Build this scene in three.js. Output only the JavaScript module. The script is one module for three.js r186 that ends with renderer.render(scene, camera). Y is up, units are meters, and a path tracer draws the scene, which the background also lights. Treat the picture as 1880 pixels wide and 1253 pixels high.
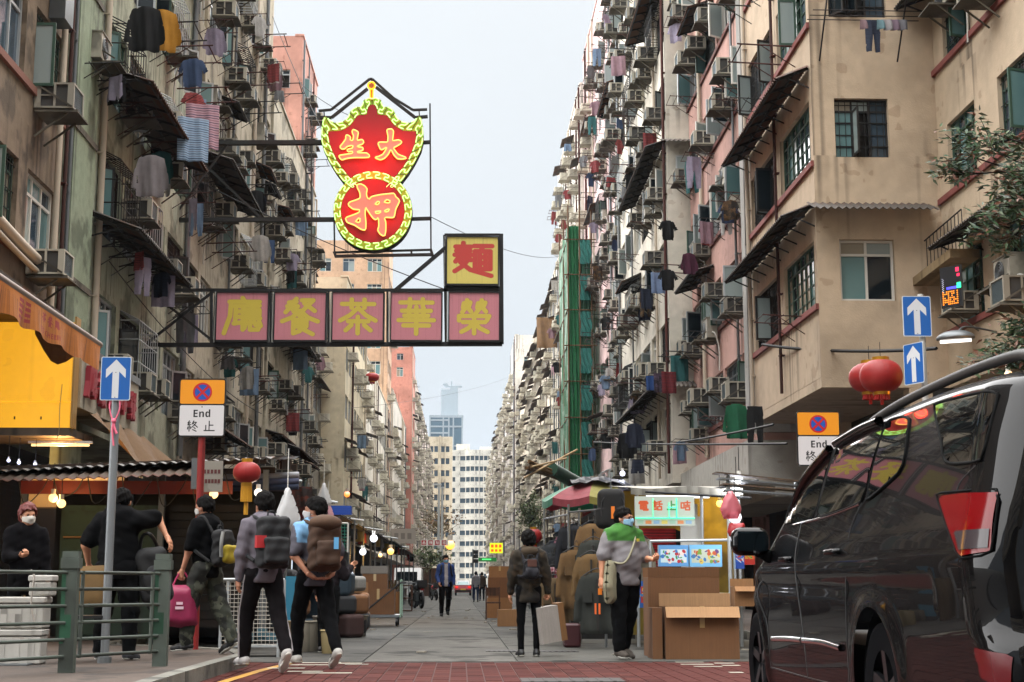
import * as THREE from 'three';
import { RoundedBoxGeometry } from 'three/addons/geometries/RoundedBoxGeometry.js';
import { mergeGeometries, mergeVertices } from 'three/addons/utils/BufferGeometryUtils.js';

// ---------- camera, sky, sun, exposure ----------
const scene = new THREE.Scene();
const F = 2700, PITCH = Math.atan(451.5 / F), YAW = Math.atan(95 * Math.cos(PITCH) / F), EYE = new THREE.Vector3(0, 0.86, 0);
const camera = new THREE.PerspectiveCamera(2 * Math.atan(626.5 / F) * 180 / Math.PI, 1880 / 1253, 0.1, 3000);
camera.position.copy(EYE);
camera.rotation.order = 'YXZ';
camera.rotation.set(PITCH, -YAW, 0);
camera.updateMatrixWorld(true);

{ // overcast evening sky: even cloud, a little greyer towards the horizon
  const W = 256, H = 128, data = new Float32Array(W * H * 4);
  for (let j = 0; j < H; j++) for (let i = 0; i < W; i++) {
    const el = ((j + 0.5) / H - 0.5) * Math.PI, a = (i + 0.5) / W * Math.PI * 2, t = Math.max(0, Math.min(1, Math.sin(Math.max(el, 0)) / 0.42)), k = Math.pow(t, 0.7);
    const cl = 1 + 0.022 * Math.sin(a * 3 + el * 5) + 0.018 * Math.sin(a * 7 - el * 11 + 2) + 0.014 * Math.sin(a * 13 + el * 23);
    const lo = [0.124, 0.134, 0.142], hi = [0.17, 0.178, 0.184], o = (j * W + i) * 4;
    for (let c = 0; c < 3; c++) data[o + c] = el < -0.02 ? 0.04 : (lo[c] + (hi[c] - lo[c]) * k) * cl;
    data[o + 3] = 1;
  }
  const sky = new THREE.DataTexture(data, W, H, THREE.RGBAFormat, THREE.FloatType);
  sky.mapping = THREE.EquirectangularReflectionMapping; sky.magFilter = THREE.LinearFilter; sky.needsUpdate = true;
  scene.background = sky; scene.environment = sky;
}
const sun = new THREE.DirectionalLight(0xfffdfb, 3.5);
sun.name = 'sun'; sun.position.set(-30, 100, -90); sun.target.position.set(0, 0, -45);
sun.castShadow = true; sun.shadow.radius = 260; sun.shadow.mapSize.set(2048, 2048);
Object.assign(sun.shadow.camera, { left: -70, right: 70, top: 90, bottom: -60, near: 1, far: 300 });
scene.add(sun, sun.target);
const renderer = new THREE.WebGLRenderer({ antialias: true });
renderer.toneMapping = THREE.LinearToneMapping;
renderer.toneMappingExposure = 5.2;
renderer.shadowMap.enabled = true;

// ---------- small helpers ----------
const V = (x, y, z) => new THREE.Vector3(x, y, z), R = (deg) => deg * Math.PI / 180, clamp = THREE.MathUtils.clamp, lerp = THREE.MathUtils.lerp;
let seed_ = 7;
const rnd = () => { seed_ = (seed_ + 0x6d2b79f5) | 0; let t = Math.imul(seed_ ^ (seed_ >>> 15), 1 | seed_); t = (t + Math.imul(t ^ (t >>> 7), 61 | t)) ^ t; return ((t ^ (t >>> 14)) >>> 0) / 4294967296; };
const rr = (a, b) => a + rnd() * (b - a), pick = (a) => a[Math.floor(rnd() * a.length) % a.length], chance = (p) => rnd() < p;
// a pixel of the photograph gives a direction; the street depth, wall or ground gives the distance
const dirOf = (px, py) => V((px - 940) / F, -(py - 626.5) / F, -1).applyEuler(camera.rotation);
const at = (px, py, d) => { const r = dirOf(px, py); return EYE.clone().addScaledVector(r, d / -r.z); };
const onX = (px, py, X) => { const r = dirOf(px, py); return EYE.clone().addScaledVector(r, X / r.x); };
const ground = (px, py) => { const r = dirOf(px, py); return EYE.clone().addScaledVector(r, -EYE.y / r.y); };

class GB {                       // collects shapes, builds ONE geometry with uv in metres
  constructor(uo = 0, vo = 0) { this.P = []; this.N = []; this.U = []; this.I = []; this.uo = uo; this.vo = vo; this.m = null; this.nm = null; }
  at(m) { this.m = m; this.nm = m ? new THREE.Matrix3().getNormalMatrix(m) : null; return this; }
  v(p, n, u, w) {
    if (this.m) { p = p.clone().applyMatrix4(this.m); n = n.clone().applyMatrix3(this.nm).normalize(); }
    this.P.push(p.x, p.y, p.z); this.N.push(n.x, n.y, n.z); this.U.push(u + this.uo, w + this.vo); return this.P.length / 3 - 1;
  }
  quad(a, b, c, d, uvs) {        // counter-clockwise
    const n = b.clone().sub(a).cross(d.clone().sub(a)).normalize(), w = a.distanceTo(b), h = a.distanceTo(d), t = uvs || [[0, 0], [w, 0], [w, h], [0, h]];
    const i = [a, b, c, d].map((p, k) => this.v(p, n, t[k][0], t[k][1])); this.I.push(i[0], i[1], i[2], i[0], i[2], i[3]); return this;
  }
  box(x0, x1, y0, y1, z0, z1) {
    const q = (a, b, c, d, f) => this.quad(V(...a), V(...b), V(...c), V(...d), [a, b, c, d].map(f));
    q([x0, y0, z1], [x1, y0, z1], [x1, y1, z1], [x0, y1, z1], (p) => [p[0], p[1]]); q([x1, y0, z0], [x0, y0, z0], [x0, y1, z0], [x1, y1, z0], (p) => [-p[0], p[1]]);
    q([x1, y0, z1], [x1, y0, z0], [x1, y1, z0], [x1, y1, z1], (p) => [-p[2], p[1]]); q([x0, y0, z0], [x0, y0, z1], [x0, y1, z1], [x0, y1, z0], (p) => [p[2], p[1]]);
    q([x0, y1, z1], [x1, y1, z1], [x1, y1, z0], [x0, y1, z0], (p) => [p[0], -p[2]]); q([x0, y0, z0], [x1, y0, z0], [x1, y0, z1], [x0, y0, z1], (p) => [p[0], p[2]]);
    return this;
  }
  cb(cx, cy, cz, sx, sy, sz) { return this.box(cx - sx / 2, cx + sx / 2, cy - sy / 2, cy + sy / 2, cz - sz / 2, cz + sz / 2); }
  beam(a, b, w, h = w) {         // a box from a to b, w wide (sideways), h high
    const o = this.m, f = b.clone().sub(a), l = f.length(); f.normalize();
    let s = V(0, 1, 0).cross(f); if (s.lengthSq() < 1e-6) s = V(1, 0, 0); s.normalize(); const u = f.clone().cross(s);
    const m = new THREE.Matrix4().makeBasis(s, u, f).setPosition(a); this.at(o ? o.clone().multiply(m) : m).box(-w / 2, w / 2, -h / 2, h / 2, 0, l); return this.at(o);
  }
  bar(a, b, r, n = 6, r2 = r) { const l = a.distanceTo(b), g = new THREE.CylinderGeometry(r2, r, l, n, 1), q = new THREE.Quaternion().setFromUnitVectors(V(0, 1, 0), b.clone().sub(a).normalize()); return this.add(g, new THREE.Matrix4().compose(a.clone().add(b).multiplyScalar(0.5), q, V(1, 1, 1))); }
  tube(pts, r, n = 6, seg = pts.length * 4, closed = false, tension = 0.5) { return this.add(new THREE.TubeGeometry(new THREE.CatmullRomCurve3(pts, closed, 'catmullrom', tension), seg, r, n, closed)); }
  path(pts, r, n = 6) { for (let i = 0; i + 1 < pts.length; i++) this.bar(pts[i], pts[i + 1], r, n); return this; }
  add(g, m) {
    const o = this.m; if (m) this.at(o ? o.clone().multiply(m) : m);
    const p = g.attributes.position, nn = g.attributes.normal, uv = g.attributes.uv, b = this.P.length / 3;
    for (let i = 0; i < p.count; i++) this.v(V().fromBufferAttribute(p, i), V().fromBufferAttribute(nn, i), uv ? uv.getX(i) : p.getX(i) + p.getZ(i), uv ? uv.getY(i) : p.getY(i));
    if (g.index) for (let i = 0; i < g.index.count; i++) this.I.push(b + g.index.getX(i)); else for (let i = 0; i < p.count; i++) this.I.push(b + i);
    return this.at(o);
  }
  geo() {
    const g = new THREE.BufferGeometry();
    g.setAttribute('position', new THREE.Float32BufferAttribute(this.P, 3)); g.setAttribute('normal', new THREE.Float32BufferAttribute(this.N, 3)); g.setAttribute('uv', new THREE.Float32BufferAttribute(this.U, 2));
    g.setIndex(this.I); return g;
  }
}
const gb = (f) => { const g = new GB(rr(0, 9), rr(0, 9)); f(g); return g.geo(); };
const used = new Map();
function numbered(name) { const n = used.get(name) || 0; used.set(name, n + 1); return n ? name + '_' + String(n).padStart(3, '0') : name; }
function part(name, geometry, material, parent) { const m = new THREE.Mesh(geometry, material); m.name = name; m.castShadow = m.receiveShadow = true; parent.add(m); return m; }
function tag(o, label, category, group) { o.name = numbered(o.name); o.userData.label = label; o.userData.category = category; if (group) o.userData.group = group; scene.add(o); return o; }
function thing(name, label, category, p, turn = 0, group) { const o = new THREE.Group(); o.name = name; if (p) o.position.copy(p); o.rotation.y = turn; return tag(o, label, category, group); }
function one(name, geometry, material, label, category, p, turn = 0, group) { const m = new THREE.Mesh(geometry, material); m.name = name; m.castShadow = m.receiveShadow = true; if (p) m.position.copy(p); m.rotation.y = turn; return tag(m, label, category, group); }
function structure(name, geometry, material) { const m = new THREE.Mesh(geometry, material); m.name = name; m.receiveShadow = m.castShadow = true; m.userData.kind = 'structure'; scene.add(m); return m; }
const stuff = (o) => { o.userData.kind = 'stuff'; return o; };
function shade(o) { o.traverse((c) => { if (c.isMesh) c.castShadow = c.receiveShadow = true; }); return o; }
function copyOf(o, label, p, turn, group) { const c = o.clone(); c.name = o.name.replace(/_\d\d\d$/, ''); c.userData = { ...o.userData }; c.position.copy(p); c.rotation.y = turn; return tag(c, label || o.userData.label, o.userData.category, group || o.userData.group); }

// ---------- textures ----------
function hash2(i, j, s) { let h = Math.imul(i | 0, 374761393) + Math.imul(j | 0, 668265263) + Math.imul(s | 0, 2147483647 ^ 0x5bd1e995); h = Math.imul(h ^ (h >>> 13), 1274126177); return ((h ^ (h >>> 16)) >>> 0) / 4294967296; }
function tnoise(x, y, n, s) { // tileable value noise, x and y in 0..1, n cells
  x *= n; y *= n; const i = Math.floor(x), j = Math.floor(y), fx = x - i, fy = y - j, u = fx * fx * (3 - 2 * fx), v = fy * fy * (3 - 2 * fy), w = (k) => ((k % n) + n) % n;
  return lerp(lerp(hash2(w(i), w(j), s), hash2(w(i + 1), w(j), s), u), lerp(hash2(w(i), w(j + 1), s), hash2(w(i + 1), w(j + 1), s), u), v);
}
const fbm = (x, y, n, s, o = 4) => { let a = 0, k = 0.5, t = 0; for (let q = 0; q < o; q++) { a += k * tnoise(x, y, n << q, s + q * 17); t += k; k *= 0.55; } return a / t; };
function tex(size, metres, f, srgb = true) {
  const d = new Uint8Array(size * size * 4);
  for (let j = 0; j < size; j++) for (let i = 0; i < size; i++) { const c = f(i / size, j / size), o = (j * size + i) * 4; d[o] = clamp(c[0], 0, 1) * 255; d[o + 1] = clamp(c[1], 0, 1) * 255; d[o + 2] = clamp(c[2], 0, 1) * 255; d[o + 3] = 255; }
  const t = new THREE.DataTexture(d, size, size); t.wrapS = t.wrapT = THREE.RepeatWrapping; t.magFilter = THREE.LinearFilter; t.minFilter = THREE.LinearMipmapLinearFilter; t.generateMipmaps = true;
  if (srgb) t.colorSpace = THREE.SRGBColorSpace; t.repeat.set(1 / metres, 1 / metres); t.needsUpdate = true; return t;
}
function canvas(w, h, f) { const c = document.createElement('canvas'); c.width = w; c.height = h; f(c.getContext('2d'), w, h); const t = new THREE.CanvasTexture(c); t.colorSpace = THREE.SRGBColorSpace; t.magFilter = THREE.LinearFilter; return t; }
const grey = (v) => [v, v, v];
const T = {
  plaster: tex(768, 9, (x, y) => {           // weathered painted plaster: blotches, rain streaks with their own edges, flaked spots
    const b = fbm(x, y, 4, 3), f = fbm(x, y, 40, 9, 3), st = tnoise(x, y * 0.02 + 0.3, 90, 21) * tnoise(x, y, 6, 33), fl = fbm(x, y, 22, 55, 3);
    let v = 0.97 - 0.16 * (b > 0.5 ? (b - 0.5) * 2.2 : 0) - 0.10 * f; v -= 0.42 * Math.max(0, st - 0.42) * 1.8; const spot = fl > 0.74 ? 0.1 : 0; return [v - spot * 0.75, v - spot * 0.9 - 0.008, v - spot - 0.02];
  }),
  grime: tex(768, 7, (x, y) => {             // dirtier walls: mould patches and long drips
    const b = fbm(x, y, 5, 103) * 0.7, f = fbm(x, y, 50, 109, 3), st = Math.pow(tnoise(x, y * 0.03, 70, 121), 2) * tnoise(x, y, 5, 133), m = fbm(x, y, 9, 155, 5);
    let v = 0.95 - 0.14 * f - 0.55 * Math.max(0, st - 0.22); const mo = m > 0.56 ? Math.min(1, (m - 0.56) * 9) * 0.22 : 0; v -= mo + 0.12 * b; return [v, v - 0.01, v - 0.035];
  }),
  bump: tex(512, 2, (x, y) => grey(0.5 * fbm(x, y, 16, 201, 4) + 0.5 * fbm(x, y, 90, 207, 2)), false),
  concrete: tex(1024, 6, (x, y) => {
    const s = hash2(x * 1024, y * 1024, 5), b = fbm(x, y, 3, 301), f = fbm(x, y, 60, 311, 3), oil = fbm(x, y, 8, 322, 4);
    const v = 0.9 - 0.16 * (s - 0.5) - 0.34 * (b - 0.4) - 0.2 * (f - 0.5) - (oil > 0.6 ? Math.min(1, (oil - 0.6) * 12) * 0.26 : 0); return [v, v, v * 0.985];
  }),
  rust: tex(512, 3, (x, y) => { const r = fbm(x, y, 6, 401, 5), s = tnoise(x, y * 0.05, 60, 405), k = r > 0.52 ? Math.min(1, (r - 0.52) * 8) : 0, v = 0.8 - 0.25 * s; return [v + 0.1 * k, v - 0.12 * k, v - 0.25 * k]; }),
  card: tex(512, 1.2, (x, y) => { const v = 0.93 - 0.07 * tnoise(x, y * 0.02, 250, 501) - 0.1 * fbm(x, y, 5, 502) + 0.06 * (hash2(x * 512, y * 512, 3) - 0.5); return [v, v * 0.99, v * 0.97]; }),
  cloth: tex(512, 0.5, (x, y) => grey(0.93 - 0.14 * fbm(x, y, 6, 601) - 0.12 * hash2(x * 512, y * 512, 8)), true),
  camo: tex(512, 1.1, (x, y) => { const a = fbm(x, y, 9, 701, 4), b = fbm(x, y, 11, 733, 4), c = fbm(x, y, 8, 771, 4); return a > 0.56 ? [0.17, 0.17, 0.15] : b > 0.55 ? [0.42, 0.43, 0.38] : c > 0.54 ? [0.52, 0.53, 0.49] : [0.29, 0.31, 0.27]; }),
  camo2: tex(512, 1.0, (x, y) => { const a = fbm(x, y, 10, 811, 4), b = fbm(x, y, 9, 833, 4); return a > 0.55 ? [0.14, 0.11, 0.08] : b > 0.55 ? [0.33, 0.27, 0.18] : [0.22, 0.19, 0.12]; }),
  wood: tex(512, 1.5, (x, y) => { const v = 0.85 - 0.3 * tnoise(x, y * 0.06, 64, 901) - 0.15 * fbm(x, y, 12, 905); return [v, v * 0.93, v * 0.84]; }),
};
const clone = (t, m) => { const c = t.clone(); c.repeat.set(1 / m, 1 / m); c.needsUpdate = true; return c; };
function std(color, roughness = 0.8, o = {}) { const m = new THREE.MeshStandardMaterial({ roughness, ...o }); m.color.set(color); return m; }
function phys(color, roughness, o = {}) { const m = new THREE.MeshPhysicalMaterial({ roughness, ...o }); m.color.set(color); return m; }
const wallMat = (c, dirty = false) => std(c, 0.92, { map: dirty ? T.grime : T.plaster, bumpMap: T.bump, bumpScale: 0.006 });
const glow = (c, k, base = 0x222222) => std(base, 0.4, { emissive: new THREE.Color(c), emissiveIntensity: k });
const M = {
  white: std(0xc9c7bf, 0.55), alu: std(0xa9adae, 0.4, { metalness: 0.35 }), steel: std(0x6d7173, 0.45, { metalness: 0.6 }), dark: std(0x1d1d1e, 0.6), black: std(0x0d0d0e, 0.55), iron: std(0x26241f, 0.7, { map: T.rust }),
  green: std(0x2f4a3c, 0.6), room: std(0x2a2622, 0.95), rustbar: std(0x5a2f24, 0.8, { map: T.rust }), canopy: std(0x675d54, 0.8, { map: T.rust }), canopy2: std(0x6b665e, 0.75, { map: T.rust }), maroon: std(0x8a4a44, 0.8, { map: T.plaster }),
  glassDark: phys(0x1b2226, 0.06), glassTeal: phys(0x5f7f80, 0.12), glassMilk: phys(0x8d9896, 0.2), glassCurtain: phys(0x8b8374, 0.1), glassBlue: phys(0x3c4a55, 0.05),
  acWhite: std(0xbdb8a9, 0.6, { map: T.plaster }), acGrey: std(0x9a968a, 0.6, { map: T.plaster }), acCoil: std(0x5d7076, 0.5, { metalness: 0.4 }), tray: std(0x6f6a60, 0.9, { map: T.grime }), pvc: std(0xb5a896, 0.6),
  card: std(0x9a7048, 0.9, { map: T.card }), card2: std(0x7d5636, 0.9, { map: T.card }), skin: std(0xb98263, 0.6), skin2: std(0xa8745a, 0.6), hair: phys(0x080605, 0.85, { specularIntensity: 0.25 }),
};
scene.fog = new THREE.FogExp2(0xb4c6d8, 0.00012);
const PANES = [M.glassDark, M.glassDark, M.glassTeal, M.glassMilk, M.glassCurtain, M.glassBlue, M.glassBlue];

// ---------- ground ----------
{
  const sheet = (x0, x1, d0, d1, y) => gb((g) => { g.uo = g.vo = 0; g.quad(V(x0, y, -d0), V(x1, y, -d0), V(x1, y, -d1), V(x0, y, -d1), [[x0, -d0], [x1, -d0], [x1, -d1], [x0, -d1]]); });
  structure('terrain', sheet(-900, 900, -300, 2000, -0.03), std(0x55554f, 0.95, { map: clone(T.concrete, 9) }));
  // concrete carriageway: slabs with real joints between them
  const road = structure('road', sheet(-9, 9.5, 17.45, 520, -0.012), std(0x33332f, 0.95));
  const rm = [0x5c5b58, 0x585754, 0x605e5b, 0x545351].map((c) => phys(c, 0.95, { specularIntensity: 0.25, map: T.concrete, bumpMap: T.bump, bumpScale: 0.004 })), xs = [-8.6, -4.62, -1.13, 0.67, 4.72, 9.3];
  for (let k = 0, d = 17.5; d < 150; k++) {
    const L = d < 60 ? rr(5.2, 7.4) : 18;
    for (let i = 0; i < 5; i++) { const o = i === 2 ? 1.9 : i === 3 ? 3.1 : 0, a = d + (k ? o : 0), b = d + L + o; part('concrete_slab', gb((g) => g.box(xs[i] + 0.012, xs[i + 1] - 0.012, -0.01, rr(-0.001, 0.003), -b + 0.012, -a - 0.012)), rm[(k * 2 + i * 3) % 4], road); }
    d += L;
  }
  part('far_carriageway', sheet(-8.6, 9.3, 150, 520, -0.002), rm[0], road);
  structure('asphalt_road', sheet(-60, 60, -14, 17.44, -0.014), std(0x323131, 0.93, { map: clone(T.concrete, 5), bumpMap: T.bump, bumpScale: 0.004 }));
  // imprinted red crossing: block pavers
  const cross = structure('brick_crossing', sheet(-2.42, 9, 9.2, 17.42, -0.006), std(0x3d2422, 0.95));
  const bm = [0x522c29, 0x4c2825, 0x57302c, 0x472522].map((c) => phys(c, 0.95, { specularIntensity: 0.2, map: clone(T.concrete, 2.2), bumpMap: T.bump, bumpScale: 0.003 }));
  const PW = 0.166, PL = 0.34, unit = gb((g) => { g.uo = g.vo = 0; g.box(-PW / 2 + 0.007, PW / 2 - 0.007, -0.012, 0, -PL / 2 + 0.007, PL / 2 - 0.007); }), rest = new GB();
  let n = 0; seed_ = 11;
  for (let j = 0; j < 24; j++) for (let i = 0; i < 68; i++) {
    const x = -2.42 + PW * (i + 0.5), z = -17.4 + PL * (j + (i % 2 ? 0.5 : 0) + 0.5), y = rr(-0.0015, 0.0015);
    if (z > -9.3) continue;
    if (-z > 13.3 && x < 1.85 && n < 300) { const b = part('paving_brick', unit, pick(bm), cross); b.position.set(x, y, z); n++; } else rest.at(new THREE.Matrix4().setPosition(x, y, z)).add(unit);
  }
  stuff(part('paving_bricks', rest.geo(), bm[0], cross));
  // worn white crossing marks and the yellow line by the kerb
  const paint = std(0xb9b5aa, 0.8, { map: T.grime }), yel = std(0xb98a2c, 0.8, { map: T.grime });
  seed_ = 5;
  const mark = (px, py, w, l) => { const c = ground(px, py); part('road_marking', gb((g) => g.box(c.x - w / 2, c.x + w / 2, 0.0022, 0.0048, c.z - l / 2, c.z + l / 2)), paint, cross); };
  for (const [x, y, w] of [[575, 1222, 0.5], [590, 1218, 0.44], [640, 1219, 0.3], [655, 1221, 0.26], [600, 1237, 0.5], [560, 1234, 0.36], [525, 1228, 0.4], [1266, 1217, 0.32], [1280, 1221, 0.36], [1300, 1225, 0.3], [1330, 1219, 0.22], [1342, 1223, 0.2], [1352, 1236, 0.14]]) mark(x, y, w, 0.13);
  part('yellow_line', gb((g) => { let p = null; for (const [x, y] of [[330, 1300], [400, 1253], [470, 1232], [540, 1215]]) { const c = ground(x, y).setY(0.0035); if (p) g.quad(p, p.clone().add(V(0.1, 0, 0)), c.clone().add(V(0.1, 0, 0)), c); p = c; } }), yel, cross);
  // pavements with kerbs
  const pm = std(0x4a3d35, 0.9, { map: clone(T.concrete, 4), bumpMap: T.bump, bumpScale: 0.004 }), km = std(0x74726b, 0.9, { map: T.concrete });
  const pav = (name, pts, y) => { const s = new THREE.Shape(pts.map((p) => new THREE.Vector2(p[0], p[1]))), g = new THREE.ExtrudeGeometry(s, { depth: y, bevelEnabled: false }); g.rotateX(-Math.PI / 2); return structure(name, g, pm); };
  const corner = [[-2.46, 10], [-2.46, 13.2], [-2.44, 15], [-2.4, 16.6], [-2.7, 17.9], [-3.6, 18.9], [-4.7, 19.6]];
  const pl = pav('pavement', [[-30, 10], ...corner, [-4.7, 200], [-9, 200], [-9, 27], [-30, 27]], 0.12), pr = pav('pavement_far_side', [[4.8, 19.2], [6.5, 17.6], [30, 17.6], [30, 31], [9.5, 31], [9.5, 200], [4.8, 200]], 0.12);
  const kb = (list, par) => { for (let i = 0; i + 1 < list.length; i++) { const a = V(list[i][0], 0.065, -list[i][1]), b = V(list[i + 1][0], 0.065, -list[i + 1][1]); const n = Math.max(1, Math.round(a.distanceTo(b) / 0.9)); if (i > 14) break; for (let k = 0; k < n; k++) part('kerb_stone', gb((g) => g.beam(a.clone().lerp(b, k / n + 0.004), a.clone().lerp(b, (k + 1) / n - 0.004), 0.14, 0.135)), km, par); } };
  kb([...corner, [-4.7, 42]], pl); kb([[6.5, 17.6], [4.8, 19.2], [4.8, 42]], pr);
  { const lt = new GB(); seed_ = 19; for (let i = 0; i < 70; i++) { const x = rr(-3.8, 4.2), z = -rr(17.8, 60), a = rr(0, 3), w = rr(0.02, 0.09), l = rr(0.02, 0.07); lt.at(new THREE.Matrix4().makeRotationY(a).setPosition(x, 0.006, z)).box(-w, w, 0, rr(0.006, 0.03), -l, l); } stuff(tag(Object.assign(new THREE.Mesh(lt.geo(), std(0xa39d92, 0.9, { map: T.card })), { name: 'litter' }), 'scraps of paper and card littering the carriageway', 'litter')); }
  // iron covers in the carriageway
  for (const [px, py, w, l] of [[1050, 1250, 0.95, 0.55], [925, 1196, 0.5, 0.5], [1020, 1197, 0.6, 0.4]]) { const c = ground(px, py); part('manhole_cover', gb((g) => { g.cb(c.x, 0.004, c.z, w, 0.006, l); for (let i = 0; i < 7; i++) g.cb(c.x + (i - 3) * w / 7.5, 0.008, c.z, 0.03, 0.005, l * 0.9); }), M.iron, road); }
}

// ---------- window, air conditioner, canopy and laundry prototypes ----------
const cache = new Map(), memo = (k, f) => { if (!cache.has(k)) cache.set(k, f()); return cache.get(k); };
function winUnit(type, w, h, variant) {       // centre at the origin, facing +z
  return memo([type, w.toFixed(2), h.toFixed(2), variant].join(), () => {
    seed_ = 1000 + variant * 77 + Math.round(w * 10);
    const o = new THREE.Group(); o.name = 'window';
    const fm = type === 'steel' ? M.green : type === 'iron' ? M.iron : variant % 3 ? M.alu : M.white, t = type === 'alu' ? 0.055 : 0.04, cols = type === 'alu' ? (w > 1.9 ? 4 : w > 1.2 ? 3 : 2) : Math.max(2, Math.round(w / 0.42)), tr = h * (type === 'alu' ? 0.24 : 0.2), cw = (w - t) / cols;
    const fr = new GB();
    fr.box(-w / 2, w / 2, -h / 2, -h / 2 + t, -0.04, 0.05).box(-w / 2, w / 2, h / 2 - t, h / 2, -0.04, 0.05).box(-w / 2, -w / 2 + t, -h / 2 + t, h / 2 - t, -0.04, 0.05).box(w / 2 - t, w / 2, -h / 2 + t, h / 2 - t, -0.04, 0.05);
    fr.box(-w / 2 + t, w / 2 - t, h / 2 - tr - t / 2, h / 2 - tr + t / 2, -0.03, 0.04);
    for (let i = 1; i < cols; i++) { const x = -w / 2 + t / 2 + cw * i; fr.box(x - t / 2, x + t / 2, -h / 2 + t, h / 2 - tr - t / 2, -0.03, 0.042).box(x - t / 2, x + t / 2, h / 2 - tr + t / 2, h / 2 - t, -0.03, 0.042); }
    if (type !== 'alu') for (let k = 1; k < 4; k++) fr.box(-w / 2 + t, w / 2 - t, -h / 2 + (h - tr) * k / 4 - 0.011, -h / 2 + (h - tr) * k / 4 + 0.011, -0.02, 0.03);
    part('frame', fr.geo(), fm, o);
    for (let i = 0; i < cols; i++) {
      const x0 = -w / 2 + t / 2 + cw * i + t / 2, x1 = x0 + cw - t, open = chance(type === 'alu' ? 0.2 : 0.16);
      part('pane', gb((g) => g.box(x0, x1, h / 2 - tr + t / 2, h / 2 - t, -0.012, 0.008)), pick(PANES), o);
      if (!open) part('pane', gb((g) => g.box(x0, x1, -h / 2 + t, h / 2 - tr - t / 2, -0.012, 0.008)), pick(PANES), o);
      else {
        const sw = Math.max(0.42, x1 - x0), sh = h - tr - t, s = new THREE.Group(); s.name = 'sash'; s.position.set(x0, -h / 2 + t, 0.06); s.rotation.y = -rr(0.9, 1.75); o.add(s);
        part('sash_frame', gb((g) => g.box(0, sw, 0, 0.05, -0.02, 0.02).box(0, sw, sh - 0.05, sh, -0.02, 0.02).box(0, 0.05, 0.05, sh - 0.05, -0.02, 0.02).box(sw - 0.05, sw, 0.05, sh - 0.05, -0.02, 0.02)), fm, s);
        part('pane', gb((g) => g.box(0.05, sw - 0.05, 0.05, sh - 0.05, -0.006, 0.006)), pick([M.glassMilk, M.glassTeal, M.glassDark, M.glassMilk]), s);
      }
    }
    if (type === 'iron' || variant === 2) part('grille', gb((g) => { for (let x = -w / 2 + 0.12; x < w / 2 - 0.06; x += 0.14) g.bar(V(x, -h / 2 + 0.04, 0.075), V(x, h / 2 - 0.04, 0.075), 0.009, 4); for (const y of [-0.3, 0.1, 0.4]) g.bar(V(-w / 2, y * h, 0.075), V(w / 2, y * h, 0.075), 0.011, 4); }), M.iron, o);
    return shade(o);
  });
}
const AC_G = {
  frame: gb((g) => { const w = 0.62, h = 0.42, z = 0.62; g.box(-w / 2, w / 2, h - 0.03, h, 0, z).box(-w / 2, w / 2, 0, 0.03, 0, z); for (const s of [-1, 1]) { for (const [a, b] of [[0, 0.1], [0.3, 0.335], [0.52, z]]) g.box(s > 0 ? w / 2 - 0.02 : -w / 2, s > 0 ? w / 2 : -w / 2 + 0.02, 0.03, h - 0.03, a, b); g.box(s > 0 ? w / 2 - 0.02 : -w / 2, s > 0 ? w / 2 : -w / 2 + 0.02, 0.2, 0.22, 0.1, 0.3); } g.box(-w / 2 + 0.02, -w / 2 + 0.05, 0.03, h - 0.03, z - 0.03, z).box(w / 2 - 0.05, w / 2 - 0.02, 0.03, h - 0.03, z - 0.03, z); }),
  vent: gb((g) => g.box(-0.275, 0.275, 0.035, 0.385, 0.02, 0.57)),
  coil: gb((g) => { g.box(-0.262, 0.262, 0.034, 0.386, 0.575, 0.596); for (let i = 0; i < 12; i++) g.box(-0.26, 0.26, 0.05 + i * 0.028, 0.058 + i * 0.028, 0.596, 0.604); }),
  bracket: gb((g) => { for (const x of [-0.27, 0.27]) { g.beam(V(x, -0.03, 0), V(x, -0.03, 0.68), 0.035, 0.035).beam(V(x, -0.46, 0.02), V(x, -0.04, 0.56), 0.03, 0.03); g.beam(V(x * 1.19, 0.36, 0.06), V(x * 1.19, 0.02, 0.6), 0.012, 0.03); } g.box(-0.34, 0.34, -0.075, -0.05, 0.03, 0.7); }),
};
const acProto = new THREE.Group(); acProto.name = 'air_conditioner';
part('case', AC_G.frame, M.acWhite, acProto); part('vent', AC_G.vent, std(0x413f3c, 0.8), acProto); part('coil', AC_G.coil, M.acCoil, acProto); part('bracket', AC_G.bracket, M.tray, acProto);
const conProto = new THREE.Group(); conProto.name = 'condenser_unit';
part('case', gb((g) => { g.box(-0.4, 0.4, 0.02, 0.56, 0.06, 0.34); g.box(-0.42, 0.42, 0.56, 0.58, 0.05, 0.36); }), std(0xb9b5aa, 0.6, { map: T.grime }), conProto); part('fan_grille', gb((g) => { for (const r of [0.06, 0.11, 0.16, 0.21]) g.add(new THREE.TorusGeometry(r, 0.008, 4, 22), new THREE.Matrix4().setPosition(-0.1, 0.29, 0.355)); for (let k = 0; k < 6; k++) g.beam(V(-0.1, 0.29, 0.357), V(-0.1 + 0.21 * Math.cos(k * 1.047), 0.29 + 0.21 * Math.sin(k * 1.047), 0.357), 0.008, 0.008); }), M.steel, conProto); part('fan_opening', gb((g) => g.bar(V(-0.1, 0.29, 0.338), V(-0.1, 0.29, 0.346), 0.215, 22)), std(0x413f3c, 0.8), conProto); part('bracket', AC_G.bracket, M.tray, conProto); part('pipe', gb((g) => g.tube([V(0.4, 0.15, 0.2), V(0.52, 0.1, 0.15), V(0.55, -0.3, 0.05), V(0.5, -0.9, 0.04)], 0.022, 6, 20)), M.white, conProto);
const ACS = [], HANG = [];
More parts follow.
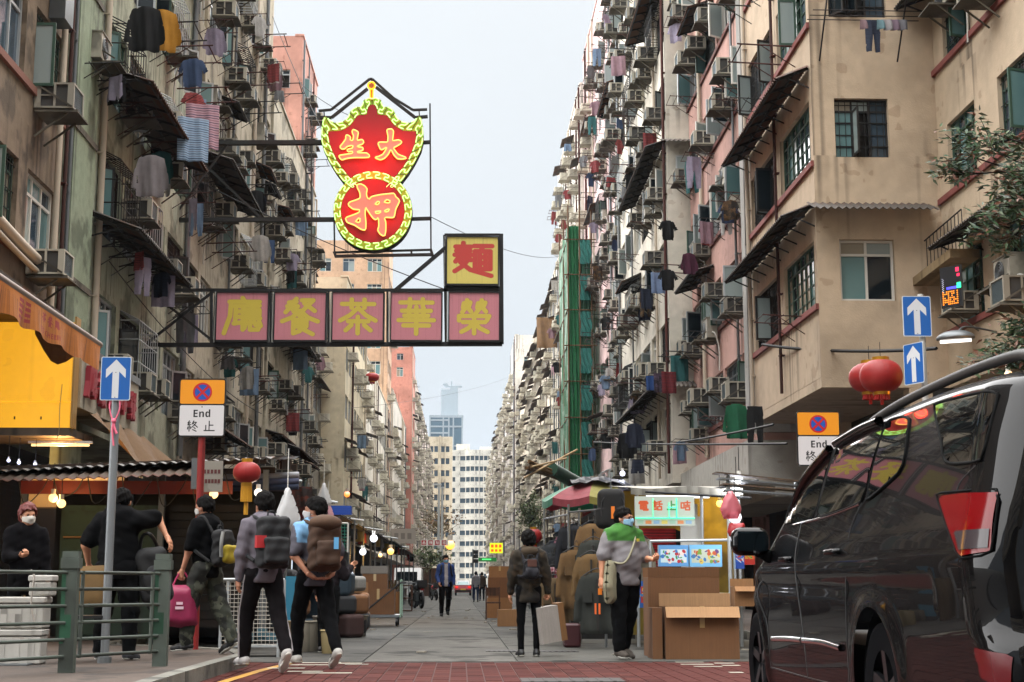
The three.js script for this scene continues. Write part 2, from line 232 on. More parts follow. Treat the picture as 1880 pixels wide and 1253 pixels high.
function corrugated(w, l, pitch = 0.13, amp = 0.022) { // sheet from the wall (z 0) outwards (z l), centre x 0
  return memo('corr' + [w.toFixed(1), l.toFixed(1), pitch].join(), () => gb((g) => {
    const n = Math.round(w / pitch * 4), P = (i, z, y) => V(-w / 2 + w * i / n, amp * Math.sin(i * Math.PI / 2) + y, z);
    for (let i = 0; i < n; i++) { g.quad(P(i, l, 0), P(i + 1, l, 0), P(i + 1, 0, 0), P(i, 0, 0)); g.quad(P(i + 1, l, -0.008), P(i, l, -0.008), P(i, 0, -0.008), P(i + 1, 0, -0.008)); g.quad(P(i, l, -0.008), P(i + 1, l, -0.008), P(i + 1, l, 0), P(i, l, 0)); }
  }));
}
const canopyFrame = (w, l) => memo('cf' + w.toFixed(1) + l.toFixed(1), () => gb((g) => { for (let x = -w / 2 + 0.1; x <= w / 2; x += Math.max(0.6, (w - 0.2) / Math.round(w / 0.9))) g.beam(V(x, -0.05, 0), V(x, -0.05, l * 0.97), 0.04, 0.05).beam(V(x, -0.62, 0.02), V(x, -0.06, l * 0.7), 0.025, 0.03); g.beam(V(-w / 2, -0.04, l * 0.93), V(w / 2, -0.04, l * 0.93), 0.04, 0.04).beam(V(-w / 2, -0.04, l * 0.45), V(w / 2, -0.04, l * 0.45), 0.04, 0.04); }));
const rackGeo = gb((g) => { for (const x of [-0.5, 0.5]) g.bar(V(x, 0, 0), V(x, 0.04, 0.95), 0.014, 5).bar(V(x, -0.4, 0), V(x, 0, 0.6), 0.011, 5); for (const z of [0.25, 0.48, 0.7, 0.93]) g.bar(V(-0.55, 0.02 + z * 0.03, z), V(0.55, 0.02 + z * 0.03, z), 0.01, 5); });
const poleGeo = gb((g) => { for (const x of [-0.6, 0.6]) g.bar(V(x, 0, 0), V(x, 0.06, 1.35), 0.02, 5).bar(V(x, -0.5, 0), V(x, 0.03, 0.8), 0.013, 5); g.bar(V(-0.62, 0.055, 1.25), V(0.62, 0.055, 1.25), 0.016, 5); });
const cageGeo = gb((g) => { for (let i = 0; i <= 8; i++) { const x = -0.8 + i * 0.2; g.path([V(x, -0.55, 0), V(x, -0.55, 0.42), V(x, 0.45, 0.42), V(x, 0.6, 0)], 0.01, 4); } for (const y of [-0.55, -0.2, 0.15, 0.45]) g.path([V(-0.8, y, 0), V(-0.8, y, 0.42), V(0.8, y, 0.42), V(0.8, y, 0)], 0.011, 4); });

// cloth cut to an outline, with folds and thickness
function inside(poly, x, y) { let r = false; for (let i = 0, j = poly.length - 1; i < poly.length; j = i++) { const [a, b] = poly[i], [c, d] = poly[j]; if ((b > y) !== (d > y) && x < (c - a) * (y - b) / (d - b) + a) r = !r; } return r; }
function nearest(poly, x, y) { let bd = 1e9, bp = null; for (let i = 0, j = poly.length - 1; i < poly.length; j = i++) { const [a, b] = poly[j], [c, d] = poly[i], t = clamp(((x - a) * (c - a) + (y - b) * (d - b)) / ((c - a) ** 2 + (d - b) ** 2 + 1e-9), 0, 1), px = a + (c - a) * t, py = b + (d - b) * t, q = Math.hypot(px - x, py - y); if (q < bd) { bd = q; bp = [px, py]; } } return [bd, bp]; }
function cloth(poly, cell = 0.045, thick = 0.025, fold = 0.03, freq = 14, ph = 0) {
  let x0 = 1e9, x1 = -1e9, y0 = 1e9, y1 = -1e9; for (const [x, y] of poly) { x0 = Math.min(x0, x); x1 = Math.max(x1, x); y0 = Math.min(y0, y); y1 = Math.max(y1, y); }
  const nx = Math.ceil((x1 - x0) / cell), ny = Math.ceil((y1 - y0) / cell), id = new Map(), P = [], U = [], I = [];
  const vert = (i, j, side) => {
    const k = i + ',' + j + ',' + side; if (id.has(k)) return id.get(k);
    let x = x0 + i * cell, y = y0 + j * cell; const [q, b] = nearest(poly, x, y), ins = inside(poly, x, y); if (!ins || q < cell * 0.45) [x, y] = b;
    const edge = ins && q >= cell * 0.45 ? Math.min(1, q / 0.07) : 0, drop = (y1 - y) / (y1 - y0 + 1e-6), z = fold * (0.3 + 0.7 * drop) * (Math.sin(x * freq + ph) + 0.5 * Math.sin(x * freq * 2.3 + y * 5 + ph * 2)) * 0.6 + side * (0.004 + thick * Math.sqrt(edge));
    P.push(x, y, z); U.push(x, y); id.set(k, P.length / 3 - 1); return P.length / 3 - 1;
  };
  for (let i = 0; i < nx; i++) for (let j = 0; j < ny; j++) {
    if (!inside(poly, x0 + (i + 0.5) * cell, y0 + (j + 0.5) * cell)) continue;
    for (const s of [1, -1]) { const a = vert(i, j, s), b = vert(i + 1, j, s), c = vert(i + 1, j + 1, s), d = vert(i, j + 1, s); s > 0 ? I.push(a, b, c, a, c, d) : I.push(a, c, b, a, d, c); }
  }
  const g = new THREE.BufferGeometry(); g.setAttribute('position', new THREE.Float32BufferAttribute(P, 3)); g.setAttribute('uv', new THREE.Float32BufferAttribute(U, 2)); g.setIndex(I); g.computeVertexNormals(); return g;
}
const CUT = { // outlines hang from y = 0 downwards
  tshirt: [[-0.07, 0], [0.07, 0], [0.22, -0.05], [0.36, -0.3], [0.25, -0.36], [0.21, -0.25], [0.22, -0.68], [-0.22, -0.68], [-0.21, -0.25], [-0.25, -0.36], [-0.36, -0.3], [-0.22, -0.05]],
  shirt: [[-0.07, 0], [0.07, 0], [0.22, -0.05], [0.31, -0.4], [0.33, -0.62], [0.25, -0.63], [0.22, -0.3], [0.24, -0.76], [-0.24, -0.76], [-0.22, -0.3], [-0.25, -0.63], [-0.33, -0.62], [-0.31, -0.4], [-0.22, -0.05]],
  trousers: [[-0.2, 0], [0.2, 0], [0.23, -0.3], [0.2, -0.98], [0.07, -0.98], [0.0, -0.36], [-0.07, -0.98], [-0.2, -0.98], [-0.23, -0.3]],
  shorts: [[-0.19, 0], [0.19, 0], [0.25, -0.45], [0.03, -0.45], [0, -0.3], [-0.03, -0.45], [-0.25, -0.45]],
  towel: [[-0.28, 0], [0.28, 0], [0.29, -0.8], [-0.27, -0.82]],
  small: [[-0.12, 0], [0.12, 0], [0.13, -0.26], [-0.12, -0.28]],
};
const clothGeo = Object.fromEntries(Object.entries(CUT).map(([k, p], i) => [k, cloth(p, 0.04, 0.011, 0.07, 19, i * 1.3)]));
const stripeTex = canvas(128, 128, (c, W) => { c.fillStyle = '#fff'; c.fillRect(0, 0, W, W); for (let i = 0; i < 8; i++) { c.fillStyle = ['#8a8a92', '#c9b8b8', '#6a7288'][i % 3]; c.fillRect(0, i * 16, W, 6); } }); stripeTex.wrapS = stripeTex.wrapT = THREE.RepeatWrapping; stripeTex.repeat.set(3, 3);
const clothMats = new Map(), clothMat = (c) => { if (!clothMats.has(c)) clothMats.set(c, std(c, 0.9, { map: c % 5 === 3 ? stripeTex : c % 7 === 2 ? T.camo : T.cloth })); return clothMats.get(c); };

function holesWall(u0, u1, v0, v1, holes, emit) {
  const us = [...new Set([u0, u1, ...holes.flatMap((h) => [h[0], h[1]])])].sort((a, b) => a - b), vs = [...new Set([v0, v1, ...holes.flatMap((h) => [h[2], h[3]])])].sort((a, b) => a - b);
  for (let j = 0; j + 1 < vs.length; j++) {
    const v = (vs[j] + vs[j + 1]) / 2, row = holes.filter((h) => v > h[2] && v < h[3]); let s = null;
    for (let i = 0; i + 1 < us.length; i++) { const u = (us[i] + us[i + 1]) / 2, hole = row.some((h) => u > h[0] && u < h[1]); if (!hole && s === null) s = us[i]; if (hole && s !== null) { emit(s, us[i], vs[j], vs[j + 1]); s = null; } }
    if (s !== null) emit(s, u1, vs[j], vs[j + 1]);
  }
}

// ---------- buildings ----------
// side -1: left of the street, facing +x; side 1: right, facing -x. Local x runs along the front, z outwards.
function building(o) {
  o = { gh: 3.7, fh: 2.95, sill: 1.0, wh: 1.45, bay: 2.6, gap: 0.55, win: ['alu'], ac: 0.6, canopy: 0.06, rack: 0.3, cage: 0.08, hang: 0.25, detail: true, depth: 9, pipe: 0.4, ends: [], ...o };
  const L = o.d1 - o.d0, G = thing('tenement', o.label, 'building', o.pos || (o.side < 0 ? V(o.X, 0, -o.d0) : V(o.X, 0, -o.d1)), o.turn !== undefined ? o.turn : o.side < 0 ? Math.PI / 2 : -Math.PI / 2, o.group);
  G.name = o.name ? numbered(o.name) : G.name; seed_ = Math.round(o.d0 * 131 + (o.X || 0) * 17 + 900);
  G.updateMatrixWorld(true);
  const world = (x, y, z) => V(x, y, z).applyMatrix4(G.matrixWorld), nearX = o.side < 0 ? 0 : L, wm = o.mat || wallMat(o.col, o.dirty), nb = Math.max(1, Math.round(L / o.bay)), bw = L / nb, nf = Math.floor((o.h - o.gh - 0.3) / o.fh), holes = [], list = [];
  for (let f = 0; f < nf; f++) for (let b = 0; b < nb; b++) { const x0 = b * bw + o.gap / 2, x1 = (b + 1) * bw - o.gap / 2, y0 = o.gh + f * o.fh + o.sill; holes.push([x0, x1, y0, y0 + o.wh]); list.push([f, b, x0, x1, y0]); }
  const wall = new GB(rr(0, 9), rr(0, 9)), eps = 0.0;
  holesWall(0, L, o.gh, o.h, holes, (a, b, c, d) => wall.box(a, b, c, d, -0.25, 0));
  // end walls; openings given in (distance back from the front, y, w, h)
  const far = o.side < 0 ? L : 0;
  for (const [ex, ops] of [[nearX, o.ends], [far, []]]) holesWall(-o.depth, -0.25, o.gh, o.h, ops.map((e) => [-e[0] - e[2] / 2, -e[0] + e[2] / 2, e[1], e[1] + e[3]]), (a, b, c, d) => wall.box(ex ? ex - 0.25 : 0, ex ? ex : 0.25, c, d, a, b));
  wall.box(0.25, L - 0.25, o.h - 0.5, o.h - 0.25, -o.depth, -0.25).box(0, L, o.gh - 0.22, o.gh - 0.002, -o.depth, -0.004);
  for (const x of [0, L - 0.45]) wall.box(x + 0.004, x + 0.446, 0, o.gh - 0.222, -2.4, -1.9);
  part('wall', wall.geo(), wm, G);
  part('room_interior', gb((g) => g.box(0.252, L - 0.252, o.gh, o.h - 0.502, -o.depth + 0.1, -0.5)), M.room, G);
  part('shopfront', gb((g) => { g.box(0.02, L - 0.02, 0, o.gh - 0.224, -2.9, -2.42); for (let y = 0.2; y < o.gh - 0.4; y += 0.12) g.box(0.5, L - 0.5, y, y + 0.05, -2.42, -2.4); }), o.shop || std(0x35332f, 0.7, { map: T.rust }), G);
  part('parapet_coping', gb((g) => g.box(-0.04, L + 0.04, o.h, o.h + 0.1, -0.4, 0.06)), wm, G);
  if (o.sillMat) for (let f = 0; f < nf; f++) part('sill_band', gb((g) => g.box(-0.02, L + 0.02, o.gh + f * o.fh + o.sill - 0.14, o.gh + f * o.fh + o.sill - 0.01, 0.002, 0.07)), o.sillMat, G);
  for (const e of o.ends) { // windows in the end wall face the camera side
    const s = o.side < 0 ? -1 : 1, w = winUnit(e[4] || 'alu', e[2], e[3], e[5] || 0).clone(); w.position.set(nearX - s * 0.16, e[1] + e[3] / 2, -e[0]); w.rotation.y = s * Math.PI / 2; G.add(w);
  }
  const far_ = new GB(), farF = new GB(), farC = new GB();
  for (const [f, b, x0, x1, y0] of list) {
    const w = x1 - x0, cx = (x0 + x1) / 2, dist = o.pos ? 200 : o.side < 0 ? o.d0 + cx : o.d1 - cx, det = o.detail && dist < 78, i = f * nb + b;
    if (o.skip && o.skip(f, dist)) continue;
    const sees = dist > 24 && (y0 - 2) < dist * 0.46 + 3;
    if (det) { const u = winUnit(pick(o.win), w, o.wh, i % 5).clone(); u.position.set(cx, y0 + o.wh / 2, -0.14); G.add(u); }
    else { far_.box(x0, x1, y0, y0 + o.wh, -0.16, -0.13); farF.box(x0, x1, y0, y0 + 0.06, -0.13, -0.06).box(x0, x1, y0 + o.wh - 0.06, y0 + o.wh, -0.13, -0.06); const n = 3; for (let k = 0; k <= n; k++) { const x = x0 + (w - 0.06) * k / n; farF.box(x, x + 0.06, y0 + 0.06, y0 + o.wh - 0.06, -0.13, -0.06); } }
    if (!sees) continue;
    if (chance(o.ac * (det ? 1 : 0.65))) { const n = chance(0.3) ? 2 : 1; for (let k = 0; k < n; k++) { const sc = rr(0.9, 1.18); ACS.push({ p: world(clamp(cx + rr(-w / 2, w / 2), 0.4, L - 0.4), y0 + pick([-0.05, 0.1, 0.75, -0.35]), 0.02), turn: G.rotation.y, s: sc, d: dist, where: o.short, f }); } }
    if (chance(o.canopy)) { const cw = Math.round((bw * rr(0.85, 1.02) + (chance(0.3) ? bw : 0)) * 2) / 2, l = pick([0.6, 0.7, 0.9]), c = part('canopy', corrugated(cw, l), chance(0.75) ? M.canopy : M.canopy2, det ? G : new THREE.Group()); c.position.set(clamp(cx, cw / 2, Math.max(cw / 2, L - cw / 2)), y0 + o.wh + 0.28, 0.01); c.rotation.x = R(rr(14, 26)); if (det) { const s = part('canopy_frame', canopyFrame(cw, l), M.iron, G); s.position.copy(c.position); s.rotation.copy(c.rotation); } else { c.updateMatrix(); const q = c.matrix; farC.at(q).box(-cw / 2, cw / 2, -0.02, 0.02, 0, l); } }
    if (chance(o.rack * (det ? 1 : 0.5))) { const c = part('drying_rack', chance(0.6) ? rackGeo : poleGeo, chance(0.5) ? M.iron : M.rustbar, det ? G : new THREE.Group()); c.position.set(cx + rr(-0.3, 0.3), y0 - rr(0.05, 0.3), 0.005); if (!det) { farC.at(new THREE.Matrix4().setPosition(c.position.x, c.position.y, 0)); for (const z of [0.3, 0.6, 0.9]) farC.box(-0.55, 0.55, 0, 0.025, z, z + 0.025); for (const x of [-0.5, 0.5]) farC.box(x, x + 0.03, -0.02, 0.01, 0, 0.95); }
      if (chance(o.hang)) HANG.push({ p: world(c.position.x + rr(-0.3, 0.3), c.position.y, rr(0.35, 0.75)), d: dist, where: o.short }); }
    if (det && chance(o.cage)) { const c = part('window_cage', cageGeo, chance(0.5) ? M.iron : M.alu, G); c.position.set(cx, y0 + o.wh / 2, 0.01); c.scale.set(w / 1.7, o.wh / 1.2, 1); }
  }
  if (far_.I.length) { stuff(part('window_panes', far_.geo(), o.pane || M.glassDark, G)); stuff(part('window_frames', farF.geo(), M.alu, G)); }
  if (farC.I.length) stuff(part('far_canopies', farC.geo(), M.canopy, G));
  for (let b = 0; b <= nb; b++) if (chance(o.pipe)) { const x = clamp(b * bw + rr(-0.1, 0.1), 0.1, L - 0.1), r = pick([0.04, 0.055, 0.07]); part('drain_pipe', gb((g) => { g.bar(V(x, o.gh + 0.1, 0.09), V(x, o.h - 0.2, 0.09), r, 7); for (let y = o.gh + 1; y < o.h; y += 1.5) g.box(x - 0.08, x + 0.08, y, y + 0.03, 0, 0.13); }), pick([M.pvc, M.rustbar, M.steel]), G); }
  return { G, L, nf, world, wm, o };
}

const maroonSill = M.maroon;
// left row
const L0 = building({ label: 'beige tenement with brown sill bands and grey pipes above the orange awning', short: 'beige corner tenement', side: -1, X: -7.5, d0: 17.5, d1: 26.9, h: 24, gh: 5.75, col: 0x8f7d6b, dirty: true, sillMat: std(0x7b5144, 0.85), win: ['alu', 'steel'], wh: 1.5, sill: 0.75, ac: 0.6, canopy: 0.06, rack: 0.2, depth: 10 });
const L1 = building({ label: 'pale green tenement with rusty tin canopies and a broad green corner pier', short: 'pale green tenement', side: -1, X: -7.5, d0: 27, d1: 39, h: 24, gh: 4.15, col: 0xbac3b0, dirty: true, win: ['alu', 'iron', 'steel'], bay: 2.4, gap: 0.35, wh: 1.7, ac: 0.75, canopy: 0.06, rack: 0.5, cage: 0.22, hang: 0.5 });
const L2 = building({ label: 'grimy cream tenement behind the pink restaurant sign boxes', short: 'grimy cream tenement', side: -1, X: -7.5, d0: 39.05, d1: 55.5, h: 24, gh: 4.1, col: 0xcdc4b1, dirty: true, win: ['alu', 'alu', 'iron'], bay: 2.35, gap: 0.4, wh: 1.65, ac: 0.85, canopy: 0.06, rack: 0.6, cage: 0.2, hang: 0.5 });
const L3 = building({ label: 'lower grey-cream tenement with a clutter of racks in front of the salmon tower', short: 'lower grey-cream tenement', side: -1, X: -7.4, d0: 55.6, d1: 72, h: 20.2, gh: 4, col: 0xd3ccba, dirty: true, win: ['alu', 'steel'], bay: 2.3, gap: 0.4, ac: 0.8, canopy: 0.06, rack: 0.6, cage: 0.15, hang: 0.5 });
building({ label: 'tall salmon pink tower rising above the left tenement roofs', short: 'salmon tower', side: -1, X: -8.25, d0: 72.3, d1: 80, h: 28.8, gh: 4, col: 0xcf9a8c, win: ['alu'], bay: 2.5, gap: 1, ac: 0.5, canopy: 0.06, rack: 0.2, ends: [[1.05, 20.2, 0.9, 1.2, 'alu', 1], [1.05, 23.1, 0.9, 1.2, 'alu', 3], [1.05, 26, 0.9, 1.0, 'alu', 1], [1.05, 17.3, 0.9, 1.2, 'alu', 0]] });
building({ label: 'dark recessed grey tenement beside the bare cream gable', short: 'recessed grey tenement', side: -1, X: -8.4, d0: 80.1, d1: 88, h: 17, gh: 4, col: 0x8f887a, dirty: true, bay: 2.4, gap: 0.4, ac: 0.9, canopy: 0.08, rack: 0.5, hang: 0.5, detail: false });
building({ label: 'cream tenement with a bare stained gable and zigzag pipe', short: 'cream gable tenement', side: -1, X: -7.0, d0: 88.1, d1: 108, h: 19.5, gh: 4, col: 0xddd2b6, bay: 2.4, gap: 0.5, ac: 0.9, canopy: 0.08, rack: 0.6, hang: 0.6, detail: false });
building({ label: 'off-white tenement with green netted balconies down the left row', short: 'off-white tenement', side: -1, X: -7.4, d0: 108.2, d1: 149, h: 18.5, gh: 4, col: 0xe0dcd2, bay: 2.5, gap: 0.6, ac: 0.9, canopy: 0.08, rack: 0.6, hang: 0.6, detail: false });
building({ label: 'tall peach apartment block with white framed windows above the left roofs', short: 'peach block', side: -1, X: -7.6, d0: 150, d1: 158, h: 36.5, gh: 4, col: 0xcfac8f, bay: 2.6, gap: 0.8, ac: 0.4, canopy: 0, rack: 0.2, detail: false, depth: 14, ends: [30.5, 33.2, 27.8, 25.1, 22.4].flatMap((y) => [[1.5, y, 1.5, 1.4, 'alu', 0], [4.2, y, 1.2, 1.4, 'alu', 1], [6.6, y, 1.2, 1.4, 'alu', 3]]) });
building({ label: 'grey tenement row in front of the salmon gable', short: 'grey row', side: -1, X: -7.5, d0: 158.2, d1: 199, h: 22, gh: 4, col: 0xd9d5cd, bay: 2.6, gap: 0.7, ac: 0.8, canopy: 0.08, rack: 0.5, hang: 0.4, detail: false });
building({ label: 'slim salmon tower with a plain windowless gable over the street', short: 'salmon gable', side: -1, X: -6.75, d0: 200, d1: 212, h: 33.4, gh: 4, col: 0xc98a7a, bay: 2.6, gap: 0.9, ac: 0.7, canopy: 0.08, rack: 0.3, detail: false, ends: [[1.7, 29.3, 0.9, 1.3, 'alu', 0], [1.7, 31.6, 0.9, 0.9, 'alu', 1]] });
building({ label: 'long pale pink tenement row running on from the salmon gable', short: 'pale pink row', side: -1, X: -7.0, d0: 212.2, d1: 350, h: 32, gh: 4, col: 0xe6d8d0, bay: 2.7, gap: 0.8, ac: 0.8, canopy: 0.08, rack: 0.5, detail: false });
// right row
building({ label: 'cream house with a railed balcony behind the leafy tree', short: 'cream balcony house', side: 1, X: 10.5, d0: 13, d1: 31, h: 26, gh: 5.3, col: 0xcab79e, sillMat: maroonSill, win: ['steel'], bay: 3.2, gap: 1.3, wh: 1.5, ac: 0.6, canopy: 0.5, rack: 0.1, cage: 0, pipe: 0.2, depth: 8 });
const R1 = building({ label: 'cream corner tenement with maroon sills, green steel windows and dark tin canopies', short: 'cream corner tenement', side: 1, X: 7.72, d0: 31.0, d1: 38.1, h: 26, gh: 5.3, sill: 1.62, fh: 3.2, col: 0xcdb9a0, sillMat: maroonSill, win: ['steel', 'iron'], bay: 3.5, gap: 0.5, wh: 1.45, ac: 0, canopy: 0, rack: 0.25, cage: 0, hang: 0, depth: 9, ends: [[1.1, 6.98, 1.2, 1.36, 'alu', 3], [1.1, 10.2, 1.2, 1.35, 'iron', 0], [1.1, 13.45, 1.3, 1.4, 'iron', 4]] });
const R2 = building({ label: 'mauve pink tenement with strip windows and a pale grey corner pier', short: 'mauve tenement', side: 1, X: 8.05, d0: 38.6, d1: 50.2, h: 34, gh: 4.9, sill: 1.0, fh: 2.95, col: 0xc39a90, sillMat: std(0x7d4a42, 0.8, { map: T.rust }), win: ['alu', 'alu', 'steel'], bay: 2.9, gap: 0.25, wh: 1.55, ac: 0.8, canopy: 0.06, rack: 0.6, cage: 0.05, hang: 0.45 });
const R3 = building({ label: 'stained cream tenement with dark canopies folded round its corner', short: 'stained cream tenement', side: 1, X: 7.25, d0: 50.3, d1: 65.5, h: 34, gh: 4.6, col: 0xe2ddd0, win: ['alu', 'alu', 'iron'], bay: 2.5, gap: 0.35, wh: 1.6, ac: 0.85, canopy: 0.06, rack: 0.6, cage: 0.12, hang: 0.55 });
building({ label: 'light pink tenement between the cream tenement and the green scaffold net', short: 'light pink tenement', side: 1, X: 7.65, d0: 65.6, d1: 89.5, h: 34, gh: 4.4, col: 0xe6c8c8, win: ['alu', 'steel'], bay: 2.5, gap: 0.5, ac: 0.85, canopy: 0.06, rack: 0.7, cage: 0.1, hang: 0.6 });
building({ label: 'grey-white tenement behind the green scaffold net', short: 'grey-white tenement', side: 1, X: 7.45, d0: 89.6, d1: 111, h: 32.5, gh: 4.4, col: 0xe0ddd6, bay: 2.5, gap: 0.5, ac: 0.9, canopy: 0.08, rack: 0.6, hang: 0.6, detail: false });
building({ label: 'beige tenement with stepped black canopies before the white gable', short: 'beige stepped tenement', side: 1, X: 7.5, d0: 111.2, d1: 188, h: 26, gh: 4.2, col: 0xdfd6c4, bay: 2.6, gap: 0.6, ac: 0.9, canopy: 0.55, rack: 0.6, hang: 0.5, detail: false });
building({ label: 'white gabled block with a column of small windows', short: 'white gabled block', side: 1, X: 7.0, d0: 189, d1: 206, h: 33.3, gh: 4, col: 0xe0ddd7, bay: 2.6, gap: 0.8, ac: 0.8, canopy: 0.08, rack: 0.4, detail: false, ends: [6, 9.2, 12.4, 15.8, 19, 22.3, 25.6, 29].map((y, i) => [1.7, y, 1.15, 1.45, 'alu', i % 5]) });
building({ label: 'long pale tenement row at the far end on the market side', short: 'pale far row', side: 1, X: 7.0, d0: 206.2, d1: 400, h: 31, gh: 4, col: 0xe2dfd9, bay: 2.8, gap: 0.8, ac: 0.8, canopy: 0.08, rack: 0.5, detail: false });
// grey pier at the near end of the mauve tenement
part('corner_pier', gb((g) => g.box(11.25, 11.75, 4.9, 33.9, -0.9, 0.42)), wallMat(0xa9a9a6), R2.G);
part('white_ledge', gb((g) => { g.box(-0.3, 11.8, 3.55, 4.68, -2, 0.5); g.box(-0.3, 11.8, 3.2, 3.55, -2, -0.2); }), wallMat(0xb7b5ae), R2.G);
part('corner_pier', gb((g) => g.box(0.05, 1.65, 0.15, 24, 0.002, 0.16)), wallMat(0x9fae97, true), L1.G);
for (let y = 6.5; y < 24; y += 2.95) part('pier_moulding', gb((g) => g.box(0.0, 1.7, y, y + 0.12, 0.162, 0.19)), M.tray, L1.G);
// long canopies that the photograph shows floor by floor
function longCanopy(B, x0, x1, y, l, tilt, m = M.canopy, wrap) {
  const w = x1 - x0, c = part('canopy', corrugated(w, l, 0.16, 0.026), m, B.G); c.position.set((x0 + x1) / 2, y, 0.02); c.rotation.x = R(tilt);
  const s = part('canopy_frame', canopyFrame(w, l), M.iron, B.G); s.position.copy(c.position); s.rotation.copy(c.rotation);
  if (wrap) { const e = part('canopy', corrugated(wrap, l, 0.16, 0.026), m, B.G); e.position.set(x1 + 0.02, y, -wrap / 2 + 0.2); e.rotation.set(0, Math.PI / 2, 0); e.rotateX(R(tilt)); }
}
longCanopy(L1, 1.8, 8.4, 11.35, 1.25, 17); longCanopy(L1, 1.8, 7.6, 8.3, 1.15, 20); longCanopy(L2, 0.5, 7, 12.9, 1.2, 18);  
longCanopy(L2, 0.6, 6, 5.5, 1.2, 22, M.canopy2); longCanopy(L3, 1, 7.5, 11, 1.2, 18); longCanopy(L3, 2, 9, 6.6, 1.2, 20);
longCanopy(R1, 0, 7.1, 9.15, 0.8, 22, M.canopy, 2.7); longCanopy(R1, 0, 7.0, 12.35, 0.8, 22, M.canopy); 
longCanopy(R3, 4, 15.2, 7.9, 0.8, 20, M.canopy, 1.2); longCanopy(R3, 6, 15.2, 16.6, 0.8, 20, M.canopy, 1.2);  longCanopy(R2, 1, 4.6, 11.0, 0.8, 16, M.canopy2); 
// pipes on the beige tenement
for (const [y, r] of [[6.15, 0.09], [5.95, 0.05]]) part('drain_pipe', gb((g) => g.tube([V(0, y + 0.9, 0.2), V(6, y + 0.35, 0.2), V(8.2, y + 0.2, 0.2), V(8.5, y, 0.14)], r, 8, 30)), M.pvc, L0.G);
part('drain_pipe', gb((g) => g.path([V(8.7, 5.8, 0.12), V(8.7, 11.5, 0.12)], 0.06, 8)), M.pvc, L0.G);
part('junction_box', gb((g) => g.box(8.0, 8.55, 11.0, 11.75, 0.01, 0.3)), M.steel, L0.G);
// blocks behind the camera and along the cross street close the sky as the real street does
for (const [x, z, turn, len, lab] of [[-6.5, 9, Math.PI, 34, 'tenement block across the junction on the lantern side'], [40.5, 9, Math.PI, 34, 'tenement block across the junction behind the black car']]) building({ label: lab, short: 'x', side: -1, pos: V(x, 0, z), turn, d0: 0, d1: len, h: 22, gh: 4, col: 0xa39b8b, bay: 2.7, ac: 0, canopy: 0, rack: 0, detail: false, shop: std(0x5a4a38, 0.7), group: undefined });

// ---------- air conditioners and laundry ----------
ACS.sort((a, b) => a.d - b.d);
{
  const group = 'air conditioners on the street fronts', rest = [];
  let first = true;
  ACS.forEach((a, i) => {
    if (i >= 285) { rest.push(a); return; }
    const con = i % 5 === 3, fl = ['first', 'second', 'third', 'fourth', 'fifth', 'sixth', 'seventh', 'eighth', 'ninth', 'tenth'][a.f], label = `${con ? 'round-fanned condenser unit' : (i % 3 === 1 ? 'greyish' : 'off-white') + ' boxy air conditioner'} on the ${fl} upper floor of the ${a.where}`;
    const c = (con ? conProto : acProto).clone(); c.name = con ? 'condenser_unit' : 'air_conditioner'; c.userData = {}; tag(c, label, 'air conditioner', `air conditioners on the ${fl} upper floor, ${con ? 'condensers' : i % 3 === 1 ? 'grey' : 'white'}, ${a.where}`); c.position.copy(a.p); c.rotation.y = a.turn; c.scale.setScalar(a.s);
    if (i % 3 === 1 && !con) c.children[0].material = M.acGrey;
  });
  if (rest.length) {
    const g = mergeGeometries([AC_G.frame, AC_G.bracket, AC_G.vent].map((q, k) => { const c = q.clone(), n = c.attributes.position.count, col = [[1, 1, 0.95], [0.5, 0.48, 0.44], [0.8, 0.79, 0.75]][k]; c.setAttribute('color', new THREE.Float32BufferAttribute(Array.from({ length: n * 3 }, (_, i) => col[i % 3]), 3)); return c; }));
    const im = new THREE.InstancedMesh(g, std(0xcfcabd, 0.6, { vertexColors: true }), rest.length), q = new THREE.Quaternion();
    rest.forEach((a, i) => im.setMatrixAt(i, new THREE.Matrix4().compose(a.p, q.setFromAxisAngle(V(0, 1, 0), a.turn), V(a.s, a.s, a.s))));
    im.name = 'far_air_conditioners'; stuff(tag(im, 'many tiny air conditioners on the far tenement fronts', 'air conditioners'));
  }
}
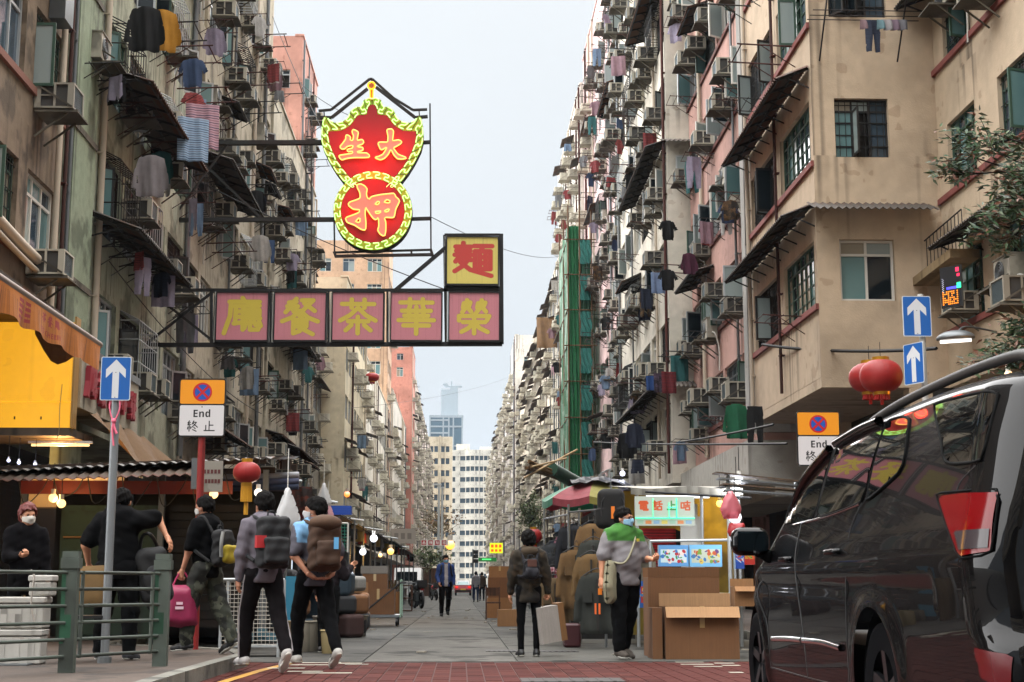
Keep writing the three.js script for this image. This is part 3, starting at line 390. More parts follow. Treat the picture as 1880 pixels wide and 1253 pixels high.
{
  seed_ = 77;
  const cols = [['black', 0x141416], ['white', 0xc4c2bd], ['navy', 0x232a3d], ['pale blue', 0x7f9ab8], ['red', 0x8a3c3c], ['lilac', 0xa59bb0], ['grey', 0x77787a], ['teal', 0x2d6a6a], ['orange', 0xa87748], ['denim blue', 0x42567a], ['pink', 0xb08d98]];
  const kinds = ['tshirt', 'shirt', 'trousers', 'towel', 'shorts', 'tshirt'];
  const put = (p, k, c, where, turn = rr(-0.35, 0.35), s = 1) => { const m = one('hanging_' + (k === 'small' ? 'cloth' : k), clothGeo[k], clothMat(c[1]), `${c[0]} ${k === 'tshirt' ? 'T-shirt' : k === 'small' ? 'small cloth' : k} drying outside the ${where}`, 'laundry', p, turn, `${c[0]} ${k} laundry on the ${where}`); m.scale.setScalar(s); return m; };
  HANG.sort((a, b) => a.d - b.d);
  const restL = new GB();
  HANG.slice(0, 110).forEach((h) => { const n = h.d < 60 ? Math.round(rr(1, 3)) : 1; for (let i = 0; i < n; i++) put(h.p.clone().add(V(0, 0, -i * 0.35 + rr(-0.1, 0.1))), pick(kinds), pick(cols), h.where, rr(-0.9, 0.9), rr(0.85, 1.15)); });
  // pieces that stand out in the photograph
  const px = (x, y, X, k, c, where, s = 1, turn = 0.2) => put(onX(x, y, X), k, c, where, turn, s);
  const red = ['orange', 0xc07a1e], blk = ['black', 0x121214];
  px(268, 12, -6.4, 'shirt', blk, 'pale green tenement', 1.25, 0.1); px(300, 18, -6.3, 'shirt', ['amber', 0xc5891f], 'pale green tenement', 1.2, 0.3);
  px(278, 285, -6.35, 'shirt', ['striped grey', 0x8a8284], 'pale green tenement', 1.15, 0.1); px(355, 215, -6.2, 'towel', ['pale blue', 0x8fa6bd], 'pale green tenement', 1.3, 0.4); px(372, 190, -6.2, 'towel', ['pink patterned', 0xb58f9a], 'pale green tenement', 1.4, 0.2);
  px(478, 432, -6.3, 'shirt', ['cream white', 0xbcb6ae], 'grimy cream tenement', 1.1); px(495, 440, -6.3, 'trousers', ['denim blue', 0x4b6288], 'grimy cream tenement', 0.8);
  px(1352, 742, 6.6, 'shirt', ['bottle green', 0x1f6d4a], 'mauve tenement', 1.1, 0.1); px(1386, 745, 6.6, 'trousers', blk, 'mauve tenement', 0.85, 0.1);
  px(1265, 465, 6.4, 'shirt', ['purple and red', 0x55203a], 'mauve tenement', 0.8); px(1226, 405, 6.2, 'tshirt', blk, 'stained cream tenement', 0.9); px(1226, 495, 6.2, 'tshirt', blk, 'stained cream tenement', 0.95); px(1208, 500, 6.2, 'towel', ['pale blue', 0x8298bd], 'stained cream tenement', 0.85);
  px(1195, 690, 6.2, 'towel', ['royal blue', 0x2f5596], 'stained cream tenement', 0.6); px(1212, 685, 6.1, 'towel', ['lilac', 0xa582b5], 'stained cream tenement', 0.75); px(1228, 682, 6.0, 'towel', ['maroon', 0x6a1f24], 'stained cream tenement', 0.8);
  px(1150, 795, 5.9, 'shirt', ['black', 0x15161a], 'light pink tenement', 1.2); px(1165, 778, 5.9, 'shirt', ['navy', 0x252c40], 'light pink tenement', 1.1);
  px(1005, 582, 6.6, 'towel', ['tan plaid', 0x9c7a58], 'beige stepped tenement', 3.0, 0.0);
  const c1 = onX(1590, 20, 8.4);
  [['trousers', ['patterned navy', 0x2a3346], 0.75], ['small', ['pinkish', 0x9b7f85], 0.8], ['small', ['pale teal', 0x7a9ea6], 0.8], ['small', ['white', 0xb3aeb0], 0.9], ['small', ['mauve', 0x8a7484], 0.9], ['small', ['grey', 0x7c7a80], 0.9]].forEach(([k, c, s], i) => put(at(1592 + (i ? i * 13 + (i > 1 ? 0 : -18) : 10), 36, 30.2), k, c, 'cream corner tenement', 0.15, s));
  part('drying_rack', gb((g) => { for (const x of [-0.2, -1.95]) { g.beam(V(7.13, 12.4, x), V(7.95, 13.5, x), 0.03); } for (const z of [7.35, 7.6, 7.9]) g.bar(V(z, 13.28, -2.4), V(z, 13.28, 0.1), 0.012, 5); }), M.iron, R1.G);
}
// ---------- distance ----------
{
  const b = thing('apartment_tower', 'cream apartment tower with a grid of paired windows beyond the left row', 'building', V(-5.2, 0, -372)), wl = new GB(2, 3), holes = [];
  for (let f = 0; f < 11; f++) for (const x of [-2.3, -1.1, 0.6, 1.8]) holes.push([x - 0.45, x + 0.45, 4 + f * 3.05, 5.5 + f * 3.05]);
  holesWall(-3.2, 3.0, 0, 38, holes, (a, c, d, e) => wl.box(a, c, d, e, -0.3, 0)); wl.box(-3.2, 3, 0, 38, -8, -0.9).box(-0.35, 0.15, 0, 38.6, 0.003, 0.4).box(-3.2, 3, 38, 38.4, -8, 0.003);
  part('wall', wl.geo(), wallMat(0xcfc3ac), b); for (const h of holes) part('window', gb((g) => g.box(h[0], h[1], h[2], h[3], -0.5, -0.3).box((h[0] + h[1]) / 2 - 0.04, (h[0] + h[1]) / 2 + 0.04, h[2], h[3], -0.3, -0.2)), M.glassBlue, b);
  // white curved block closing the street: storeys with rounded corner and ribbon windows
  const e = thing('curved_block', 'white apartment block with curved balconies closing the end of the street', 'building', V(2.6, 0, -432)), bm = wallMat(0xd8d5cc);
  const plan = (r, y, h) => { const s = new THREE.Shape(); s.moveTo(-6 - r, 12); s.lineTo(-6 - r, -1 - r); s.lineTo(-1.5, -1 - r); s.quadraticCurveTo(-0.4, -2.2 - r, 1, -2.2 - r); s.lineTo(6, -2.2 - r); s.quadraticCurveTo(8.6 + r, -2 - r, 8.6 + r, 1); s.lineTo(8.6 + r, 12); s.closePath(); const g = new THREE.ExtrudeGeometry(s, { depth: h, bevelEnabled: false, curveSegments: 8 }); g.rotateX(Math.PI / 2); g.translate(0, y + h, 0); g.scale(1, 1, -1); g.index || 0; return g; };
  const flip = (g) => { const p = g.attributes.position; for (let i = 0; i < p.count; i += 3) for (const k of ['position', 'normal', 'uv']) { const t = g.attributes[k], s = t.itemSize; for (let c = 0; c < s; c++) { const q = t.array[(i + 1) * s + c]; t.array[(i + 1) * s + c] = t.array[(i + 2) * s + c]; t.array[(i + 2) * s + c] = q; } } g.computeVertexNormals(); return g; };
  part('core', flip(plan(-0.35, 0, 39.8)), M.glassBlue, e);
  for (let f = 0; f < 13; f++) { part('storey_band', flip(plan(0, 3.1 * f + 1.5, 1.75)), bm, e); part('window_mullions', gb((g) => { for (let x = -5.6; x < 8.5; x += x < -1.6 ? 2.2 : 1.3) g.box(x - (x < -1.6 ? 0.85 : 0.12), x + (x < -1.6 ? 0.55 : 0.12), 3.1 * f + 0.1, 3.1 * f + 1.5, x > -1.6 && x < 7 ? 1.86 : 0.66, x > -1.6 && x < 7 ? 2.16 : 0.96); }), bm, e); }
  part('roof_house', gb((g) => g.box(-4, 0, 39.8, 42.5, -8, -2).box(3, 7, 39.8, 41.6, -8, -1)), bm, e);
  // glass tower far off
  const t = thing('glass_tower', 'tall blue-green glass tower with a crane-topped core', 'tower', V(-9.5, 0, -905)), tg = phys(0x34505e, 0.3), tw = std(0x8a9296, 0.7);
  part('glass_body', gb((g) => g.box(-10, 10.5, 0, 104, -20, 0)), tg, t); part('upper_core', gb((g) => g.box(-3, 7.4, 104, 122, -16, -3).box(2.4, 7.4, 104, 124, -16, -2.9)), std(0x98a2a8, 0.5), t); part('roof_rim', gb((g) => g.box(-10.3, 10.8, 104, 105.5, -20.3, 0.3)), tw, t);
  for (let f = 0; f < 26; f++) part('floor_band', gb((g) => g.box(-10.2, f % 3 ? 2 : 10.7, 4 * f + 2, 4 * f + 3, -0.1, 0.5)), tw, t);
  part('pier', gb((g) => { for (const x of [-10.2, -2, 1.4, 4.2, 9.6]) g.box(x, x + 0.9, 0, 104, 0.01, 0.7); }), tw, t); part('crane', gb((g) => g.box(-1, 10, 124, 125, -9, -8).box(3, 3.8, 122, 128, -9, -8.2).box(-2, 1, 125.2, 126.4, -9, -8)), tw, t);
}
// green scaffold net
{
  const s = thing('scaffold_net', 'tall bamboo scaffold wrapped in green safety net on the right row', 'scaffold', V(6.55, 0, -80)), net = phys(0x0f7a45, 0.8, { transmission: 0.25, map: T.cloth }), net2 = phys(0x1d5a3c, 0.85, { transmission: 0.35, map: T.cloth });
  const wave = (x0, z0, x1, z1, y0, y1, a) => gb((g) => { const n = 14, m = 34, Q = (i, j) => { const t = i / n, y = lerp(y0, y1, j / m), k = a * (Math.sin(t * 17 + j * 0.25) + Math.sin(t * 31 + j * 0.8) * 0.6); return V(lerp(x0, x1, t) + (z0 === z1 ? 0 : k), y, lerp(z0, z1, t) + (z0 === z1 ? k : 0)); }; for (let i = 0; i < n; i++) for (let j = 0; j < m; j++) g.quad(Q(i, j), Q(i + 1, j), Q(i + 1, j + 1), Q(i, j + 1)); });
  part('net', wave(-0.62, 0, -0.05, 0, 5.6, 20.8, 0.05), net, s); part('net', wave(-0.05, 0.02, 0.6, 0.02, 5.6, 20, 0.05), net2, s); part('net', wave(-0.62, 0, -0.62, -7, 5.6, 20.8, 0.06), net, s);
  for (let i = 0; i < 7; i++) part('net_panel', wave(0.0, 0.12, 0.66, 0.12, 6.3 + i * 2.05, 7.7 + i * 2.05, 0.04), phys(0x2f7f76, 0.8, { transmission: 0.3 }), s);
  for (const [x, z] of [[-0.65, 0.08], [0, 0.08], [0.65, 0.08], [-0.65, -3.5], [-0.65, -7]]) part('bamboo_pole', gb((g) => g.bar(V(x, 0, z), V(x, 22, z), 0.045, 7)), std(0x8f6d42, 0.7, { map: T.wood }), s);
  for (let y = 6; y < 22; y += 2) part('bamboo_ledger', gb((g) => g.bar(V(-0.9, y, 0.12), V(0.9, y, 0.12), 0.035, 6).bar(V(-0.66, y + 0.1, 0.4), V(-0.66, y + 0.1, -7.3), 0.035, 6)), std(0x8f6d42, 0.7, { map: T.wood }), s);
  const b = thing('bamboo_bundle', 'bundle of cut bamboo poles jutting from the scaffold over the stalls', 'bamboo'); seed_ = 31;
  for (let i = 0; i < 13; i++) { const a = at(968 + rr(-4, 6), 848 + rr(-8, 14), 62), c = at(1052, 884 + rr(-9, 9), 66); part('bamboo_pole', gb((g) => g.bar(a, c, 0.05, 6)), std(pick([0x9c7a4e, 0x7d5c38, 0xb08f62]), 0.7, { map: T.wood }), b); }
  part('loose_pole', gb((g) => g.bar(at(962, 878, 62), at(1060, 826, 64), 0.045, 6).bar(at(975, 858, 61), at(1040, 842, 63), 0.04, 6)), std(0xa68a63, 0.7), b); part('wrap', gb((g) => g.bar(at(1012, 862, 64), at(1062, 890, 66.5), 0.32, 9)), net2, b);
}

// ---------- written characters as brush strokes on a 100 x 100 square ----------
const CH = {
  rong: '24,16 22,28|40,14 36,26|32,8 31,24 20,40|31,24 42,38|60,16 58,28|78,14 73,26|69,8 68,24 56,40|68,24 80,38|12,50 12,62|12,50 88,50 82,62|50,46 50,96|22,66 78,66|50,66 36,82 18,92|50,66 64,82 84,92',
  hua: '10,14 90,14|34,5 34,24|66,5 66,24|14,36 86,36|32,28 32,50|68,28 68,50|20,49 80,49|6,61 94,61|18,75 82,75|50,26 50,97',
  cha: '10,18 90,18|34,6 34,28|66,6 66,28|50,28 30,48 6,62|50,28 70,48 94,62|26,64 76,64|50,52 50,96|34,74 20,88|66,74 82,88',
  can: '40,4 30,16|22,14 40,12|32,18 14,40|18,24 44,24 34,38|28,30 36,36|54,8 82,8 56,36|60,16 86,36|50,36 30,54 6,64|50,36 70,54 94,64|48,48 54,54|34,60 66,60 66,78|34,60 34,96 50,90|34,69 66,69|34,78 66,78|60,80 50,86|56,84 82,98',
  ting: '50,2 54,10|18,12 92,12|22,12 20,50 6,96|30,24 56,24|34,24 33,70|52,24 52,86|34,38 52,38|34,52 52,52|30,70 54,66|62,22 92,22|77,16 77,32|62,34 92,34 92,48 62,48 62,34|72,34 72,48|82,34 82,48|60,56 94,56|60,66 56,82|70,66 70,86 90,86 92,78|80,66 84,74|92,64 96,76',
  mian: '8,14 46,14|27,4 27,36|10,25 44,25|6,36 48,36|20,36 8,54|34,36 46,50|18,48 40,48 26,66 6,80|20,56 44,76 96,92|54,12 98,12|76,12 70,26|56,26 94,26 94,74 56,74 56,26|68,26 68,74|82,26 82,74|68,42 82,42|68,58 82,58',
  zhong: '24,6 10,24 24,26|30,18 10,40 34,38|22,40 22,94|12,58 8,76|32,56 36,72|60,6 46,34|56,18 82,18 66,42 44,60|56,28 92,60|62,62 74,72|52,80 82,94',
  zhi: '50,8 50,88|50,42 82,42|22,44 22,88|8,88 94,88', shang: '50,8 50,88|50,42 82,42|10,88 92,88',
  dian: '16,10 84,10|8,32 8,22 92,22 92,32|50,10 50,46|22,31 38,31|22,41 38,41|62,31 78,31|62,41 78,41|20,54 80,54 80,84 20,84 20,54|20,69 80,69|50,46 50,95 94,95 94,86',
  hua2: '20,6 28,12|6,20 42,20|12,34 36,34|12,48 36,48|12,62 36,62 36,88 12,88 12,62|86,8 52,18|46,36 96,36|70,16 70,60|52,60 90,60 90,92 52,92 52,60',
  ji: '8,24 36,24 36,74 8,74 8,24|46,22 96,22|70,6 70,46|50,46 92,46|52,62 90,62 90,92 52,92 52,62',
  fu: '20,6 28,12|8,24 36,24 14,54|24,40 24,94|28,48 38,58|48,10 94,10|56,22 88,22 88,40 56,40 56,22|48,50 94,50 94,92 48,92 48,50|71,50 71,92|48,71 94,71',
  pin: '30,6 70,6 70,42 30,42 30,6|8,54 44,54 44,94 8,94 8,54|56,54 92,54 92,94 56,94 56,54', tie: '24,6 6,34|24,6 44,28|14,34 36,34|25,34 25,90|8,52 42,52|6,90 44,90|50,20 96,20|62,6 62,34|50,36 98,36|54,46 72,46 72,70 54,70 54,46|80,10 86,60 98,92|96,48 76,92',
  zhan: '20,6 24,16|6,24 40,24|14,36 18,60|32,34 28,62|4,74 42,70|66,6 66,50|66,26 94,26|52,50 90,50 90,92 52,92 52,50', guo: '10,8 90,8 90,94 10,94 10,8|24,28 76,28|30,42 46,42 46,58 30,58 30,42|26,72 56,66|58,18 64,60 78,78|70,46 56,78',
};
const strokes = (k) => CH[k].split('|').map((s) => s.split(' ').map((p) => p.split(',').map(Number)));
function write(c, k, x, y, s, w, color, dx = 0) { c.strokeStyle = color; c.lineWidth = w; c.lineCap = c.lineJoin = 'round'; for (const st of strokes(k)) { c.beginPath(); st.forEach((p, i) => { const X = x + p[0] / 100 * s + dx, Y = y + p[1] / 100 * s; i ? c.lineTo(X, Y) : c.moveTo(X, Y); }); c.stroke(); } }
function letterGeo(k, s, w, t) { return gb((g) => { for (const st of strokes(k)) for (let i = 0; i + 1 < st.length; i++) g.beam(V((st[i][0] - 50) / 100 * s, (50 - st[i][1]) / 100 * s, 0), V((st[i + 1][0] - 50) / 100 * s, (50 - st[i + 1][1]) / 100 * s, rr(-0.004, 0.004)), t, w); }); }
function board(w, h, t, f, px = 256) { const tx = canvas(Math.round(px * Math.max(1, w / h)), Math.round(px * Math.max(1, h / w)), f), g = new GB(); g.quad(V(-w / 2, -h / 2, t), V(w / 2, -h / 2, t), V(w / 2, h / 2, t), V(-w / 2, h / 2, t), [[0, 0], [1, 0], [1, 1], [0, 1]]); return { geo: g.geo(), tex: tx }; }

// ---------- restaurant sign of six boxes ----------
{
  const D = 35.2, names = ['ting', 'can', 'cha', 'hua', 'rong'], x0 = [398, 504, 610, 717, 823], base = at(659, 583, D);
  const s = thing('restaurant_sign', 'long row of pink boxes with yellow brush characters and a yellow noodle box', 'sign', base), L = (p) => p.sub(base);
  const steel = std(0x171615, 0.6, { map: T.rust }), mats = new Map();
  const face = (k, bg, fg) => canvas(256, 256, (c, w) => { c.fillStyle = bg; c.fillRect(0, 0, w, w); for (let i = 0; i < 60; i++) { c.fillStyle = `rgba(60,20,20,${0.02 + hash2(i, 3, k.length) * 0.04})`; c.fillRect(hash2(i, 1, 9) * w, 0, 1 + hash2(i, 2, 5) * 3, w * hash2(i, 5, 5)); } write(c, k, 26, 24, 204, 27, 'rgba(80,40,20,0.25)', 1); write(c, k, 26, 24, 204, 24, fg); });
  const box = (a, b, k, bg, fg, e) => {
    const w = b.x - a.x, h = a.y - b.y, c = a.clone().add(b).multiplyScalar(0.5), o = new THREE.Group(); o.name = 'sign_box'; o.position.copy(c); s.add(o);
    part('casing', gb((g) => g.box(-w / 2, w / 2, -h / 2, -h / 2 + 0.05, -0.2, 0.13).box(-w / 2, w / 2, h / 2 - 0.03, h / 2, -0.2, 0.13).box(-w / 2, -w / 2 + 0.03, -h / 2 + 0.05, h / 2 - 0.03, -0.2, 0.13).box(w / 2 - 0.03, w / 2, -h / 2 + 0.05, h / 2 - 0.03, -0.2, 0.13)), steel, o);
    const t = face(k, bg, fg), g = new GB(); g.quad(V(-w / 2 + 0.03, -h / 2 + 0.05, 0.1), V(w / 2 - 0.03, -h / 2 + 0.05, 0.1), V(w / 2 - 0.03, h / 2 - 0.03, 0.1), V(-w / 2 + 0.03, h / 2 - 0.03, 0.1), [[0, 0], [1, 0], [1, 1], [0, 1]]);
    part('face', g.geo(), std(0xffffff, 0.35, { map: t }), o);
    part('back_face', gb((q) => q.box(-w / 2 + 0.03, w / 2 - 0.03, -h / 2 + 0.05, h / 2 - 0.03, -0.17, 0.06)), std(0xb98085, 0.4), o);
    part('light_tube', gb((q) => { for (const x of [-w / 2 - 0.03]) q.bar(V(x, -h / 2, 0.02), V(x, h / 2, 0.02), 0.018, 6); }), M.white, o);
  };
  names.forEach((k, i) => box(L(at(x0[i], 537, D)), L(at(x0[i] + 95, 630, D)), k, '#c9808a', '#d0ba48'));
  box(L(at(819, 435, D)), L(at(916, 527, D)), 'mian', '#dccb6a', '#c44038');
  const bar = (a, b, w = 0.07, n = 'frame_bar') => part(n, gb((g) => g.beam(L(at(a[0], a[1], D)), L(at(b[0], b[1], D)), w, w)), steel, s);
  bar([268, 634], [922, 632], 0.1); bar([272, 533], [922, 533]); bar([920, 430], [921, 632], 0.1); bar([816, 432], [819, 634], 0.07); bar([816, 431], [918, 431], 0.05); bar([816, 528], [918, 529], 0.06); bar([725, 534], [818, 455], 0.09, 'brace'); bar([272, 533], [395, 630], 0.06, 'brace'); bar([270, 630], [392, 535], 0.06, 'brace'); bar([388, 533], [388, 632]);
  for (const x of [497, 603, 711]) bar([x, 533], [x, 632], 0.05);
}

// ---------- pawnshop neon ----------
{
  const D = 38, base = at(684, 330, D), s = thing('pawn_neon_sign', 'lit neon pawnshop sign, red bell over a red disc with green key borders', 'neon sign', base), Q = (x, y, z = 0) => { const p = at(x, y, D).sub(base); p.z = z; return p; };
  const steel = std(0x23261f, 0.6, { map: T.rust }), red = std(0x8d0e14, 0.45), ygreen = std(0x8fa32a, 0.6), gn = glow(0xb4ff86, 0.5, 0x556655), on = glow(0xffb24e, 0.45, 0x776655), faceM = glow(0xff6a58, 0.2, 0xa06858), yn = glow(0xffb000, 0.45);
  const z1 = (k) => [570 + k[0] * 0.13567, 130 + k[1] * 0.13567], z2 = (k) => [570 + k[0] * 0.15161, 290 + k[1] * 0.15161];
  const mir = (h) => [...h, ...h.slice(1).reverse().map(([x, y]) => [1367 - x, y])];
  const oh = [[683.5, 182], [689, 179.5], [699, 184], [702, 191], [704, 197], [714, 196.5], [722, 202], [726, 210], [729.5, 218], [740, 225], [753, 226], [763, 221], [769.5, 213], [773.5, 217], [776.5, 233], [777.5, 247], [777, 260], [773.5, 274], [767, 288], [760, 301], [750, 317], [737, 334], [716, 350]];
  const ih = [[683.5, 193], [688, 194], [691.5, 198], [692.5, 204], [693.5, 211], [702, 212], [711, 213], [714, 218], [718, 223.5], [725, 232], [740, 241], [752, 242], [764, 242], [764.5, 247], [764, 253], [763, 259], [761, 267], [758.6, 274], [754, 284], [748, 297], [738, 311], [724, 328], [708, 345]];
  const shape = (pts, holes = []) => { const f = (l) => l.map(([x, y]) => { const p = Q(x, y); return new THREE.Vector2(p.x, p.y); }), sh = new THREE.Shape(f(pts)); for (const h of holes) sh.holes.push(new THREE.Path(f(h))); return sh; };
  const ext = (sh, z0, z1_, bevel = 0) => { const g = new THREE.ExtrudeGeometry(sh, { depth: z1_ - z0, bevelEnabled: false, curveSegments: 10 }); g.translate(0, 0, z0); return g; };
  const circ = (r, n = 56) => Array.from({ length: n }, (_, i) => [684.5 + r * Math.cos(i / n * 2 * Math.PI), 388.5 + r * Math.sin(i / n * 2 * Math.PI)]);
  part('bell_box', ext(shape(mir(oh)), -0.34, -0.02), steel, s); part('bell_border', ext(shape(mir(oh)), -0.018, 0.03), ygreen, s); part('bell_face', ext(shape(mir(ih)), 0.032, 0.05), red, s);
  part('disc_box', ext(shape(circ(72.5)), -0.33, 0.05), steel, s); part('disc_border', ext(shape(circ(72)), 0.053, 0.07), ygreen, s); part('disc_face', ext(shape(circ(58.5)), 0.072, 0.085), red, s);
  // key-pattern tubes along a band
  const resample = (pts, n, closed) => { const c = new THREE.CatmullRomCurve3(pts.map(([x, y]) => V(x, y, 0)), closed, 'catmullrom', 0.1); return Array.from({ length: n + 1 }, (_, i) => c.getPointAt(Math.min(1, i / n))); };
  const keyRun = (A, B, cells, z) => { const n = A.length - 1, P = (u, v) => { const t = clamp(u, 0, 1) * n, i = Math.min(n - 1, Math.floor(t)), a = A[i].clone().lerp(A[i + 1], t - i), b = B[i].clone().lerp(B[i + 1], t - i), q = a.lerp(b, 0.5 - v / 2); return Q(q.x, q.y, z); };
    for (let k = 0; k < cells; k++) { const u = (a) => (k + a) / cells; part('neon_tube', gb((g) => g.tube([[0.02, 0.78], [0.35, 0.8], [0.68, 0.78], [0.7, 0.4], [0.68, 0.06], [0.5, 0.02], [0.34, -0.02], [0.32, -0.4], [0.34, -0.76], [0.66, -0.78], [0.97, -0.76]].map(([a, v]) => P(u(a), v)), 0.014, 6, 30, false, 0.05)), gn, s); } };
  const Ao = resample(oh, 120), Bi = resample(ih, 120), mr = (l) => l.map((p) => V(1367 - p.x, p.y, 0));
  keyRun(Ao, Bi, 14, 0.075); keyRun(mr(Ao), mr(Bi), 14, 0.075); keyRun(resample(circ(72), 120, true), resample(circ(58.5), 120, true), 24, 0.115);
  part('tube_supports', gb((g) => { for (let i = 0; i < 28; i++) { const a = i % 14 / 14 * 120, q = (l) => { const p = l[Math.floor(a)]; return i < 14 ? p : V(1367 - p.x, p.y, 0); }; const o = q(Ao), b = q(Bi); g.beam(Q(o.x, o.y, 0.034), Q(b.x, b.y, 0.034), 0.02, 0.008); } }), steel, s);
  // characters: salmon lit faces outlined by tubes
  const da = [[1035, 830], [1050, 810], [1100, 808], [1125, 840], [1120, 900], [1115, 965], [1190, 955], [1235, 975], [1225, 1005], [1160, 1045], [1125, 1060], [1140, 1090], [1190, 1150], [1290, 1190], [1295, 1205], [1240, 1215], [1180, 1210], [1130, 1160], [1090, 1085], [1060, 1140], [1010, 1200], [950, 1225], [890, 1205], [875, 1185], [920, 1180], [980, 1150], [1020, 1090], [1035, 1050], [980, 1085], [950, 1085], [925, 1030], [915, 1000], [940, 985], [1040, 985], [1048, 960], [1050, 900]].map(z1);
  const sheng = [[580, 815], [620, 830], [650, 850], [645, 890], [635, 960], [700, 950], [725, 985], [700, 1015], [640, 1035], [640, 1050], [700, 1055], [720, 1080], [690, 1105], [640, 1110], [642, 1128], [760, 1132], [800, 1165], [795, 1190], [720, 1195], [600, 1195], [500, 1205], [430, 1225], [400, 1200], [390, 1165], [480, 1150], [570, 1135], [570, 1110], [510, 1115], [500, 1085], [570, 1065], [575, 1030], [500, 1045], [470, 1075], [430, 1080], [400, 1050], [440, 1000], [480, 940], [480, 895], [510, 890], [545, 920], [540, 960], [575, 960], [585, 900], [565, 850]].map(z1);
  const ya = [[570, 345], [610, 335], [660, 360], [690, 400], [680, 450], [690, 500], [715, 520], [740, 490], [850, 465], [1010, 450], [1035, 490], [1080, 535], [1060, 590], [1035, 640], [1010, 740], [900, 740], [915, 800], [915, 890], [900, 965], [850, 945], [815, 890], [830, 850], [825, 740], [800, 770], [760, 750], [690, 650], [670, 620], [665, 700], [675, 800], [670, 890], [620, 885], [530, 830], [450, 800], [430, 745], [520, 710], [590, 680], [600, 650], [520, 640], [460, 590], [480, 555], [600, 510], [600, 440], [570, 380]].map(z2);
  const yh = [[[785, 580], [820, 545], [840, 560], [815, 585]], [[895, 555], [930, 525], [970, 545], [950, 565]], [[785, 670], [860, 665], [830, 690], [795, 690]], [[900, 660], [955, 635], [945, 665], [910, 675]], [[550, 790], [600, 740], [600, 800]]].map((h) => h.map(z2));
  for (const [n, p, h, z] of [['character_da', da, [], 0.09], ['character_sheng', sheng, [], 0.09], ['character_ya', ya, yh, 0.125]]) { const f = part('character', ext(shape(p, h), z, z + 0.02), faceM, s); for (const l of [p, ...h]) part('outline_tube', gb((g) => g.tube(l.map(([x, y]) => Q(x, y, z + 0.035)), 0.019, 6, l.length * 3, true, 0.25)), on, f); }
  // finial
  part('finial_tube', gb((g) => { g.tube(Array.from({ length: 12 }, (_, i) => Q(682 + 6.5 * Math.cos(i / 6 * Math.PI), 158.5 + 6.5 * Math.sin(i / 6 * Math.PI), 0.06)), 0.024, 6, 40, true); g.path([Q(679.5, 165, 0.06), Q(680, 183, 0.06)], 0.02).path([Q(685, 165, 0.06), Q(684.5, 183, 0.06)], 0.02); }), yn, s); part('finial', gb((g) => g.bar(Q(682, 158.5, -0.06), Q(682, 158.5, 0.05), 0.075, 12).beam(Q(682, 160, 0), Q(682, 184, 0), 0.09, 0.05)), std(0xb5651d, 0.5), s);
  // small roof of two angle bars and the cantilever frame
  const bar = (pts, w, z = 0, n = 'frame_bar') => { for (let i = 0; i + 1 < pts.length; i++) part(n, gb((g) => g.beam(Q(pts[i][0], pts[i][1], z), Q(pts[i + 1][0], pts[i + 1][1], z), w * 1.4, w)), steel, s); };
  for (const z of [-0.1]) { bar([[584, 201.5], [607, 199.5], [678, 143], [683, 143], [722, 178], [758, 200], [784, 199]], 0.055, z, 'roof_bar'); bar([[586, 214], [608, 214], [674, 161]], 0.07, z, 'roof_bar'); bar([[690, 158], [727, 187], [762, 214], [785, 212]], 0.07, z, 'roof_bar'); bar([[682, 145], [682, 158]], 0.04, z); bar([[594, 203], [595, 214]], 0.03, z); bar([[769, 201], [770, 213]], 0.03, z); }
  bar([[305, 259], [592, 258]], 0.11, -0.2, 'beam'); bar([[776, 258], [790, 257]], 0.08, -0.2, 'beam'); bar([[270, 401], [615, 400]], 0.1, -0.2, 'beam'); bar([[756, 399], [790, 398]], 0.08, -0.2, 'beam'); bar([[789, 186], [791, 468]], 0.04, -0.2, 'mast'); bar([[612, 398], [613, 462]], 0.04, -0.2); bar([[612, 460], [792, 455]], 0.05, -0.25); bar([[614, 470], [795, 467]], 0.07, -0.05); bar([[612, 460], [616, 470]], 0.07, -0.15); bar([[754, 456], [756, 468]], 0.05, -0.15); bar([[790, 455], [794, 467]], 0.07, -0.15);
  bar([[418, 257], [312, 400]], 0.05, -0.2, 'brace'); bar([[330, 258], [478, 398]], 0.06, -0.2, 'brace'); for (const x of [553, 563]) bar([[x, 190], [x, 470]], 0.03, -1.2, 'ladder_rail'); for (let y = 191; y < 470; y += 35) bar([[553, y], [563, y]], 0.025, -1.2, 'ladder_rung');
  for (const [x, y, c, k] of [[640, 268, 0xff3020, 0.5], [728, 268, 0xff3020, 0.5], [684, 310, 0xff3020, 0.5], [655, 390, 0xff3020, 0.5], [712, 390, 0xff3020, 0.5]]) { const l = new THREE.PointLight(c, k); l.name = 'neon_light'; l.position.copy(Q(x, y, 0.6)); l.shadow.radius = 8; l.castShadow = true; s.add(l); }
}

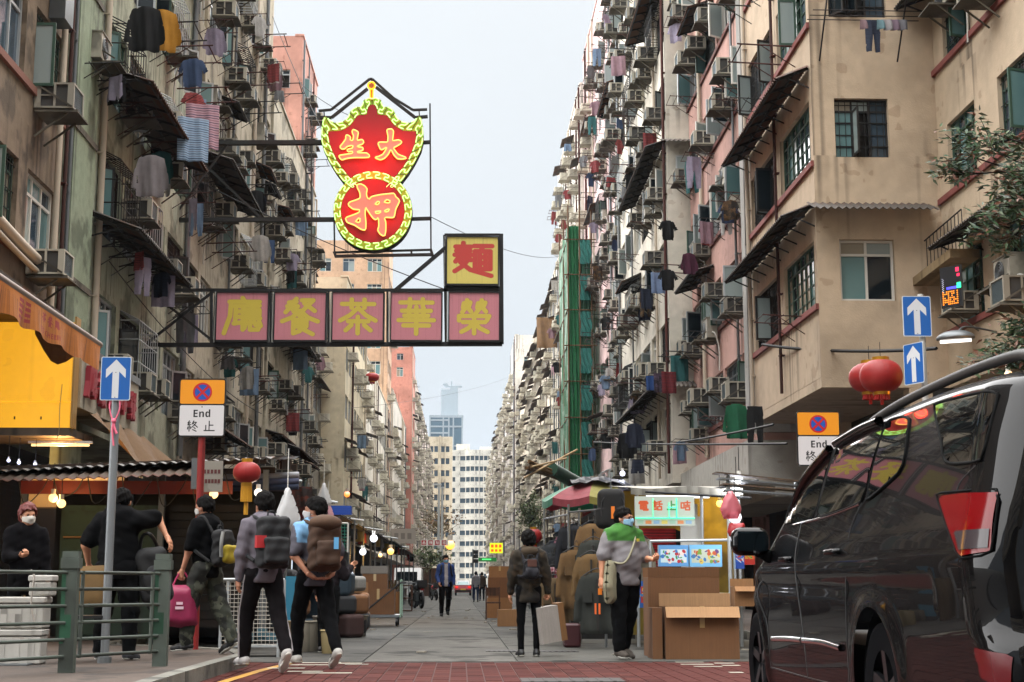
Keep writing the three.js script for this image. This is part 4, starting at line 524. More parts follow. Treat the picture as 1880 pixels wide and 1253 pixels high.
// ---------- road signs ----------
function plate(w, h, r, t) { const s = new THREE.Shape(), x = w / 2, y = h / 2; s.moveTo(-x + r, -y); s.lineTo(x - r, -y); s.quadraticCurveTo(x, -y, x, -y + r); s.lineTo(x, y - r); s.quadraticCurveTo(x, y, x - r, y); s.lineTo(-x + r, y); s.quadraticCurveTo(-x, y, -x, y - r); s.lineTo(-x, -y + r); s.quadraticCurveTo(-x, -y, -x + r, -y); const g = new THREE.ExtrudeGeometry(s, { depth: t, bevelEnabled: false, curveSegments: 5 }); return g; }
const uvFit = (g, w, h) => { const p = g.attributes.position, u = g.attributes.uv; for (let i = 0; i < p.count; i++) u.setXY(i, p.getX(i) / w + 0.5, p.getY(i) / h + 0.5); return g; };
function oneWay(w, h, px = 256) { return canvas(px, Math.round(px * h / w), (c, W, H) => { c.fillStyle = '#b9bfc4'; c.fillRect(0, 0, W, H); c.fillStyle = '#10549c'; c.beginPath(); c.roundRect(W * 0.025, W * 0.025, W * 0.95, H - W * 0.05, W * 0.05); c.fill(); c.fillStyle = '#c3c5c8'; c.beginPath(); const P = [[0.5, 0.06], [0.83, 0.29], [0.83, 0.49], [0.61, 0.34], [0.61, 0.95], [0.39, 0.95], [0.39, 0.34], [0.17, 0.49], [0.17, 0.29]]; P.forEach(([x, y], i) => i ? c.lineTo(x * W, y * H) : c.moveTo(x * W, y * H)); c.fill(); c.fillStyle = '#333'; for (const y of [0.36, 0.93]) { c.beginPath(); c.arc(W / 2, y * H, W * 0.016, 0, 7); c.fill(); } }); }
function noStopTex() { return canvas(512, 640, (c, W, H) => {
  c.fillStyle = '#0c0c0c'; c.fillRect(0, 0, W, H); c.fillStyle = '#d98a12'; c.beginPath(); c.roundRect(16, 16, W - 32, 262, 18); c.fill(); c.fillStyle = '#c5c2c2'; c.beginPath(); c.roundRect(16, 294, W - 32, H - 310, 18); c.fill();
  c.fillStyle = '#b01218'; c.beginPath(); c.arc(256, 150, 104, 0, 7); c.fill(); c.fillStyle = '#16489a'; c.beginPath(); c.arc(256, 150, 84, 0, 7); c.fill(); c.strokeStyle = '#b01218'; c.lineWidth = 26; for (const s of [-1, 1]) { c.beginPath(); c.moveTo(256 - 66, 150 - 66 * s); c.lineTo(256 + 66, 150 + 66 * s); c.stroke(); }
  c.fillStyle = '#111'; c.font = 'bold 112px sans-serif'; c.textAlign = 'center'; c.fillText('End', 256, 424); write(c, 'zhong', 96, 458, 128, 11, '#111'); write(c, 'zhi', 276, 458, 128, 12, '#111'); c.fillStyle = '#6a5f4c'; c.beginPath(); c.arc(256, 312, 8, 0, 7); c.fill(); }); }
const galv = std(0x8b9196, 0.45, { metalness: 0.5, map: T.plaster });
{
  const p = ground(190, 1241).setY(0.12), o = thing('sign_post', 'grey steel post with a blue one-way arrow sign tied with pink ribbon', 'road sign', p), c = at(214, 697, -p.z).sub(p);
  part('post', gb((g) => g.bar(V(0, 0, 0), V(0, c.y + 0.1, 0), 0.042, 14)), galv, o); const w = 0.3, h = 0.445;
  const a = part('sign_plate', uvFit(plate(w, h, 0.02, 0.012), w, h), std(0xffffff, 0.4, { map: oneWay(w, h) }), o); a.position.set(0, c.y, 0.05); a.rotation.y = 0.03; part('clamp', gb((g) => g.cb(0, c.y + 0.12, 0.02, 0.12, 0.03, 0.07).cb(0, c.y - 0.14, 0.02, 0.12, 0.03, 0.07)), M.steel, o);
  part('base_collar', gb((g) => g.bar(V(0, 0, 0), V(0, 0.06, 0), 0.07, 12)), M.steel, o);
  const rb = std(0xd9657e, 0.7); part('ribbon', gb((g) => { g.tube([V(-0.05, c.y - 0.22, 0.05), V(-0.045, c.y - 0.32, 0.055), V(0, c.y - 0.43, 0.06), V(0.05, c.y - 0.32, 0.055), V(0.05, c.y - 0.22, 0.05)], 0.008, 5, 24); g.tube([V(0, c.y - 0.43, 0.06), V(0.01, c.y - 0.5, 0.06), V(0.035, c.y - 0.56, 0.06)], 0.014, 5, 10).tube([V(0, c.y - 0.43, 0.06), V(-0.01, c.y - 0.52, 0.065), V(0.01, c.y - 0.68, 0.06)], 0.01, 5, 10); g.add(new THREE.SphereGeometry(0.026, 8, 6), new THREE.Matrix4().setPosition(0, c.y - 0.43, 0.06)); }), rb, o);
  const q = ground(356, 1212).setY(0.12), s = thing('stopping_sign', 'orange and white End no-stopping sign on a red post beside the stall', 'road sign', q), e = at(371, 750, -q.z).sub(q), W = 0.575, H = 0.72, t = noStopTex();
  part('post', gb((g) => g.bar(V(0, 0, 0), V(0, e.y - 0.36, 0), 0.045, 12)), std(0x8d1a18, 0.5, { map: T.plaster }), s); const pl = part('sign_plate', uvFit(plate(W, H, 0.05, 0.014), W, H), std(0xffffff, 0.4, { map: t }), s); pl.position.set(0, e.y, 0.05); part('back_rail', gb((g) => g.cb(0, e.y + 0.15, 0.02, W * 0.8, 0.05, 0.05).cb(0, e.y - 0.15, 0.02, W * 0.8, 0.05, 0.05).cb(0, e.y - 0.2, 0, 0.06, 0.5, 0.05)), M.steel, s);
  // the same sign across the street, and a double arrow post
  const k = V(3.98, 0.12, -17.4), e2 = at(1503, 806, 17.4).sub(k), s2 = thing('stopping_sign', 'orange and white End sign half hidden behind the black car', 'road sign', k);
  part('post', gb((g) => g.bar(V(e2.x, 0, -0.06), V(e2.x, e2.y, -0.06), 0.04, 12)), galv, s2); const p2 = part('sign_plate', uvFit(plate(0.53, 0.66, 0.05, 0.014), 0.53, 0.66), std(0xffffff, 0.4, { map: t }), s2); p2.position.set(e2.x, e2.y, 0);
  const d = 18.5, b0 = at(1692, 640, d), r = thing('sign_post', 'post with a large and a narrow blue arrow sign above the car roof', 'road sign', V(b0.x, 0.12, -d)), y1 = at(1683, 582, d).y - 0.12, y2 = at(1677, 668, d).y - 0.12;
  part('post', gb((g) => g.bar(V(0.03, 0, -0.03), V(0.03, y1 + 0.3, -0.03), 0.04, 12)), std(0xb5b3ad, 0.5, { metalness: 0.3 }), r); const A = part('sign_plate', uvFit(plate(0.37, 0.53, 0.02, 0.012), 0.37, 0.53), std(0xffffff, 0.4, { map: oneWay(0.37, 0.53) }), r); A.position.set(-0.05, y1, 0.03); const B = part('sign_plate', uvFit(plate(0.37, 0.53, 0.02, 0.012), 0.37, 0.53), std(0xffffff, 0.4, { map: oneWay(0.37, 0.53) }), r); B.position.set(-0.1, y2, 0.0); B.rotation.y = -1.15;
}

// ---------- corner shop on the left: yellow panel with lamplight put in as glow, white fascia with red letters, awning ----------
{
  const D = 25.4, o = thing('yellow_signboard', 'large yellow-painted signboard over the corner shop, lamplight added as glow', 'signboard', V(-6.72, 0, -D)), yt = at(60, 592, D).y, yb = at(60, 738, D).y, ybb = at(60, 785, D).y;
  const ym = std(0xc9962a, 0.5, { map: T.plaster, emissive: new THREE.Color(0xffb52a), emissiveIntensity: 0.15 });  // warm lamplight on the yellow paint put in as emission
  part('painted_glow_panel', gb((g) => g.box(-3.2, 0, yb + 0.01, yt, -0.25, 0)), ym, o); part('painted_glow_valance', gb((g) => g.box(-3.2, -0.01, ybb, yb - 0.01, -0.25, -0.012)), ym, o); part('edge_trim', gb((g) => g.box(0.002, 0.035, ybb, yt + 0.1, -0.27, 0.02)), std(0xb8935a, 0.4, { metalness: 0.5 }), o);
  part('bolt', gb((g) => { for (const x of [-0.95, -0.5]) g.cb(x, yb - 0.28, 0, 0.02, 0.05, 0.02); }), M.dark, o); part('hanging_cord', gb((g) => g.tube([V(-0.16, yb + 0.3, 0.03), V(-0.18, yb - 0.1, 0.03), V(-0.17, ybb - 0.05, 0.04), V(-0.2, ybb - 0.2, 0.04)], 0.007, 5, 20)), std(0x9b8a60, 0.8), o);
  part('soffit', gb((g) => g.box(-3.2, 0.0, ybb - 0.14, ybb - 0.005, -1.6, -0.015)), std(0x6b5b46, 0.9, { map: T.grime }), o);
  const rl = new THREE.RectAreaLight(0xffb347, 0.9, 1.2, 1.5); rl.name = 'added_panel_light'; rl.position.set(-0.62, (yt + yb) / 2, 0.05); rl.rotation.y = Math.PI; o.add(rl);  // added area light spreading the painted glow; the board is no lamp
  const f = thing('shop_fascia', 'white shop fascia with five weathered red raised characters', 'sign', V(-6.66, 0, -25.75)), y0 = 3.95, y1 = 4.95; f.rotation.y = Math.PI / 2;
  part('board', gb((g) => g.box(0, 4.6, y0, y1, -0.6, 0)), wallMat(0xb9b3a4, true), f); part('top_trim', gb((g) => g.box(0, 4.62, y1, y1 + 0.14, -0.6, 0.03)), M.steel, f);
  ['ting', 'can', 'cha', 'hua', 'rong'].forEach((k, i) => { const l = part('letter', letterGeo(k, 0.62, 0.1, 0.09), std(0x8d2530, 0.55), f); l.position.set(0.5 + i * 0.82, (y0 + y1) / 2, 0.05); });
  const aw = thing('shop_tarpaulin', 'brown tarpaulin slung under the white fascia', 'tarpaulin', V(-6.6, 0, -25.8)); aw.rotation.y = Math.PI / 2;
  part('sheet', gb((g) => { const n = 24, m = 8, P = (i, j) => { const u = i / n, v = j / m; return V(u * 4.7, 3.93 - v * (0.35 + 0.55 * Math.sin(u * 2.6 + 0.25)) - 0.05 * Math.sin(u * 22 + v * 3), v * 0.65 + 0.05 * Math.sin(u * 15 + v * 4)); }; for (let i = 0; i < n; i++) for (let j = 0; j < m; j++) { g.quad(P(i, j + 1), P(i + 1, j + 1), P(i + 1, j), P(i, j)); } }), std(0x7d5f3e, 0.9, { map: T.cloth, side: THREE.DoubleSide }), aw);
  // awning: sheet, front rail, lettered valance
  const a = thing('shop_awning', 'faded orange canvas awning with a scalloped lettered valance', 'awning', V(-7.5, 0, 0)), A = onX(0, 512, -5.55), B = onX(178, 632, -5.55), om = std(0xb27742, 0.9, { map: T.cloth, side: THREE.DoubleSide }), za = A.z + 5, zb = B.z, yr = (z) => lerp(B.y, A.y, (z - B.z) / (A.z - B.z)) * 0 + B.y;
  part('canvas', gb((g) => { const n = 16, m = 8, P = (i, j) => { const z = lerp(za, zb, i / n), t = j / m; return V(lerp(0.05, 1.95, t), lerp(B.y + 1.05, B.y, t) - 0.09 * Math.sin(t * Math.PI) + 0.012 * Math.sin(i * 2.1 + t * 4), z); }; for (let i = 0; i < n; i++) for (let j = 0; j < m; j++) g.quad(P(i, j), P(i, j + 1), P(i + 1, j + 1), P(i + 1, j)); }), om, a);
  part('front_rail', gb((g) => g.bar(V(1.96, B.y, za), V(1.96, B.y, zb - 0.1), 0.055, 10)), std(0x77695e, 0.5, { metalness: 0.4 }), a);
  const L = za - zb, vt = canvas(2048, 128, (c, W, H) => { c.fillStyle = '#b06a2a'; c.fillRect(0, 0, W, H); for (let i = 0; i < 400; i++) { c.fillStyle = `rgba(40,15,5,${hash2(i, 4, 4) * 0.22})`; c.fillRect(hash2(i, 1, 1) * W, hash2(i, 2, 1) * 40, 2 + hash2(i, 3, 1) * 5, H); } c.fillStyle = '#8d3030'; c.font = 'bold 34px sans-serif'; c.textAlign = 'center'; for (const x of [1470, 420]) { c.fillText('RED CHERRY', x, 108); ['cha', 'can', 'ting'].forEach((k, i) => write(c, k, x - 80 + i * 62, 14, 46, 6, '#8d3030')); } for (const x of [1180, 1240, 900, 960, 150]) for (let k = 0; k < 4; k++) { c.fillRect(x, 16 + k * 24, 44, 15); } });
  part('valance', gb((g) => { g.uo = g.vo = 0; const n = 64, m = 3, P = (i, j) => { const u = i / n, v = j / m, sc = 0.05 * Math.abs(Math.sin(u * 26)); return V(2.0 + 0.035 * Math.sin(u * 60) * v, B.y - 0.04 - v * (0.4 - sc), lerp(za, zb, u)); }; for (let i = 0; i < n; i++) for (let j = 0; j < m; j++) g.quad(P(i, j + 1), P(i + 1, j + 1), P(i + 1, j), P(i, j), [[i / n, 1 - (j + 1) / m], [(i + 1) / n, 1 - (j + 1) / m], [(i + 1) / n, 1 - j / m], [i / n, 1 - j / m]]); }), std(0xffffff, 0.9, { map: vt, side: THREE.DoubleSide }), a);
  part('end_flap', gb((g) => { const n = 8, m = 5, P = (i, j) => { const t = i / n, v = j / m; return V(lerp(1.0, 2.0, t), lerp(B.y + 0.5, B.y, t) - v * (0.35 + 0.3 * Math.sin(t * 5)), zb - 0.02 + 0.05 * Math.sin(t * 11 + v * 3)); }; for (let i = 0; i < n; i++) for (let j = 0; j < m; j++) g.quad(P(i, j + 1), P(i + 1, j + 1), P(i + 1, j), P(i, j)); }), om, a);
  part('arm', gb((g) => { for (const z of [za - 2]) g.beam(V(0, B.y - 0.5, z), V(1.9, B.y - 0.02, z), 0.04); }), M.steel, a);
  part('gutter', gb((g) => g.beam(V(0.12, B.y + 1.25, za), V(0.12, B.y + 1.2, -26.6), 0.3, 0.08)), M.canopy, a);
}
// overhead cables
{
  seed_ = 404; const cm = std(0x1a1a1a, 0.7);
  const cable = (a, b, sag, label, r = 0.012) => one('overhead_cable', gb((g) => { const n = 14; g.tube(Array.from({ length: n + 1 }, (_, i) => { const t = i / n; return a.clone().lerp(b, t).add(V(0, -sag * 4 * t * (1 - t), 0)); }), r, 4, 40); }), cm, label, 'cable', null, 0);
  cable(at(790, 398, 38), onX(1030, 470, 7), 0.5, 'thin cable from the neon sign mast towards the scaffold'); cable(at(548, 150, 52), at(690, 230, 38), 0.2, 'thin stay cable running down to the bell of the neon sign'); cable(at(500, 30, 50), at(600, 258, 38), 0.1, 'stay cable from the cream tenement to the neon beam');
  cable(onX(640, 750, -7), onX(940, 690, 7), 0.6, 'cable strung across the street below the sign boxes'); cable(at(840, 540, 35.2), onX(360, 330, -7.4), 0.15, 'stay cable holding the pink sign boxes'); cable(onX(1400, 633, 7.4), at(1720, 640, 26), 0.1, 'rusty pipe strung in front of the cream corner tenement', 0.035); cable(onX(1090, 812, 6), onX(1445, 815, 6.3), 0.05, 'black cable over the right-hand stalls', 0.025); cable(onX(1250, 812, 6.2), onX(1420, 780, 6.3), 0.02, 'black strut cable rising to the pale ledge', 0.025);
  cable(onX(1380, 5, 7), V(11, 13.6, -20), 0.3, 'cable crossing the top of the cream corner tenement'); cable(onX(300, 240, -6.9), onX(560, 620, -6.9), 0.3, 'slack cable along the pale green tenement', 0.015); cable(onX(200, 480, -7.1), onX(480, 760, -7.1), 0.4, 'slack cable along the lower left fronts', 0.015);
}
// far shop signs
{
  const sg = (px, py, d, w, h, f, lab, em = 0) => { const b = board(w, h, 0.03, f, 128), p = at(px, py, d), o = thing('shop_sign', lab, 'sign', p); part('panel', gb((g) => g.cb(0, 0, 0, w, h, 0.05)), M.steel, o); part('print', b.geo, em ? std(0xffffff, 0.5, { map: b.tex, emissive: new THREE.Color(0xffffff), emissiveMap: b.tex, emissiveIntensity: em }) : std(0xffffff, 0.6, { map: b.tex }), o); return o; };
  sg(798, 997, 92, 1.7, 0.36, (c, W, H) => { c.fillStyle = '#d8d4cc'; c.fillRect(0, 0, W, H); ['pin', 'tie', 'zhan', 'guo'].forEach((k, i) => { c.fillStyle = '#a31c26'; c.fillRect(W * (0.02 + i * 0.245), H * 0.1, H * 0.8, H * 0.8); write(c, k, W * (0.02 + i * 0.245) + H * 0.14, H * 0.22, H * 0.55, H * 0.06, '#e8e4dc'); }); }, 'small white sign with four red-ground characters over the far stalls');
  sg(911, 1007, 70, 0.62, 0.48, (c, W, H) => { c.fillStyle = '#c8d820'; c.fillRect(0, 0, W, H); c.fillStyle = '#d8521a'; for (let i = 0; i < 3; i++) { c.fillRect(W * (0.1 + i * 0.3), H * 0.15, W * 0.2, H * 0.3); c.fillRect(W * (0.1 + i * 0.3), H * 0.6, W * 0.2, H * 0.25); } }, 'small bright yellow-green lit sign by the far stalls', 0.22);
  sg(740, 985, 62, 1.05, 0.62, (c, W, H) => { c.fillStyle = '#9a958b'; c.fillRect(0, 0, W, H); c.fillStyle = '#77726a'; for (let i = 0; i < 3; i++) c.fillRect(W * (0.15 + i * 0.26), H * 0.3, W * 0.16, H * 0.4); }, 'faded grey signboard jutting over the left stalls');
  sg(895, 1028, 74, 0.9, 0.2, (c, W, H) => { c.fillStyle = '#1e5a2a'; c.fillRect(0, 0, W, H); c.fillStyle = '#60ff80'; c.fillRect(W * 0.2, H * 0.3, W * 0.5, H * 0.3); }, 'green lit strip sign by the traffic light', 0.19);
  const ph = sg(1220, 939, 21.2, 0.86, 0.42, (c, W, H) => { c.fillStyle = '#a9b0a4'; c.fillRect(0, 0, W, H); ['dian', 'hua2', 'shang', 'ji'].forEach((k, i) => write(c, k, W * (0.06 + i * 0.235), H * 0.14, W * 0.17, W * 0.024, i === 2 ? '#3f7a4a' : '#b8481c')); c.fillStyle = '#58b08a'; c.fillRect(0, H * 0.74, W, H * 0.03); for (let i = 0; i < 7; i++) { c.fillStyle = ['#8fae9a', '#c77a4a', '#7d9cb8', '#c2b25a'][i % 4]; c.fillRect(W * (0.04 + i * 0.135), H * 0.82, W * 0.1, H * 0.12); } }, 'white phone-card sign with orange characters and green neon trim', 0.02);
  part('neon_trim', gb((g) => { g.path([V(-0.43, -0.1, 0.05), V(0.43, -0.1, 0.05)], 0.008).path([V(-0.17, 0.18, 0.05), V(-0.17, -0.1, 0.05)], 0.005).path([V(0.17, 0.18, 0.05), V(0.17, -0.1, 0.05)], 0.008).path([V(0.04, 0.05, 0.055), V(0.16, 0.05, 0.055)], 0.008).path([V(0.06, 0.12, 0.055), V(0.06, -0.1, 0.055)], 0.006); }), glow(0x40ffb0, 0.42), ph);
  const lb = sg(1748, 527, 27.5, 0.46, 0.8, (c, W, H) => { c.fillStyle = '#0b0b0d'; c.fillRect(0, 0, W, H); c.fillStyle = '#e8e8ff'; for (let i = 0; i < 14; i++) c.fillRect(W * 0.08 + (i % 2) * 6, H * (0.28 + i * 0.025), 4, 3); c.fillStyle = '#4a4aff'; c.fillRect(W * 0.28, H * 0.5, W * 0.5, H * 0.06); c.fillStyle = '#ff8c1a'; for (let r = 0; r < 7; r++) for (let k = 0; k < 9; k++) if (hash2(r, k, 2) > 0.25) c.fillRect(W * (0.08 + k * 0.085), H * (0.6 + r * 0.05), W * 0.06, H * 0.032); c.fillStyle = '#ff2a50'; c.fillRect(W * 0.75, H * 0.05, W * 0.16, H * 0.1); c.fillRect(W * 0.8, H * 0.2, W * 0.14, H * 0.07); c.fillStyle = '#30ffa0'; c.fillRect(W * 0.78, H * 0.42, W * 0.2, H * 0.14); }, 'dark LED shop board with orange and green lights by the balcony', 0.3);
  lb.rotation.y = -0.9;
}

// ---------- black people carrier ----------
function patch(poly, cell, fn) {     // fills an outline with small faces, mapped by fn(x, y)
  let x0 = 1e9, x1 = -1e9, y0 = 1e9, y1 = -1e9; for (const [x, y] of poly) { x0 = Math.min(x0, x); x1 = Math.max(x1, x); y0 = Math.min(y0, y); y1 = Math.max(y1, y); }
  const nx = Math.ceil((x1 - x0) / cell), ny = Math.ceil((y1 - y0) / cell), id = new Map(), P = [], U = [], I = [];
  const vert = (i, j) => { const k = i * 4096 + j; if (id.has(k)) return id.get(k); let x = x0 + i * cell, y = y0 + j * cell; const [q, b] = nearest(poly, x, y); if (!inside(poly, x, y) || q < cell * 0.5) [x, y] = b; const p = fn(x, y); P.push(p.x, p.y, p.z); U.push(x, y); id.set(k, P.length / 3 - 1); return P.length / 3 - 1; };
  for (let i = -1; i <= nx; i++) for (let j = -1; j <= ny; j++) { const c = [[i, j], [i + 1, j], [i + 1, j + 1], [i, j + 1]]; if (!inside(poly, x0 + (i + 0.5) * cell, y0 + (j + 0.5) * cell)) continue; const [a, b, d, e] = c.map((q) => vert(q[0] + 1, q[1] + 1) && 0 || vert(q[0], q[1])); I.push(a, b, d, a, d, e); }
  const g = new THREE.BufferGeometry(); g.setAttribute('position', new THREE.Float32BufferAttribute(P, 3)); g.setAttribute('uv', new THREE.Float32BufferAttribute(U, 2)); g.setIndex(I); g.computeVertexNormals(); return g;
}
{
  const XC = 3.03, D0 = 5.95, car = thing('people_carrier', 'glossy black people carrier with roof rails parked at the kerb', 'car', V(XC, 0, -D0));
  const lin = (x, xs, ys) => { if (x <= xs[0]) return ys[0]; for (let i = 1; i < xs.length; i++) if (x <= xs[i]) { const t = (x - xs[i - 1]) / (xs[i] - xs[i - 1]), s = t; return lerp(ys[i - 1], ys[i], s); } return ys[ys.length - 1]; };
  const spline = (xs, ys) => { const c = new THREE.SplineCurve(xs.map((x, i) => new THREE.Vector2(x, ys[i]))), t = c.getPoints(300); return (x) => { let lo = 0, hi = 300; if (x <= t[0].x) return t[0].y; if (x >= t[300].x) return t[300].y; while (hi - lo > 1) { const m = (lo + hi) >> 1; t[m].x > x ? hi = m : lo = m; } const k = (x - t[lo].x) / (t[hi].x - t[lo].x + 1e-9); return lerp(t[lo].y, t[hi].y, k); }; };
  const side = spline([0.18, 0.3, 0.5, 0.75, 0.95, 1.06, 1.2, 1.5, 1.72, 1.86], [0.895, 0.93, 0.943, 0.955, 0.968, 0.955, 0.925, 0.85, 0.775, 0.72]);
  const top = spline([-0.25, 0, 0.4, 1.2, 2.2, 3.0, 3.5, 4.15, 4.7, 5.0, 5.2], [1.72, 1.79, 1.83, 1.85, 1.83, 1.74, 1.5, 1.14, 1.02, 0.9, 0.72]);
  const rear = spline([0.18, 0.45, 0.62, 0.7, 0.95, 1.2, 1.5, 1.75, 1.86], [-0.16, -0.27, -0.27, -0.22, -0.2, -0.2, -0.12, -0.02, 0.02]);
  const SF = 5.2;
  const Wd = (s, y) => {
    let w = side(y) * 1; const tp = top(s), k = 0.13; const r0 = rear(y), a = s - r0;
    if (a < 0.3) { const q = clamp(1 - a / 0.3, 0, 1); w -= 0.2 * (1 - Math.sqrt(Math.max(0, 1 - q * q))); }
    if (s > 4.2) { const q = clamp((s - 4.2) / 1.0, 0, 1); w -= 0.42 * (1 - Math.sqrt(Math.max(0, 1 - q * q * 0.98))); }
    for (const ax of [1.5, 4.62]) { const r = Math.hypot(s - ax, (y - 0.36) * 1.05); w += 0.022 * Math.exp(-Math.pow((r - 0.43) / 0.07, 2)); }
    w -= 0.012 * Math.exp(-Math.pow((y - 0.86 - (s - 2) * 0.01) / 0.05, 2)) * (s > 0.5 && s < 4.3 ? 1 : 0);
    if (y > tp - k) { const q = clamp((y - tp + k) / k, 0, 1); w *= Math.sqrt(Math.max(0, 1 - q * q * q)); }
    return Math.max(0, w);
  };
  const NU = 170, NV = 84, YB = 0.2, AX = [1.5, 4.62], AR = 0.4, grid = [];
  for (let i = 0; i <= NU; i++) { grid.push([]); for (let j = 0; j <= NV; j++) {
    const u = i / NU, v = j / NV, s0 = -0.25 + u * (SF + 0.25), tp = top(s0), gv = v < 0.8 ? v / 0.8 * 0.9 : 0.9 + 0.1 * Math.sin((v - 0.8) / 0.2 * Math.PI / 2); let y = YB + (tp - YB) * gv, s = rear(y) + (SF - rear(y) - 0.05 * Math.abs(y - 0.6)) * u, cut = false;
    for (const ax of AX) { const dx = s - ax, dy = y - 0.36, r = Math.hypot(dx, dy); if (r < AR + 0.018) { if (r > AR - 0.03) { s = ax + dx / r * AR; y = 0.36 + dy / r * AR; } else cut = true; } }
    grid[i].push({ s, y, w: Wd(s, Math.min(y, top(s))), cut });
  } }
  const P = [], I = [], vid = (i, j, m) => (i * (NV + 1) + j) * 2 + m;
  for (let i = 0; i <= NU; i++) for (let j = 0; j <= NV; j++) { const q = grid[i][j]; P.push(-q.w, q.y, -q.s, q.w, q.y, -q.s); }
  for (let i = 0; i < NU; i++) for (let j = 0; j < NV; j++) { if ([[0, 0], [1, 0], [0, 1], [1, 1]].some(([a, b]) => grid[i + a][j + b].cut)) continue; for (const m of [0, 1]) { const a = vid(i, j, m), b = vid(i + 1, j, m), c = vid(i + 1, j + 1, m), d = vid(i, j + 1, m); m ? I.push(a, b, c, a, c, d) : I.push(a, c, b, a, d, c); } }
  // tailgate and nose close the ends
  for (const [i, flip] of [[0, 0], [NU, 1]]) for (let j = 0; j < NV; j++) { const a = vid(i, j, 0), b = vid(i, j, 1), c = vid(i, j + 1, 1), d = vid(i, j + 1, 0); flip ? I.push(a, c, b, a, d, c) : I.push(a, b, c, a, c, d); }
  const bg = new THREE.BufferGeometry(); bg.setAttribute('position', new THREE.Float32BufferAttribute(P, 3)); bg.setAttribute('uv', new THREE.Float32BufferAttribute(P.filter((_, i) => i % 3 < 2), 2)); bg.setIndex(I); bg.computeVertexNormals();
  const paint = phys(0x030304, 0.5, { clearcoat: 0.45, clearcoatRoughness: 0.015, specularIntensity: 0.05 }), glass = phys(0x0a0c0d, 0.03, { clearcoat: 1, clearcoatRoughness: 0.01 }), trim = phys(0x060606, 0.9, { specularIntensity: 0.2 }), chrome = std(0xc8ccd0, 0.08, { metalness: 1 }), rubber = phys(0x08080a, 0.95, { specularIntensity: 0.1 }), alloy = std(0x2c2d30, 0.35, { metalness: 0.8 });
  part('body', bg, paint, car); part('underbody', gb((g) => g.box(-0.86, 0.86, 0.2, 0.55, -4.9, 0.0)), M.black, car);
  const on = (s, y, o, sg) => V(sg * (Wd(s, y) + o), y, -s), surf = (poly, o, sg, cell = 0.05) => { const g = patch(poly, cell, (s, y) => on(s, y, o, sg)); if (sg < 0) { const ix = g.index.array; for (let i = 0; i < ix.length; i += 3) { const t = ix[i + 1]; ix[i + 1] = ix[i + 2]; ix[i + 2] = t; } } else { } g.computeVertexNormals(); return g; };
  const ring = (poly, o, sg, r, n = 4) => gb((g) => g.tube(poly.map(([s, y]) => on(s, y, o, sg)), r, 5, poly.length * n, true, 0.15));
  const WN = { front_window: [[3.78, 1.27], [3.55, 1.4], [3.2, 1.56], [2.78, 1.68], [2.86, 1.26]], rear_window: [[2.7, 1.69], [2.2, 1.71], [1.76, 1.715], [1.8, 1.31], [2.78, 1.27]], door_quarter_window: [[1.72, 1.715], [1.42, 1.715], [1.28, 1.68], [1.18, 1.5], [1.2, 1.42], [1.72, 1.31]], quarter_window: [[0.92, 1.715], [0.3, 1.69], [0.1, 1.66], [0.06, 1.38], [0.4, 1.39], [0.55, 1.42], [0.62, 1.5]] };
  for (const sg of [-1, 1]) {
    for (const [n, p] of Object.entries(WN)) { part(n, surf(p, 0.005, sg), glass, car); if (sg < 0) part('window_seal', ring(p, 0.004, sg, 0.008), trim, car); }
    part('pillar_trim', surf([[2.76, 1.68], [2.7, 1.68], [2.78, 1.27], [2.85, 1.27]], 0.004, sg, 0.03), trim, car);
    part('belt_chrome', gb((g) => g.tube([[3.8, 1.25], [3.2, 1.25], [2.6, 1.26], [1.85, 1.295]].map(([s, y]) => on(s, y, 0.002, sg)), 0.009, 6, 30)), chrome, car);
    part('wind_deflector', gb((g) => { for (const l of [[[3.72, 1.34], [3.3, 1.555], [2.82, 1.71]], [[2.7, 1.73], [2.2, 1.76], [1.8, 1.765]]]) g.tube(l.map(([s, y]) => on(s, y - 0.03, 0.03, sg)), 0.028, 6, 24); }), phys(0x060606, 0.1), car);
    part('side_moulding', gb((g) => g.tube([[3.95, 0.52], [3.5, 0.535], [3.1, 0.54]].map(([s, y]) => on(s, y, 0.004, sg)), 0.02, 8, 20)), chrome, car); part('side_moulding', gb((g) => g.tube([[3.06, 0.54], [2.6, 0.545], [2.18, 0.53]].map(([s, y]) => on(s, y, 0.004, sg)), 0.02, 8, 20)), chrome, car);
    for (const [s, y] of [[2.2, 1.05], [3.38, 1.03]]) part('door_handle', gb((g) => g.tube([on(s - 0.1, y, 0.0, sg), on(s - 0.08, y, 0.035, sg), on(s + 0.08, y, 0.035, sg), on(s + 0.1, y, 0, sg)], 0.016, 7, 20)), paint, car);
    for (const l of [[[3.18, 1.24], [3.16, 1.0], [3.08, 0.6], [3.05, 0.32]], [[1.82, 1.3], [1.95, 1.15], [1.98, 0.9], [2.05, 0.6], [2.08, 0.33]], [[4.25, 1.1], [4.22, 0.9], [4.12, 0.6], [4.1, 0.33]], [[2.08, 0.325], [3.05, 0.32], [4.1, 0.325]], [[0.3, 1.22], [0.26, 1.3], [0.1, 1.36]]]) part('panel_gap', gb((g) => g.tube(l.map(([s, y]) => on(s, y, -0.001, sg)), 0.005, 4, 24)), M.black, car);
    // tail lamp: wraps the corner
    part('tail_lamp', surf([[0.5, 1.255], [0.2, 1.25], [-0.1, 1.235], [-0.11, 1.0], [0.08, 0.985], [0.12, 1.0]], 0.012, sg, 0.02), phys(0x5c0409, 0.12, { specularIntensity: 0.5 }), car);
